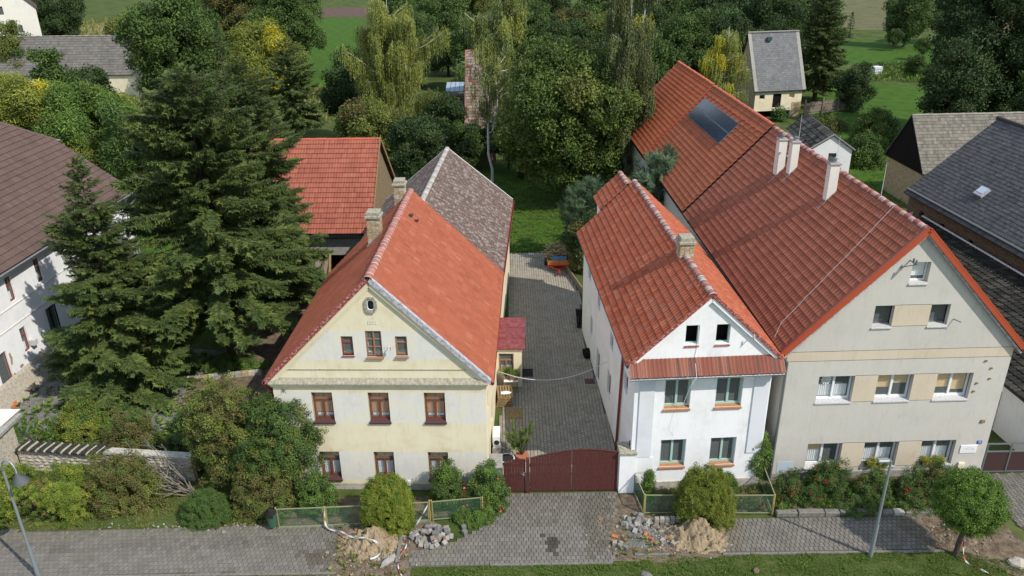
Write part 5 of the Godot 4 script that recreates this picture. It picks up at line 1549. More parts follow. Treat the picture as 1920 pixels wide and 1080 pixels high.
func porch() -> void:
	var root := thing("porch", "small cream porch with sloping red sheet roof in the yard", "porch", Vector3(-0.9, 0, -36.4), -0.033)
	var hole := Rect2(0.15, 0.92, 0.78, 1.12)
	var mb := MB.new()
	facade(mb, PackedVector2Array([Vector2(-0.2, 0), Vector2(1.35, 0), Vector2(1.35, 2.3), Vector2(-0.2, 2.3)]), [hole], Vector3.ZERO, Vector3.RIGHT, Vector3.BACK)
	mb.quad(Vector3(1.35, 0, 0), Vector3(1.35, 0, -2.4), Vector3(1.35, 2.75, -2.4), Vector3(1.35, 2.3, 0))
	mb.quad(Vector3(1.35, 0, -2.4), Vector3(-0.2, 0, -2.4), Vector3(-0.2, 2.75, -2.4), Vector3(1.35, 2.75, -2.4))
	part("wall", mb, M.cream, root)
	window(root, Vector3.ZERO, Vector3.RIGHT, Vector3.BACK, hole, {"frame": M.tan_frame, "bar": 0.07, "deep": 0.1, "transom": 0.62, "curtain": 0.45})
	mb = MB.new()
	for i in 3:
		var a := lerpf(0.12, -2.55, i / 3.0)
		var b := lerpf(0.12, -2.55, (i + 1) / 3.0) - 0.03
		var ya := lerpf(2.36, 2.82, i / 3.0) + i * 0.012
		var yb := lerpf(2.36, 2.82, (i + 1) / 3.0) + i * 0.012
		mb.quad(Vector3(-0.3, ya + 0.03, a), Vector3(1.52, ya + 0.03, a), Vector3(1.52, yb + 0.03, b), Vector3(-0.3, yb + 0.03, b))
		mb.quad(Vector3(-0.3, ya - 0.03, a), Vector3(1.52, ya - 0.03, a), Vector3(1.52, ya + 0.03, a), Vector3(-0.3, ya + 0.03, a))
		mb.quad(Vector3(1.52, ya - 0.03, a), Vector3(1.52, yb - 0.03, b), Vector3(1.52, yb + 0.03, b), Vector3(1.52, ya + 0.03, a))
	part("roof", mb, M.metal_roof, root)

func white_house() -> void:
	var w := 3.12
	var l := 15.6
	var r := 9.285
	var e := 6.31
	var k := 2.81
	var zf := 0.14
	var root := thing("white_house", "narrow white house with green windows and weathered red tiled roof", "house", Vector3(7.745, 0, -27.662), 0.047)
	var front := []
	for y in [4.08, 1.18]:
		front.append(Rect2(-1.57, y, 1.08, 1.37))
		front.append(Rect2(0.56, y, 1.1, 1.37))
	front.append(Rect2(-0.9, 7.05, 0.54, 0.86))
	front.append(Rect2(0.32, 7.05, 0.56, 0.86))
	front.append(Rect2(1.02, 0.72, 0.2, 0.22))
	var left := []
	for q in [[12.5, 4.4, 0.9, 0.8], [9.2, 4.2, 0.8, 0.8], [5.2, 4.0, 0.8, 0.8], [1.5, 3.9, 0.8, 0.9], [8.7, 0.05, 1.0, 1.9], [5.4, 1.2, 0.9, 1.4], [11.4, 1.5, 0.7, 1.2]]:
		left.append(Rect2(-q[0] - q[2], q[1], q[2], q[3]))
	four_walls(root, M.white_wall, w, l, r, e, k, zf, 0.2, front, left, [])
	var o := Vector3(0, 0, -zf)
	for i in 4:
		window(root, o, Vector3.RIGHT, Vector3.BACK, front[i], {"frame": M.green_frame, "bar": 0.075, "deep": 0.19, "sill": [M.sill_orange, 0.07, 0.14], "sill_room": 0.05})
	for i in [4, 5]:
		window(root, o, Vector3.RIGHT, Vector3.BACK, front[i], {"frame": M.green_frame, "bar": 0.03, "deep": 0.18, "cols": 1, "glazed": false, "sill": [M.flaked_red, 0.05, 0.1]})
	window(root, o, Vector3.RIGHT, Vector3.BACK, front[6], {"frame": M.black, "bar": 0.02, "deep": 0.1, "cols": 1, "glazed": false})
	for i in 7:
		window(root, Vector3(-k, 0, 0), Vector3.BACK, Vector3.LEFT, left[i], {"frame": M.red_frame if i != 4 else M.wood_brown, "bar": 0.07, "deep": 0.14, "transom": 0.6 if i == 4 else 0.0})
	# pilasters and ledges of the front
	var mb := MB.new()
	for x in [-2.6, 2.12]:
		mb.box(Vector3(x, 1.75, -zf), Vector3(x + 0.62, 5.62, -zf + 0.05))
		mb.box(Vector3(x - 0.03, 5.62, -zf), Vector3(x + 0.65, 5.7, -zf + 0.08))
		mb.box(Vector3(x - 0.01, 5.3, -zf + 0.001), Vector3(x + 0.63, 5.33, -zf + 0.065))
	part("pilaster", mb, M.pilaster, root)
	mb = MB.new()
	for crack in [[-1.15, 3.95, -1.3, 3.2, 9], [-1.3, 3.2, -1.05, 2.7, 6], [1.9, 6.9, 1.5, 6.5, 5], [-0.2, 1.1, 0.3, 0.55, 6]]:
		var last := Vector3(crack[0], crack[1], -zf + 0.002)
		for i in int(crack[4]):
			var t: float = (i + 1.0) / crack[4]
			var next := Vector3(lerpf(crack[0], crack[2], t) + rng.randf_range(-0.05, 0.05), lerpf(crack[1], crack[3], t), -zf + 0.002)
			mb.bar(last, next, 0.009, 0.004)
			last = next
	part("crack", mb, M.plinth, root).set_meta("kind", "stuff")
	mb = MB.new()
	mb.box(Vector3(-k - 0.02, 0, -zf - 0.05), Vector3(k + 0.02, 0.42, -zf + 0.05))
	part("plinth", mb, M.plinth, root)
	mb = MB.new()
	mb.box(Vector3(-2.62, 0.95, -zf), Vector3(-1.85, 1.72, -zf + 0.04))
	part("meter_cabinet", mb, M.white_plastic, root)
	# little tiled pent roof between the storeys
	mb = MB.new()
	mb.box(Vector3(-k - 0.3, 5.78, -zf - 0.02), Vector3(k + 0.3, 5.9, -zf + 0.42))
	mb.quad(Vector3(-k - 0.3, 5.9, -zf + 0.46), Vector3(k + 0.3, 5.9, -zf + 0.46), Vector3(k + 0.3, 6.42, -zf + 0.003), Vector3(-k - 0.3, 6.42, -zf + 0.003))
	var pent := part("pent_roof", mb, M.white_wall, root)
	var pd := Vector3(0, -0.52, 0.46).normalized()
	var tones := [Color(.35, .09, .045), Color(.395, .104, .053), Color(.43, .117, .06), Color(.39, .13, .078), Color(.47, .155, .088)]
	tile_slope(pent, wave_tile(0.17, 0.7, 0.035, 0.02), Vector3(-k - 0.32, 6.46, -zf + 0.0), Vector3.RIGHT, pd, 2 * k + 0.66, 0.72, 0.17, 0.7, [Color(.3, .12, .08), Color(.35, .15, .105), Color(.27, .1, .07), Color(.22, .1, .075)], 60, 0.3, 0.02)
	gutter(root, Vector3(-k - 0.3, 5.84, -zf + 0.52), Vector3(k + 0.3, 5.86, -zf + 0.52), 0.065, M.zinc)
	var deck := roof_deck(root, w, l, r, e, M.deck)
	var tile := wave_tile(0.2, 0.33, 0.027, 0.042)
	var len := Vector2(w, r - e).length()
	for s in [-1, 1]:
		tile_slope(deck, tile, Vector3(s * 0.04, r - 0.03, 0), Vector3.FORWARD, slope_of(w, r, e, s), l, len + 0.03, 0.2, 0.33, tones, 240 if s == -1 else 0, 0.25, 0.012)
	ridge_line(deck, Vector3(0, r - 0.05, 0.05), Vector3(0, r - 0.05, -l), 0.15, 0.33, [Color(.3, .12, .09), Color(.4, .3, .26), Color(.26, .1, .08)], 1.0)
	# plastered edge of the gable, red paint flaking off
	mb = MB.new()
	for s in [-1, 1]:
		mb.bar(Vector3(0, r - 0.02, -0.03), Vector3(s * w, e - 0.02, -0.03), 0.12, 0.12)
	part("verge", mb, M.flaked_red, deck)
	mb = MB.new()
	for s in [-1, 1]:
		mb.bar(Vector3(0, r - 0.24, -zf + 0.06), Vector3(s * (k + 0.1), e + 0.02, -zf + 0.06), 0.12, 0.14)
	part("raking_moulding", mb, M.white_wall, root)
	gutter(root, Vector3(-w - 0.06, e - 0.1, 0), Vector3(-w - 0.06, e - 0.1, -l), 0.065, M.zinc)
	pipe(root, "downpipe", [Vector3(-w - 0.06, e - 0.15, -2.0), Vector3(-k - 0.08, e - 0.7, -2.4), Vector3(-k - 0.08, 0.1, -3.0)], 0.06, M.red_paint)
	brick_stack("chimney", root, Vector3(0.02, 9.4, -4.4), 0.6, 0.6, 0.4, 1.0)
	# lower rear end of the roof
	var back := roof_deck(root, 1.5, 2.7, 9.05, 7.6, M.deck, -0.35, -l + 0.1, "rear_roof")
	var blen := Vector2(1.5, 1.45).length()
	for s in [-1, 1]:
		tile_slope(back, tile, Vector3(-0.35 + s * 0.03, 9.02, -l + 0.05), Vector3.FORWARD, slope_of(1.5, 9.05, 7.6, s), 2.7, blen, 0.2, 0.33, tones, 0, 0.2, 0.012)
	ridge_line(back, Vector3(-0.35, 9.02, -l + 0.05), Vector3(-0.35, 9.02, -l - 2.6), 0.15, 0.33, [Color(.3, .12, .09), Color(.4, .3, .26)], 1.0)
	mb = MB.new()
	facade(mb, PackedVector2Array([Vector2(-1.7, 0), Vector2(1.0, 0), Vector2(1.0, 7.6), Vector2(-0.35, 8.9), Vector2(-1.7, 7.6)]), [], Vector3(0, 0, -l - 2.4), Vector3.RIGHT, Vector3.FORWARD)
	mb.quad_to(Vector3(-1.7, 0, -l - 2.4), Vector3(-1.7, 0, -l + 0.3), Vector3(-1.7, 7.6, -l + 0.3), Vector3(-1.7, 7.6, -l - 2.4), Vector3.LEFT)
	mb.quad_to(Vector3(1.0, 0, -l - 2.4), Vector3(1.0, 0, -l + 0.3), Vector3(1.0, 7.6, -l + 0.3), Vector3(1.0, 7.6, -l - 2.4), Vector3.RIGHT)
	part("rear_wall", mb, M.white_wall, root)
	# bracket with wires
	mb = MB.new()
	mb.bar(Vector3(1.75, 7.35, -zf), Vector3(1.75, 7.38, -zf + 0.35), 0.03, 0.03)
	mb.tube([Vector3(1.75, 7.38, -zf + 0.3), Vector3(1.75, 7.55, -zf + 0.3)], [0.04, 0.03], 6)
	part("wire_bracket", mb, M.wire, root)
	pipe(root, "cable", [Vector3(-0.42, 7.95, -zf + 0.02), Vector3(-0.4, 7.0, -zf + 0.03), Vector3(-0.45, 6.44, -zf + 0.03), Vector3(-0.5, 5.9, -zf + 0.62), Vector3(-0.62, 5.3, -zf + 0.3), Vector3(-0.8, 4.3, -zf + 0.1)], 0.012, M.white_plastic)

func grey_house() -> void:
	var w := 4.885
	var l := 43.0
	var r := 11.594
	var e := 6.451
	var k := 4.67
	var zf := 0.2
	var root := thing("grey_house", "long grey-beige house with white windows, solar panels and brown-red roof", "house", Vector3(15.861, 0, -28.176), 0.023)
	var front := []
	for y in [3.92, 0.58]:
		for x in [-3.2, -0.73, 1.77]:
			front.append(Rect2(x, y, 1.5, 1.26))
	front.append(Rect2(-1.41, 7.45, 0.78, 0.92))
	front.append(Rect2(0.85, 7.45, 0.78, 0.92))
	front.append(Rect2(-0.26, 9.35, 0.72, 0.86))
	four_walls(root, M.grey_wall, w, l, r, e, k, zf, 0.3, front, [], [])
	var o := Vector3(0, 0, -zf)
	var styles := [
		{"curtain": 0.52}, {"blind": [0.68, 0.52, M.wood_blind]}, {"blind": [0.74, 0.86, M.wood_blind]},
		{"curtain": 0.56, "skip": 1, "blind": [0.45, 0.0, M.wood_blind]}, {"curtain": 0.56}, {"curtain": 0.56}]
	for i in 6:
		var s: Dictionary = styles[i]
		s.merge({"frame": M.white_frame, "bar": 0.075, "deep": 0.26, "sill": [M.sill_white, 0.05, 0.11], "sill_room": 0.04})
		window(root, o, Vector3.RIGHT, Vector3.BACK, front[i], s)
	for i in [6, 7]:
		window(root, o, Vector3.RIGHT, Vector3.BACK, front[i], {"frame": M.steel, "bar": 0.04, "deep": 0.3, "cols": 1, "sill": [M.sill_white, 0.06, 0.1]})
	window(root, o, Vector3.RIGHT, Vector3.BACK, front[8], {"frame": M.white_frame, "bar": 0.05, "deep": 0.24, "cols": 1, "blind": [0.86, M.white_plastic], "sill": [M.sill_white, 0.06, 0.1]})
	# paler fields between the windows, with scored lines above and below
	var lines := MB.new()
	for q in [[-1.7, 3.92, 0.97, 1.26], [0.77, 3.92, 1.0, 1.26], [-1.7, 0.58, 0.97, 1.26], [0.77, 0.58, 1.0, 1.26], [-0.63, 7.45, 1.48, 0.92], [-k, 5.93, 2 * k, 0.42]]:
		var mb := MB.new()
		mb.box(Vector3(q[0], q[1], -zf - 0.02), Vector3(q[0] + q[2], q[1] + q[3], -zf + 0.006))
		part("wall_field", mb, M.beige, root)
		for y in [q[1] - 0.018, q[1] + q[3]]:
			lines.box(Vector3(q[0], y, -zf - 0.02), Vector3(q[0] + q[2], y + 0.018, -zf + 0.003))
	part("scored_line", lines, M.mossy, root)
	var mb := MB.new()
	mb.box(Vector3(-k - 0.02, 0, -zf - 0.05), Vector3(k + 0.02, 0.34, -zf + 0.03))
	part("plinth", mb, M.concrete, root)
	mb = MB.new()
	mb.box(Vector3(-k + 0.25, 0.36, -zf), Vector3(-k + 0.95, 0.95, -zf + 0.008))
	part("paint_patch", mb, flat(.42, .5, .56, 0.9), root)
	mb = MB.new()
	for q in [[3.6, 5.7], [3.9, 5.35], [3.95, 4.85], [3.45, 4.65], [3.4, 4.25], [4.1, 2.7]]:
		var g := 0.14 if q[1] < 3 else 0.07
		mb.box(Vector3(q[0], q[1], -zf), Vector3(q[0] + g * 1.2, q[1] + g, -zf + 0.05))
	part("wall_hook", mb, M.wood_brown, root)
	# name board and house number
	mb = MB.new()
	mb.block(Vector3(-0.36, -0.2, 0), Vector3(0.36, 0.2, 0.03), 0.008)
	var board := part("name_board", mb, M.white_plastic, root, Transform3D(Basis(), Vector3(3.88, 1.36, -zf)))
	mb = MB.new()
	for i in 9:
		var x := -0.24 + i * 0.06
		mb.box(Vector3(x, 0.05 - x * x * 1.2, 0.03), Vector3(x + 0.032, 0.09 - x * x * 1.2, 0.034))
		if i > 1 and i < 8:
			mb.box(Vector3(x, -0.03, 0.03), Vector3(x + 0.04, 0.0, 0.034))
	mb.box(Vector3(-0.3, -0.11, 0.03), Vector3(0.3, -0.095, 0.034))
	part("worn_lettering", mb, M.wire, board)
	mb = MB.new()
	mb.block(Vector3(-0.11, -0.085, 0), Vector3(0.11, 0.085, 0.02), 0.006)
	var plate := part("number_plate", mb, M.sign_blue, root, Transform3D(Basis(), Vector3(4.3, 1.7, -zf)))
	var tn := TextMesh.new()
	tn.text = "10"
	tn.font_size = 48
	tn.pixel_size = 0.0026
	tn.depth = 0.004
	shared("numeral", tn, M.white_plastic, Transform3D(Basis(), Vector3(0, 0, 0.022)), plate)
	mb = MB.new()
	mb.block(Vector3(3.57, 0.36, -zf), Vector3(3.85, 0.68, -zf + 0.1), 0.02)
	part("meter_box", mb, M.cream, root)
	# white paper flower in the first upper window
	mb = MB.new()
	for i in 12:
		var a := TAU * i / 12
		mb.quad(Vector3(-2.75, 4.85, -zf - 0.29), Vector3(-2.75 + cos(a - 0.2) * 0.2, 4.85 + sin(a - 0.2) * 0.2, -zf - 0.285), Vector3(-2.75 + cos(a) * 0.24, 4.85 + sin(a) * 0.24, -zf - 0.29), Vector3(-2.75 + cos(a + 0.2) * 0.2, 4.85 + sin(a + 0.2) * 0.2, -zf - 0.295))
	part("paper_flower", mb, M.curtain, root)
	# three roofs in a row on one long house
	var n := slope_of(w, r, e, 1)
	var len := Vector2(w, r - e).length()
	var deck := roof_deck(root, w, l, r, e, M.deck)
	var tile := wave_tile(0.22, 0.345, 0.02, 0.05)
	var t1 := [Color(.33, .108, .064), Color(.35, .115, .068), Color(.37, .123, .073), Color(.4, .136, .082)]
	var t2 := [Color(.39, .118, .058), Color(.42, .128, .063), Color(.45, .14, .07)]
	var t3 := [Color(.46, .12, .052), Color(.5, .132, .057), Color(.54, .146, .063)]
	var spans := [[0.0, 17.7, t1, 0.0], [17.9, 13.2, t2, 0.07], [31.3, 11.7, t3, 0.13]]
	for i in 3:
		var s: Array = spans[i]
		for side in [-1, 1]:
			tile_slope(deck, tile, Vector3(side * 0.04, r - 0.03 + s[3], -s[0]), Vector3.FORWARD, slope_of(w, r, e, side), s[1], len + 0.03, 0.22, 0.345, s[2], 300 if i == 0 and side == -1 else 0, 0.15, 0.005)
		ridge_line(deck, Vector3(0, r - 0.03 + s[3], -s[0] + 0.05), Vector3(0, r - 0.03 + s[3], -s[0] - s[1]), 0.15, 0.36, [[Color(.26, .08, .06), Color(.42, .24, .2)], [Color(.4, .09, .04)], [Color(.46, .1, .045)]][i], [0.5, 0.0, 0.0][i])
	mb = MB.new()
	for q in [[31.2, 0.16]]:
		mb.bar(Vector3(0, r + q[1], -q[0]), Vector3(-w, e + q[1], -q[0]), 0.14, 0.1)
	part("roof_joint", mb, M.orange_metal, deck)
	mb = MB.new()
	for s in [-1, 1]:
		mb.bar(Vector3(0, r + 0.0, 0.0), Vector3(s * (w + 0.1), e - 0.1, 0.0), 0.07, 0.24)
		mb.bar(Vector3(0, r + 0.11, -0.06), Vector3(s * (w + 0.1), e + 0.01, -0.06), 0.2, 0.03)
	part("verge_flashing", mb, M.orange_metal, deck)
	mb = MB.new()
	for s in [-1, 1]:
		mb.bar(Vector3(0, r - 0.2, -0.11), Vector3(s * (w + 0.02), e - 0.3, -0.11), 0.17, 0.08)
	part("soffit_board", mb, M.lead, root)
	for s in [-1, 1]:
		gutter(root, Vector3(s * (w + 0.07), e - 0.08, 0.05), Vector3(s * (w + 0.07), e - 0.08, -l), 0.085, M.dark_gutter)
	pipe(root, "downpipe", [Vector3(-w - 0.07, e - 0.15, 0.0), Vector3(-w + 0.05, e - 0.3, 0.02), Vector3(-k - 0.02, e - 0.5, -zf + 0.12), Vector3(-k - 0.03, 0.05, -zf + 0.1)], 0.06, M.steel)
	# chimneys
	for q in [[-1.25, 12.9, 0.42, 0.46, 1.55], [-0.95, 11.9, 0.38, 0.46, 1.35], [-0.85, 7.2, 0.42, 0.42, 1.35]]:
		var y: float = r + q[0] * (r - e) / w
		brick_stack("chimney", root, Vector3(q[0], y, -q[1]), q[2], q[3], q[4] + 0.2, 0.7, M.pale)
		mb = MB.new()
		mb.bar(Vector3(q[0] - 0.55, y - 0.53, -q[1] + q[3] / 2 + 0.03), Vector3(q[0] + 0.2, y + 0.25, -q[1] + q[3] / 2 + 0.03), 0.1, 0.07)
		part("chimney_flashing", mb, M.steel, root)
	# skylight near the ridge
	var down := slope_of(w, r, e, -1)
	var sl := Basis(Vector3.BACK, down.cross(Vector3.BACK), down)
	mb = MB.new()
	mb.box(Vector3(-0.35, 0.05, 0.3), Vector3(0.35, 0.14, 1.0), Transform3D(sl, Vector3(0, r, -13.1)))
	var sky := part("skylight", mb, M.red_paint, root)
	mb = MB.new()
	mb.box(Vector3(-0.28, 0.141, 0.36), Vector3(0.28, 0.15, 0.94), Transform3D(sl, Vector3(0, r, -13.1)))
	part("pane", mb, flat(.25, .4, .6, 0.08), sky)
	# snow guards of the middle roof
	mb = MB.new()
	for i in 12:
		mb.box(Vector3(-0.14, 0.08, 0.75), Vector3(0.14, 0.2, 0.8), Transform3D(sl, Vector3(0, r + 0.06, -18.9 - i * 1.0)))
	part("snow_guards", mb, M.orange_metal, deck).set_meta("kind", "stuff")
	# lightning wire down the roof
	pipe(root, "lightning_wire", [Vector3(-0.1, r + 0.2, -2.6), Vector3(-1.6, r - 1.5, -2.3), Vector3(-3.4, r - 3.4, -1.9), Vector3(-4.55, r - 4.6, -1.6), Vector3(-4.9, e + 0.1, -1.2)], 0.007, M.wire)
	mb = MB.new()
	for z in [4.2, 9.0, 14.0]:
		mb.tube([Vector3(0.05, r, -z), Vector3(0.05, r + 1.5, -z)], [0.015, 0.008], 5)
	part("lightning_rod", mb, M.wire, root)
	mb = MB.new()
	mb.bar(Vector3(-0.4, 10.3, -zf), Vector3(-0.4, 10.3, -zf + 0.5), 0.04, 0.04)
	mb.bar(Vector3(-0.75, 10.0, -zf), Vector3(-0.4, 10.3, -zf + 0.45), 0.03, 0.03)
	for z in [0.25, 0.45]:
		mb.tube([Vector3(-0.4, 10.3, -zf + z), Vector3(-0.4, 10.48, -zf + z)], [0.05, 0.03], 6)
	mb.bar(Vector3(1.85, 7.7, -zf), Vector3(2.0, 7.7, -zf + 0.3), 0.03, 0.03)
	part("wire_bracket", mb, M.steel, root)
	# solar panels lie on the roof: things of their own
	for i in 2:
		var p := thing("solar_panel", ["lower dark solar panel on the orange middle roof", "upper dark solar panel on the orange middle roof, next to the ridge"][i], "solar panel", root.transform * Vector3(0, r + 0.06, -21.7), 0.023, "solar panels on the roof")
		var z0 := 1.1 + (1 - i) * 0.88
		mb = MB.new()
		mb.box(Vector3(-8.6, 0.1, z0), Vector3(0, 0.15, z0 + 0.86), Transform3D(sl, Vector3.ZERO))
		part("frame", mb, M.panel_frame, p)
		for j in 5:
			mb = MB.new()
			mb.box(Vector3(-1.705 - j * 1.715, 0.13, z0 + 0.02), Vector3(-0.015 - j * 1.715, 0.156, z0 + 0.84), Transform3D(sl, Vector3.ZERO))
			part("pane", mb, M.panel, p)

# ---------------------------------------------------------------- outbuildings round about
func plain_slopes(deck: Node3D, w: float, l: float, r: float, e: float, tile: ArrayMesh, tw: float, tl: float, tones: Array, singles := 0, patch := 0.0, rough := 0.02, only := 0, cover := "roof_tile") -> void:
	var len := Vector2(w, r - e).length()
	for s in [1, -1]:
		if only != 0 and s != only: continue
		tile_slope(deck, tile, Vector3(s * 0.03, r - 0.02, 0), Vector3.FORWARD, slope_of(w, r, e, s), l, len, tw, tl, tones, singles, patch, rough, PackedVector2Array(), cover)

func boards(parent: Node3D, called: String, outline: PackedVector2Array, o: Vector3, ex: Vector3, ez: Vector3, bw: float, mat: Array, joined := true) -> void:
	var x0 := 1e9
	var x1 := -1e9
	for p in outline:
		x0 = minf(x0, p.x)
		x1 = maxf(x1, p.x)
	var n := int((x1 - x0) / bw)
	var mbs := []
	for k in mat.size(): mbs.append(MB.new())
	for i in n:
		var a := x0 + (x1 - x0) * i / n + 0.008
		var b := x0 + (x1 - x0) * (i + 1) / n - 0.008
		var out := rng.randf_range(0.0, 0.02)
		for poly in Geometry2D.intersect_polygons(PackedVector2Array([Vector2(a, -50), Vector2(b, -50), Vector2(b, 50), Vector2(a, 50)]), outline):
			var mb: MB = mbs[rng.randi() % mat.size()] if joined else MB.new()
			var q := []
			for p in poly: q.append(o + ex * p.x + Vector3.UP * p.y + ez * out)
			for t in range(1, q.size() - 1): mb.tri_to(q[0], q[t], q[t + 1], ez)
			for t in q.size():
				var c: Vector3 = q[t]
				var d: Vector3 = q[(t + 1) % q.size()]
				mb.quad_to(c, d, d - ez * 0.05, c - ez * 0.05, (c + d) / 2 - (q[0] + q[q.size() / 2]) / 2)
			if not joined: part(called, mb, mat[rng.randi() % mat.size()], parent)
	if joined:
		for k in mat.size():
			if mbs[k].v.size(): part(called, mbs[k], mat[k], parent).set_meta("kind", "stuff")

func brown_roof_house() -> void:
	var w := 7.02
	var l := 22.5
	var r := 12.34
	var e := 6.94
	var k := 6.57
	var root := thing("brown_roof_house", "large white house with dark brown roof, patched plaster and stone base", "house", Vector3(-32.91, 0, -28.41), -0.04)
	var right := []
	for v in [4.5, 9.15, 11.65, 15.5, 18.5]:
		right.append(Rect2(v, 4.95, 0.5, 1.35))
	right.append(Rect2(9.15, 2.0, 0.5, 1.4))
	right.append(Rect2(11.55, 1.0, 1.05, 2.4))
	right.append(Rect2(6.9, 0.9, 0.9, 2.0))
	four_walls(root, M.white_wall, w, l, e + 0.12, e - 0.02, k, 0.0, 0.3, [], [], right)
	var gb := MB.new()
	var gy := r - 3.3 * 0.62 - 0.12
	var gx := w * 3.3 * 0.62 / (r - e)
	facade(gb, PackedVector2Array([Vector2(-k, e - 0.1), Vector2(k, e - 0.1), Vector2(gx - 0.1, gy), Vector2(-gx + 0.1, gy)]), [], Vector3(0, 0, -l + 0.3), Vector3.LEFT, Vector3.FORWARD)
	part("gable_wall", gb, M.white_wall, root)
	for i in right.size():
		window(root, Vector3(k, 0, 0), Vector3.FORWARD, Vector3.RIGHT, right[i], {"frame": M.red_frame if i != 6 else M.wood_dark, "bar": 0.05, "deep": 0.1, "cols": 1 if i != 6 else 2, "transom": 0.66 if i < 6 else 0.0, "curtain": 0.55 if i < 6 else 0.01})
	var mb := MB.new()
	for y in [4.73, 3.75]:
		mb.box(Vector3(k, y, -l + 0.3), Vector3(k + 0.03, y + 0.05, 0))
	part("moulding", mb, M.pale, root)
	var st := MB.new()
	st.quad_to(Vector3(k + 0.3, 0, 0), Vector3(k + 0.3, 0, -l), Vector3(k + 0.06, 1.25, -l), Vector3(k + 0.06, 1.25, 0), Vector3.RIGHT)
	st.quad_to(Vector3(k + 0.06, 1.25, 0), Vector3(k + 0.06, 1.25, -l), Vector3(k, 1.4, -l), Vector3(k, 1.4, 0), Vector3(1, 1, 0))
	part("stone_base", st, M.rubble, root)
	mb = MB.new()
	for q in [[8.0, 2.3, 0.35, 1.1], [8.6, 1.5, 0.5, 0.4], [10.2, 1.45, 0.7, 0.3], [7.9, 1.4, 0.3, 0.5]]:
		mb.lump(Vector3(k - 0.05, q[1], -q[0]), Vector3(0.062, q[3] / 2, q[2] / 2), noise_of(5, 3.0), 0.5, 6, 10)
	part("bare_patch", mb, M.sand_stone, root)
	mb = MB.new()
	mb.box(Vector3(k, 0.9, -9.7), Vector3(k + 0.25, 1.05, -9.4))
	mb.box(Vector3(k, 2.2, -9.9), Vector3(k + 0.3, 2.5, -9.6))
	part("wall_lamp", mb, M.wire, root)
	# roof with a small hip at the far end
	var deck := MB.new()
	var hip := 3.3   # how far down the hip reaches, measured in height
	var back := -l
	var peak := Vector3(0, r, back + 2.6)
	for s in [-1, 1]:
		var hx: float = s * w * hip / (r - e) * 0.62
		var hy := r - hip * 0.62
		var h := Vector3(hx, hy, back)
		var low := Vector3(s * w, e, back)
		var way := Vector3(s, 1, 0)
		deck.tri_to(Vector3(0, r, 0), Vector3(s * w, e, 0), low, way)
		deck.tri_to(Vector3(0, r, 0), low, h, way)
		deck.tri_to(Vector3(0, r, 0), h, peak, way)
		deck.tri_to(peak, h, Vector3(0, hy, back), Vector3(0, 1, -1))
		deck.quad_to(low, Vector3(s * w, e, 0), Vector3(s * w, e - 0.15, 0), Vector3(s * w, e - 0.15, back), Vector3(s, 0, 0))
		deck.tri_to(low, h, low + Vector3(-s * 0.3, 0, 0.0), Vector3.FORWARD)
		deck.quad_to(low + Vector3(0, -0.15, 0), Vector3(s * w, e - 0.15, 0), Vector3(0, r - 0.15, 0), Vector3(0, r - 0.5, back + 2.6), Vector3(-s, -1, 0))
	var rf := part("roof", deck, M.deck, root)
	var tones := [Color(.125, .083, .07), Color(.13, .087, .073), Color(.136, .091, .077), Color(.142, .096, .082)]
	var len := Vector2(w, r - e).length()
	var tile := wave_tile(0.3, 0.4, 0.02, 0.045)
	var cut := len * 0.62 * hip / (r - e)
	var shape := PackedVector2Array([Vector2(0, 0), Vector2(l - 2.6, 0), Vector2(l, cut), Vector2(l, len + 1), Vector2(0, len + 1)])
	tile_slope(rf, tile, Vector3(0.03, r - 0.02, 0), Vector3.FORWARD, slope_of(w, r, e, 1), l, len, 0.3, 0.4, tones, 0, 0.2, 0.0, shape)
	mb = MB.new()
	var hr := Vector3(w * hip / (r - e) * 0.62, r - hip * 0.62, back)
	mb.tube([Vector3(0, r, 0), peak], [0.12], 8)
	mb.tube([peak, hr], [0.1], 8)
	part("ridge", mb, flat(.09, .055, .047, 0.6), rf)
	mb = MB.new()
	mb.box(hr + Vector3(-0.25, -0.04, -0.12), hr + Vector3(0.25, 0.04, 0.12))
	part("hip_end", mb, M.zinc, rf)
	gutter(root, Vector3(w + 0.08, e - 0.1, 0), Vector3(w + 0.08, e - 0.1, -l - 0.2), 0.09, M.zinc)
	pipe(root, "downpipe", [Vector3(w + 0.08, e - 0.15, -l - 0.1), Vector3(w + 0.05, e - 0.6, -l - 0.1), Vector3(k + 0.1, e - 1.0, -l + 0.2), Vector3(k + 0.1, 0.2, -l + 0.2)], 0.055, M.zinc)

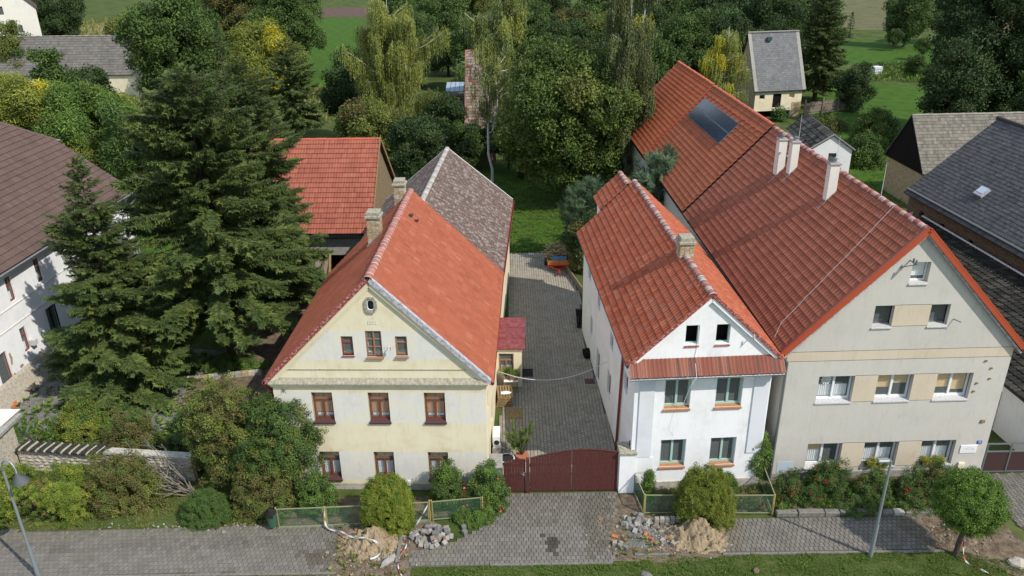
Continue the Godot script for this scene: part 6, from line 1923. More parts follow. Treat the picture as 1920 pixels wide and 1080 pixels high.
func orange_barn() -> void:
	var w := 5.92
	var l := 11.93
	var r := 8.52
	var e := 3.31
	var root := thing("orange_tiled_barn", "open-fronted barn with orange-red tiled roof and boarded gable", "barn", Vector3(-21.46, 0, -57.8), -1.59)
	# local x points towards the viewer side, local -z along the ridge to the right
	var deck := roof_deck(root, w, l, r, e, M.deck)
	var tones := [Color(.33, .105, .068), Color(.35, .114, .074), Color(.37, .122, .08), Color(.39, .134, .088)]
	plain_slopes(deck, w, l, r, e, wave_tile(0.2, 0.42, 0.03, 0.055), 0.2, 0.42, tones, 0, 0.2, 0.006)
	ridge_line(deck, Vector3(0, r - 0.04, 0), Vector3(0, r - 0.04, -l), 0.15, 0.4, [Color(.42, .09, .05)], 0.0)
	var g := PackedVector2Array([Vector2(-w + 0.3, 0.2), Vector2(w - 0.3, 0.2), Vector2(w - 0.3, e + 0.1), Vector2(0, r - 0.2), Vector2(-w + 0.3, e + 0.1)])
	boards(root, "gable_boards", g, Vector3(0, 0, -l + 0.25), Vector3.RIGHT, Vector3.FORWARD, 0.2, [M.wood_brown, M.wood_grey])
	boards(root, "gable_boards", g, Vector3(0, 0, -0.25), Vector3.RIGHT, Vector3.BACK, 0.2, [M.wood_brown, M.wood_grey])
	var mb := MB.new()
	mb.box(Vector3(-w + 0.3, 0, -l + 0.4), Vector3(-w + 0.5, e, -0.4))
	part("rear_wall", mb, M.concrete, root)
	mb = MB.new()
	mb.box(Vector3(w - 0.65, e - 0.55, -l + 0.1), Vector3(w - 0.5, e - 0.25, -0.1))
	part("beam", mb, M.zinc, root)
	mb = MB.new()
	mb.box(Vector3(w - 0.6, 1.5, -l + 0.6), Vector3(w - 0.5, e - 0.6, -3.0))
	part("front_panel", mb, M.concrete, root)
	for z in [0.4, 4.0, 8.0, 11.5]:
		mb = MB.new()
		mb.box(Vector3(w - 0.75, 0, -z - 0.12), Vector3(w - 0.5, e - 0.2, -z + 0.12))
		part("post", mb, M.wood_grey, root)
	mb = MB.new()
	mb.bar(Vector3(0, r + 0.02, -l - 0.02), Vector3(w, e, -l - 0.02), 0.06, 0.24)
	mb.bar(Vector3(0, r + 0.02, -l - 0.02), Vector3(-w, e, -l - 0.02), 0.06, 0.24)
	part("verge", mb, M.wood_brown, deck)
	gutter(root, Vector3(w + 0.08, e - 0.1, 0), Vector3(w + 0.08, e - 0.1, -l), 0.07, M.dark_gutter)

func slate_shed() -> void:
	var w := 3.5
	var root := thing("tall_shed", "tall yellowish shed under a steep grey slate roof with open ground floor", "shed", Vector3(34.58, 0, -102.32), 0.16)
	# one long slope towards the front, a shorter one behind
	var e := 3.49
	var r := 10.3
	var holes := [Rect2(-0.75, 1.3, 1.15, 1.75), Rect2(-2.6, 2.45, 0.75, 0.5), Rect2(1.45, 2.45, 0.75, 0.5), Rect2(-2.75, -0.1, 4.6, 1.0)]
	var mb := MB.new()
	facade(mb, PackedVector2Array([Vector2(-3.2, 0), Vector2(3.2, 0), Vector2(3.2, e + 0.2), Vector2(-3.2, e + 0.2)]), holes, Vector3(0, 0, -0.2), Vector3.RIGHT, Vector3.BACK, 0.35)
	part("wall", mb, M.cream, root)
	mb = MB.new()
	mb.box(Vector3(1.9, 0.0, -0.23), Vector3(3.21, 1.9, -0.18))
	part("bare_brick", mb, M.brick_old, root)
	mb = MB.new()
	for s in [-1, 1]:
		mb.tri_to(Vector3(s * 3.2, e, -0.2), Vector3(s * 3.2, r - 0.2, -3.6), Vector3(s * 3.2, e, -6.8), Vector3(s, 0, 0))
		mb.quad_to(Vector3(s * 3.2, 0, -0.2), Vector3(s * 3.2, 0, -6.8), Vector3(s * 3.2, e, -6.8), Vector3(s * 3.2, e, -0.2), Vector3(s, 0, 0))
	mb.quad_to(Vector3(-3.2, 0, -6.8), Vector3(3.2, 0, -6.8), Vector3(3.2, e, -6.8), Vector3(-3.2, e, -6.8), Vector3.FORWARD)
	mb.quad_to(Vector3(-3.2, 1.05, -0.3), Vector3(3.2, 1.05, -0.3), Vector3(3.2, 1.05, -6.8), Vector3(-3.2, 1.05, -6.8), Vector3.UP)
	part("side_wall", mb, M.sand_stone, root)
	boards(root, "hatch", PackedVector2Array([Vector2(-0.75, 1.3), Vector2(0.4, 1.3), Vector2(0.4, 3.05), Vector2(-0.75, 3.05)]), Vector3(0, 0, -0.36), Vector3.RIGHT, Vector3.BACK, 0.28, [M.wood_dark])
	for i in [1, 2]:
		mb = MB.new()
		var h: Rect2 = holes[i]
		mb.quad(Vector3(h.position.x, h.position.y, -0.5), Vector3(h.end.x, h.position.y, -0.5), Vector3(h.end.x, h.end.y, -0.5), Vector3(h.position.x, h.end.y, -0.5))
		part("shutter", mb, M.black if i == 1 else M.wood_blind, root)
	mb = MB.new()
	var f0 := Vector3(0, e, 0.1)
	var f1 := Vector3(0, r, -3.6)
	for q in [[f0, f1], [Vector3(0, e, -7.1), f1]]:
		mb.quad_to(q[0] + Vector3(-w, 0, 0), q[0] + Vector3(w, 0, 0), q[1] + Vector3(w, 0, 0), q[1] + Vector3(-w, 0, 0), Vector3.UP)
		mb.quad_to(q[0] + Vector3(-w, -0.15, 0), q[0] + Vector3(w, -0.15, 0), q[1] + Vector3(w, -0.15, 0), q[1] + Vector3(-w, -0.15, 0), Vector3.DOWN)
		mb.quad_to(q[0] + Vector3(-w, -0.15, 0), q[0] + Vector3(w, -0.15, 0), q[0] + Vector3(w, 0, 0), q[0] + Vector3(-w, 0, 0), Vector3.BACK)
	for s in [-1, 1]:
		for q in [f0, Vector3(0, e, -7.1)]:
			mb.quad_to(q + Vector3(s * w, -0.15, 0), q + Vector3(s * w, 0, 0), f1 + Vector3(s * w, 0, 0), f1 + Vector3(s * w, -0.15, 0), Vector3(s, 0, 0))
	var deck := part("roof", mb, M.dark_deck, root)
	var tones := [Color(.16, .165, .168), Color(.175, .18, .183), Color(.19, .194, .196), Color(.21, .213, .213)]
	tile_slope(deck, flat_tile(0.3, 0.28, 0.02), f1 + Vector3(-w, 0, 0), Vector3.RIGHT, (f0 - f1).normalized(), 2 * w, f0.distance_to(f1), 0.3, 0.28, tones, 0, 0.3, 0.03)
	mb = MB.new()
	for s in [-1, 1]:
		mb.bar(f1 + Vector3(s * (w - 0.22), 0.05, 0), f0 + Vector3(s * (w - 0.22), 0.05, 0), 0.45, 0.03)
	mb.bar(f1 + Vector3(-w, 0.04, 0.05), f1 + Vector3(w, 0.04, 0.05), 0.3, 0.12)
	part("roof_edge", mb, M.concrete, deck)
	mb = MB.new()
	mb.box(Vector3(-1.1, 9.3, -3.05), Vector3(-0.5, 9.75, -2.7))
	part("skylight", mb, flat(.04, .08, .09, 0.3), deck)

func small_white_barn() -> void:
	var w := 2.15
	var l := 9.6
	var r := 4.12
	var e := 2.66
	var root := thing("small_outbuilding", "small white outbuilding with dark broken slab roof and one black window", "outbuilding", Vector3(31.12, 0, -75.13), -0.09)
	var hole := Rect2(-0.2, 1.3, 0.75, 1.0)
	four_walls(root, M.white_wall, w, l, r, e, 1.95, 0.15, 0.1, [hole])
	window(root, Vector3(0, 0, -0.15), Vector3.RIGHT, Vector3.BACK, hole, {"frame": M.wood_dark, "bar": 0.05, "deep": 0.15, "cols": 1})
	var deck := roof_deck(root, w, l, r, e, M.dark_deck)
	plain_slopes(deck, w, l, r, e, flat_tile(0.42, 0.5, 0.05), 0.42, 0.5, [Color(.03, .028, .025), Color(.05, .045, .04), Color(.08, .074, .065), Color(.12, .11, .1)], 0, 0.3, 0.06)
	var mb := MB.new()
	for s in [-1, 1]:
		mb.bar(Vector3(0, r + 0.03, -0.02), Vector3(s * (w + 0.05), e, -0.02), 0.14, 0.1)
	part("verge", mb, M.concrete, deck)

func pale_tile_barn() -> void:
	var w := 3.42
	var l := 14.0
	var r := 7.54
	var e := 3.28
	var root := thing("pale_tiled_barn", "barn with pale grey tiled roof and black boarded gable on a stone wall", "barn", Vector3(34.46, 0, -67.71), -1.54)
	four_walls(root, M.sand_stone, w, l, e + 0.1, e - 0.1, 3.1, 0.2, 0.2)
	var deck := roof_deck(root, w, l, r, e, M.dark_deck)
	plain_slopes(deck, w, l, r, e, flat_tile(0.24, 0.3, 0.03), 0.24, 0.3, [Color(.16, .145, .12), Color(.19, .175, .145), Color(.22, .2, .165), Color(.25, .23, .19)], 0, 0.2, 0.02)
	ridge_line(deck, Vector3(0, r - 0.04, 0), Vector3(0, r - 0.04, -l), 0.14, 0.35, [Color(.22, .2, .16), Color(.26, .24, .2)], 0.0)
	boards(root, "gable_boards", PackedVector2Array([Vector2(-w + 0.05, e - 0.15), Vector2(w - 0.05, e - 0.15), Vector2(0, r - 0.12)]), Vector3(0, 0, -0.12), Vector3.RIGHT, Vector3.BACK, 0.18, [M.wood_dark])

func slate_barn() -> void:
	var w := 5.76
	var l := 24.66
	var r := 10.02
	var e := 5.02
	var root := thing("slate_barn", "large barn with lichen-flecked slate roof and dark rubble stone wall", "barn", Vector3(35.44, 0, -29.78), 0.07)
	var left := []
	for q in [[22.7, 3.8, 0.5, 0.35], [20.2, 3.8, 0.5, 0.35], [17.1, 3.8, 0.5, 0.35], [13.4, 3.3, 0.9, 0.75]]:
		left.append(Rect2(-q[0] - q[2] / 2, q[1], q[2], q[3]))
	four_walls(root, M.stone_wall, w, l, r, e, 5.4, 0.0, 0.15, [], left, [])
	for i in 4:
		window(root, Vector3(-5.4, 0, 0), Vector3.BACK, Vector3.LEFT, left[i], {"frame": M.wood_grey if i == 3 else M.black, "bar": 0.06, "deep": 0.2, "cols": 2 if i == 3 else 1, "glazed": i == 3})
	var deck := roof_deck(root, w, l, r, e, M.dark_deck)
	var tones := [Color(.12, .122, .126), Color(.14, .142, .146), Color(.155, .157, .16), Color(.175, .176, .178)]
	plain_slopes(deck, w, l, r, e, flat_tile(0.26, 0.27, 0.022), 0.26, 0.27, tones, 300, 0.2, 0.035, -1, "lichen_tile")
	plain_slopes(deck, w, l, r, e, flat_tile(0.6, 0.6, 0.022), 0.6, 0.6, tones, 0, 0.2, 0.035, 1, "lichen_tile")
	var mb := MB.new()
	mb.tube([Vector3(0, r, 0), Vector3(0, r - 0.12, -l * 0.5), Vector3(0, r + 0.04, -l - 0.1)], [0.15], 8)
	part("ridge", mb, M.dark_deck, deck)
	mb = MB.new()
	var d := slope_of(w, r, e, -1)
	var sl := Basis(Vector3.BACK, d.cross(Vector3.BACK), d)
	mb.box(Vector3(-0.4, 0.03, 4.9), Vector3(0.4, 0.22, 5.6), Transform3D(sl, Vector3(0, r, -19.0)))
	var hatch := part("skylight", mb, M.lead, deck)
	mb = MB.new()
	mb.box(Vector3(-0.33, 0.221, 4.95), Vector3(0.33, 0.235, 5.4), Transform3D(sl, Vector3(0, r, -19.0)))
	part("pane", mb, flat(.5, .56, .62, 0.1), hatch)
	mb = MB.new()
	mb.bar(Vector3(-w + 0.25, e + 0.27, 0), Vector3(-w + 0.25, e + 0.27, -l), 0.4, 0.04)
	part("eave_course", mb, flat(.07, .074, .08, 0.8), deck)

func mossy_lean_to() -> void:
	var root := thing("mossy_lean_to", "low white lean-to with dark mossy tiles and brown door beside grey house", "outbuilding", Vector3(23.1, 0, -30.2), 0.07)
	var l := 22.0
	var a := Vector3(-0.3, 2.75, 1.2)
	var b := Vector3(6.6, 4.0, 1.2)
	var mb := MB.new()
	mb.quad_to(Vector3(0, 0, 1.0), Vector3(0, 0, -l), Vector3(0, 2.75, -l), Vector3(0, 2.75, 1.0), Vector3.LEFT)
	mb.quad_to(Vector3(0, 0, 1.0), Vector3(6.6, 0, 1.0), Vector3(6.6, 3.95, 1.0), Vector3(0, 2.75, 1.0), Vector3.BACK)
	mb.quad_to(Vector3(0, 0, -l), Vector3(6.6, 0, -l), Vector3(6.6, 3.95, -l), Vector3(0, 2.75, -l), Vector3.FORWARD)
	part("wall", mb, M.white_wall, root)
	boards(root, "door", PackedVector2Array([Vector2(-0.55, 0.05), Vector2(0.55, 0.05), Vector2(0.55, 2.1), Vector2(-0.55, 2.1)]), Vector3(-0.03, 0, -2.2), Vector3.BACK, Vector3.LEFT, 0.22, [M.gate_red])
	mb = MB.new()
	mb.quad_to(a, b, b + Vector3(0, 0, -l), a + Vector3(0, 0, -l), Vector3.UP)
	mb.quad_to(a, a + Vector3(0, -0.12, 0), a + Vector3(0, -0.12, -l), a + Vector3(0, 0, -l), Vector3.LEFT)
	mb.quad_to(a + Vector3(0, -0.12, 0), b + Vector3(0, -0.12, 0), b + Vector3(0, -0.12, -l), a + Vector3(0, -0.12, -l), Vector3.DOWN)
	mb.quad_to(a, b, b + Vector3(0, -0.12, 0), a + Vector3(0, -0.12, 0), Vector3.BACK)
	var deck := part("roof", mb, M.dark_deck, root)
	tile_slope(deck, wave_tile(0.3, 0.4, 0.05, 0.05), b, Vector3.FORWARD, (a - b).normalized(), l, a.distance_to(b), 0.3, 0.4, [Color(.018, .018, .015), Color(.028, .027, .022), Color(.04, .036, .03), Color(.06, .055, .045)], 0, 0.3, 0.03)
	mb = MB.new()
	mb.tube([b + Vector3(0, 0.05, 0), b + Vector3(0, 0.05, -l)], [0.07], 6)
	part("mortar_line", mb, M.mortar, deck)

func far_buildings() -> void:
	var root := thing("grey_tiled_barn", "long barn with weathered grey tiled roof behind the left trees", "barn", Vector3(-77.01, 0, -125.61), -1.6)
	four_walls(root, M.cream, 2.9, 20.9, 8.98, 3.66, 2.6, 0.2, 0.2)
	var deck := roof_deck(root, 2.9, 20.9, 8.98, 3.66, M.dark_deck)
	plain_slopes(deck, 2.9, 20.9, 8.98, 3.66, flat_tile(0.42, 0.4, 0.04), 0.42, 0.4, [Color(.165, .155, .14), Color(.18, .168, .152), Color(.195, .183, .165), Color(.21, .197, .178)], 0, 0.2, 0.02)
	ridge_line(deck, Vector3(0, 8.95, 0), Vector3(0, 8.95, -20.9), 0.16, 0.5, [Color(.2, .17, .15), Color(.28, .22, .2)], 0.0)
	root = thing("tall_cream_house", "tall pale cream gabled house beyond the grey tiled barn", "house", Vector3(-80.2, 0, -129.0), 0.52)
	var holes := [Rect2(-0.6, 11.8, 0.55, 1.2), Rect2(1.6, 11.8, 0.55, 1.2), Rect2(3.6, 9.0, 0.6, 1.1)]
	four_walls(root, M.pale, 6.9, 12.0, 19.5, 12.4, 6.6, 0.2, 0.2, holes)
	for h in holes:
		window(root, Vector3(0, 0, -0.2), Vector3.RIGHT, Vector3.BACK, h, {"frame": M.wood_dark, "bar": 0.08, "deep": 0.15, "cols": 1})
	deck = roof_deck(root, 6.9, 12.0, 19.5, 12.4, M.deck)
	root = thing("narrow_old_barn", "old barn with patchy pinkish tiled roof glimpsed behind the slender birch", "barn", Vector3(-4.7, 0, -88.5), -1.57)
	four_walls(root, M.stone_wall, 6.5, 3.4, 10.7, 3.7, 6.1, 0.2, 0.2)
	deck = roof_deck(root, 6.5, 3.4, 10.7, 3.7, M.deck)
	plain_slopes(deck, 6.5, 3.4, 10.7, 3.7, flat_tile(0.36, 0.36, 0.05), 0.36, 0.36, [Color(.16, .08, .065), Color(.22, .14, .115), Color(.27, .2, .165), Color(.32, .26, .22), Color(.2, .07, .055)], 0, 0.6, 0.03)
	var edge := MB.new()
	edge.bar(Vector3(0, 10.72, -0.05), Vector3(6.5, 3.72, -0.05), 0.12, 0.1)
	part("verge", edge, flat(.24, .1, .08, 0.8), deck)
	ridge_line(deck, Vector3(0, 10.68, 0), Vector3(0, 10.68, -3.4), 0.16, 0.4, [Color(.36, .15, .11)], 0.0)
	root = thing("lean_roof_shed", "low shed with light blue sheet roof left of the old barn", "shed", Vector3(-6.1, 0, -91.0), 0.0)
	var mb := MB.new()
	mb.box(Vector3(-1.0, 0, -2.4), Vector3(1.0, 5.4, 0))
	part("wall", mb, M.wood_grey, root)
	mb = MB.new()
	for i in 4:
		mb.box(Vector3(-1.1 + i * 0.52, 0, -2.6), Vector3(-0.63 + i * 0.52, 0.06, 0.3), Transform3D(Basis(Vector3.RIGHT, 0.2), Vector3(0, 6.0, 0)))
	part("roof", mb, flat(.24, .29, .35, 0.6), root)

func noise_of(number: int, f: float) -> FastNoiseLite:
	var n := FastNoiseLite.new()
	n.seed = number
	n.frequency = f
	return n

# ---------------------------------------------------------------- ground, paving and small things
func sheet(called: String, pts: Array, y: float, mat: Material) -> MeshInstance3D:
	var p := PackedVector2Array()
	for q in pts: p.append(q if q is Vector2 else Vector2(q[0], q[1]))
	var mb := MB.new()
	var ix := Geometry2D.triangulate_polygon(p)
	for t in range(0, ix.size(), 3):
		mb.tri_to(Vector3(p[ix[t]].x, y, p[ix[t]].y), Vector3(p[ix[t + 1]].x, y, p[ix[t + 1]].y), Vector3(p[ix[t + 2]].x, y, p[ix[t + 2]].y), Vector3.UP)
	return struct(called, mb, mat)

# an outline with wandering edges
func ragged(pts: Array, step: float, amp: float) -> Array:
	var f := noise_of(33, 0.6)
	var out := []
	for i in pts.size():
		var a := Vector2(pts[i][0], pts[i][1])
		var b := Vector2(pts[(i + 1) % pts.size()][0], pts[(i + 1) % pts.size()][1])
		var n := maxi(1, int(a.distance_to(b) / step))
		var side := (b - a).normalized().orthogonal()
		for k in n:
			var q := a.lerp(b, float(k) / n)
			out.append(q + side * amp * f.get_noise_2d(q.x * 3, q.y * 3))
	return out

func poly(pts: Array) -> PackedVector2Array:
	var p := PackedVector2Array()
	for q in pts: p.append(q if q is Vector2 else Vector2(q[0], q[1]))
	return p

# setts laid in rows over an outline; the nearest ones as pieces of their own
func pave(called: String, pts: Array, stains: Array, sx: float, sz: float, tones: Array, singles: int, turn := 0.0, base := 0.02, wear := 0.006) -> MeshInstance3D:
	var ground := sheet(called, pts, base, M.joint)
	var p := poly(pts)
	var mb := MB.new()
	mb.block(Vector3(-sx / 2 + 0.008, -0.03, -sz / 2 + 0.008), Vector3(sx / 2 - 0.008, 0.03, sz / 2 - 0.008), 0.012)
	var m := mb.done(M.stone_tint)
	var lo := p[0]
	var hi := p[0]
	for q in p:
		lo = lo.min(q)
		hi = hi.max(q)
	var mats := []
	for k in tones:
		var q := StandardMaterial3D.new()
		q.albedo_color = (k as Color).linear_to_srgb()
		q.roughness = 0.92
		skin(q, M.grain, 0.9)
		weather(q, M.blotch, Vector3(4.3, 4.3, 4.3))
		mats.append(q)
	var c := Copies.new()
	var noise := noise_of(17, 0.25)
	var made := 0
	var mid := (lo + hi) / 2
	var span := maxf(hi.x - lo.x, hi.y - lo.y) * 0.75
	var nz := int(span * 2 / sz)
	var nx := int(span * 2 / sx)
	var rot := Basis(Vector3.UP, turn)
	for k in range(nz, -1, -1):
		for i in nx:
			var l := Vector3(-span + (i + (0.5 if k % 2 else 0.0)) * sx, 0, -span + k * sz)
			var w := rot * l + Vector3(mid.x, 0, mid.y)
			var q := Vector2(w.x, w.z)
			if q.x < lo.x or q.x > hi.x or q.y < lo.y or q.y > hi.y: continue
			if not Geometry2D.is_point_in_polygon(q, p): continue
			var t := Transform3D(rot.rotated(Vector3(1, 0, 0.3).normalized(), rng.randfn(0, 0.012)), Vector3(w.x, base + rng.randf_range(-wear, wear) + 0.004 * noise.get_noise_2d(q.x * 4, q.y * 4), w.z))
			var pick := clampi(int((rng.randf() * 0.7 + 0.3 * (0.5 + noise.get_noise_2d(q.x * 3, q.y * 3))) * tones.size()), 0, tones.size() - 1)
			var spot := tones[pick] as Color
			var stained := false
			for st in stains:
				if Geometry2D.is_point_in_polygon(q + Vector2(rng.randfn(0, 0.12), rng.randfn(0, 0.12)), st[0]):
					spot = spot.lerp(st[1], 0.75)
					stained = true
			if made < singles and absf(q.x) < 21 and not stained:
				made += 1
				shared("paver", m, mats[pick], t, ground)
			else:
				var g := rng.randf_range(0.9, 1.1)
				c.add(t, Color(spot.r * g, spot.g * g, spot.b * g))
	many("pavers", m, c, ground)
	return ground

func heap(called: String, label: String, at: Vector3, size: Vector3, mat: Material, number: int) -> Node3D:
	rng.seed = number
	var root := thing(called, label, "heap", at)
	var f := noise_of(number, 1.6)
	f.fractal_octaves = 4
	var mb := MB.new()
	var n := 44
	var p := []
	for i in n + 1:
		for k in n + 1:
			var x := lerpf(-1.25, 1.25, float(i) / n)
			var z := lerpf(-1.25, 1.25, float(k) / n)
			var d := Vector2(x, z).length() * (1.0 + 0.35 * f.get_noise_2d(x * 1.2, z * 1.2))
			var h := exp(-d * d * 1.9) * 0.95 - 0.07 + 0.5 * f.get_noise_2d(x * 1.6 + 9, z * 1.6) * exp(-d * d * 1.1) + 0.06 * f.get_noise_2d(x * 6, z * 6)
			p.append(Vector3(x * size.x, maxf(-0.1, h * size.y), z * size.z))
	for i in n:
		for k in n:
			mb.quad_to(p[i * (n + 1) + k], p[(i + 1) * (n + 1) + k], p[(i + 1) * (n + 1) + k + 1], p[i * (n + 1) + k + 1], Vector3.UP)
	part("soil", mb, mat, root)
	var clod := stone_mesh(number + 40, Vector3(0.5, 0.4, 0.45)).done(M.stone_tint)
	var cp := Copies.new()
	for i in int(140 * size.x * size.z) + 40:
		var at_p: Vector3 = p[rng.randi() % p.size()]
		if at_p.y < 0.02: continue
		cp.add(Transform3D(Basis.from_euler(Vector3(rng.randf(), rng.randf() * 6, 0)).scaled(Vector3.ONE * rng.randf_range(0.03, 0.11)), at_p + Vector3(rng.randf_range(-0.03, 0.03), 0, rng.randf_range(-0.03, 0.03))), mixed([Color(.3, .25, .17), Color(.22, .17, .11), Color(.4, .37, .31), Color(.17, .13, .085)]))
	many("clods", clod, cp, root)
	return root

func stone_mesh(number: int, size: Vector3) -> MB:
	var mb := MB.new()
	var f := noise_of(number, 1.7)
	mb.lump(Vector3.ZERO, size, f, 0.8, 5, 7)
	return mb

func fence_panel(root: Node3D, a: Vector3, b: Vector3, h: float, mat_post: Material) -> void:
	var fr := MB.new()
	var d := (b - a).normalized()
	var l := a.distance_to(b)
	fr.bar(a + Vector3(0, 0.1, 0), b + Vector3(0, 0.1, 0), 0.035, 0.035)
	fr.bar(a + Vector3(0, h, 0), b + Vector3(0, h, 0), 0.035, 0.035)
	fr.bar(a, a + Vector3(0, h + 0.02, 0), 0.04, 0.04)
	fr.bar(b, b + Vector3(0, h + 0.02, 0), 0.04, 0.04)
	var f := part("panel_frame", fr, mat_post, root)
	var mb := MB.new()
	var s := 0.07
	var y0 := 0.12
	var y1 := h - 0.02
	var side := d.cross(Vector3.UP) * 0.001
	var n := int((l + (y1 - y0)) / s)
	for w in [1, -1]:
		for i in n:
			var x0 := i * s - (y1 - y0)
			var p0 := Vector2(x0, y0)
			var p1 := Vector2(x0 + (y1 - y0), y1)
			if p0.x < 0.02: p0 = Vector2(0.02, y0 + (0.02 - x0))
			if p1.x > l - 0.02: p1 = Vector2(l - 0.02, y0 + (l - 0.02 - x0))
			if p1.x - p0.x < 0.01: continue
			if w < 0:
				p0.x = l - p0.x
				p1.x = l - p1.x
			var q0 := a + d * p0.x + Vector3.UP * p0.y
			var q1 := a + d * p1.x + Vector3.UP * p1.y
			var o := (q1 - q0).normalized().cross(d.cross(Vector3.UP)).normalized() * 0.0034
			mb.quad(q0 - o + side * w, q0 + o + side * w, q1 + o + side * w, q1 - o + side * w)
	part("wire_mesh", mb, M.mesh_green, f)

func ribbon(label: String, pts: Array, wide: float, group: String, two := false) -> void:
	var root := thing("barrier_tape", label, "tape", Vector3.ZERO, 0.0, group)
	var curve := Curve3D.new()
	for p in pts: curve.add_point(p)
	for i in range(1, pts.size() - 1):
		var t: Vector3 = (pts[i + 1] - pts[i - 1]) * 0.2
		curve.set_point_in(i, -t)
		curve.set_point_out(i, t)
	var l := curve.get_baked_length()
	var n := int(l / 0.09)
	var white := MB.new()
	var red := MB.new()
	for i in n:
		var a := curve.sample_baked(l * i / n)
		var b := curve.sample_baked(l * (i + 1) / n)
		var d := (b - a).normalized()
		var tw0 := 1.2 * sin(i * 0.5) + 0.6
		var tw1 := 1.2 * sin((i + 1) * 0.5) + 0.6
		var s := d.cross(Vector3.UP).normalized()
		var w0 := s.rotated(d, tw0) * wide / 2
		var w1 := s.rotated(d, tw1) * wide / 2
		var mb := red if two and int(i / 3) % 2 else white
		mb.quad(a - w0, a + w0, b + w1, b - w1)
	part("white_stripes", white, M.tape, root)
	if red.v.size(): part("red_stripes", red, M.tape_red, root)

func lamp(label: String, at: Vector3, h: float, big: bool) -> void:
	var root := thing("street_lamp", label, "street lamp", at, 0.0, "street lamps")
	var mb := MB.new()
	mb.tube([Vector3.ZERO, Vector3(0, 1.5, 0)], [0.085, 0.08], 10)
	mb.tube([Vector3(0, 1.5, 0), Vector3(0, 1.56, 0), Vector3(0, h, 0)], [0.085, 0.055, 0.045], 10)
	part("pole", mb, M.lamp_grey, root)
	mb = MB.new()
	if big:
		var pts := []
		for i in 9:
			var a := PI * i / 8.0
			pts.append(Vector3(0.32 - 0.32 * cos(a), h + 0.55 * sin(a) + 0.05 * i / 8.0, 0.25 * i / 8.0))
		mb.tube(pts, [0.03], 8)
		part("arm", mb, M.zinc, root)
		mb = MB.new()
		var c: Vector3 = pts[8]
		mb.tube([c + Vector3(0, 0.06, 0), c + Vector3(0, -0.02, 0), c + Vector3(0.02, -0.14, 0), c + Vector3(0.05, -0.3, 0), c + Vector3(0.05, -0.33, 0)], [0.04, 0.1, 0.2, 0.29, 0.28], 18)
		part("lamp_shade", mb, M.steel, root)
	else:
		mb.bar(Vector3(0, h, 0), Vector3(-0.12, h + 0.05, 0), 0.05, 0.05)
		part("arm", mb, M.lamp_grey, root)
		mb = MB.new()
		mb.block(Vector3(-0.5, h + 0.0, -0.11), Vector3(-0.1, h + 0.09, 0.11), 0.03)
		part("lamp_head", mb, M.lamp_grey, root)

func board_leaf(parent: Node3D, x0: float, x1: float, top: Callable, z: float, bw: float) -> void:
	var n := int(round((x1 - x0) / bw))
	for i in n:
		var a := lerpf(x0, x1, float(i) / n) + 0.002
		var b := lerpf(x0, x1, float(i + 1) / n) - 0.002
		var ya: float = top.call(a)
		var yb: float = top.call(b)
		var mb := MB.new()
		var f := z + rng.randf_range(0, 0.008)
		var p := [Vector3(a, 0.06, f), Vector3(b, 0.06, f), Vector3(b, yb, f), Vector3(a, ya, f)]
		mb.quad(p[0], p[1], p[2], p[3])
		var q := Vector3(0, 0, -0.03)
		mb.quad(p[3], p[2], p[2] + q, p[3] + q)
		mb.quad(p[0] + q, p[0], p[3], p[3] + q)
		mb.quad(p[1], p[1] + q, p[2] + q, p[2])
		mb.quad(p[1] + q, p[0] + q, p[3] + q, p[2] + q)
		part("board", mb, M.gate_red, parent)
	var rails := MB.new()
	for y in [0.35, 1.35]:
		rails.box(Vector3(x0 + 0.02, y, z - 0.09), Vector3(x1 - 0.02, y + 0.1, z - 0.032))
	part("rail", rails, M.gate_red, parent)

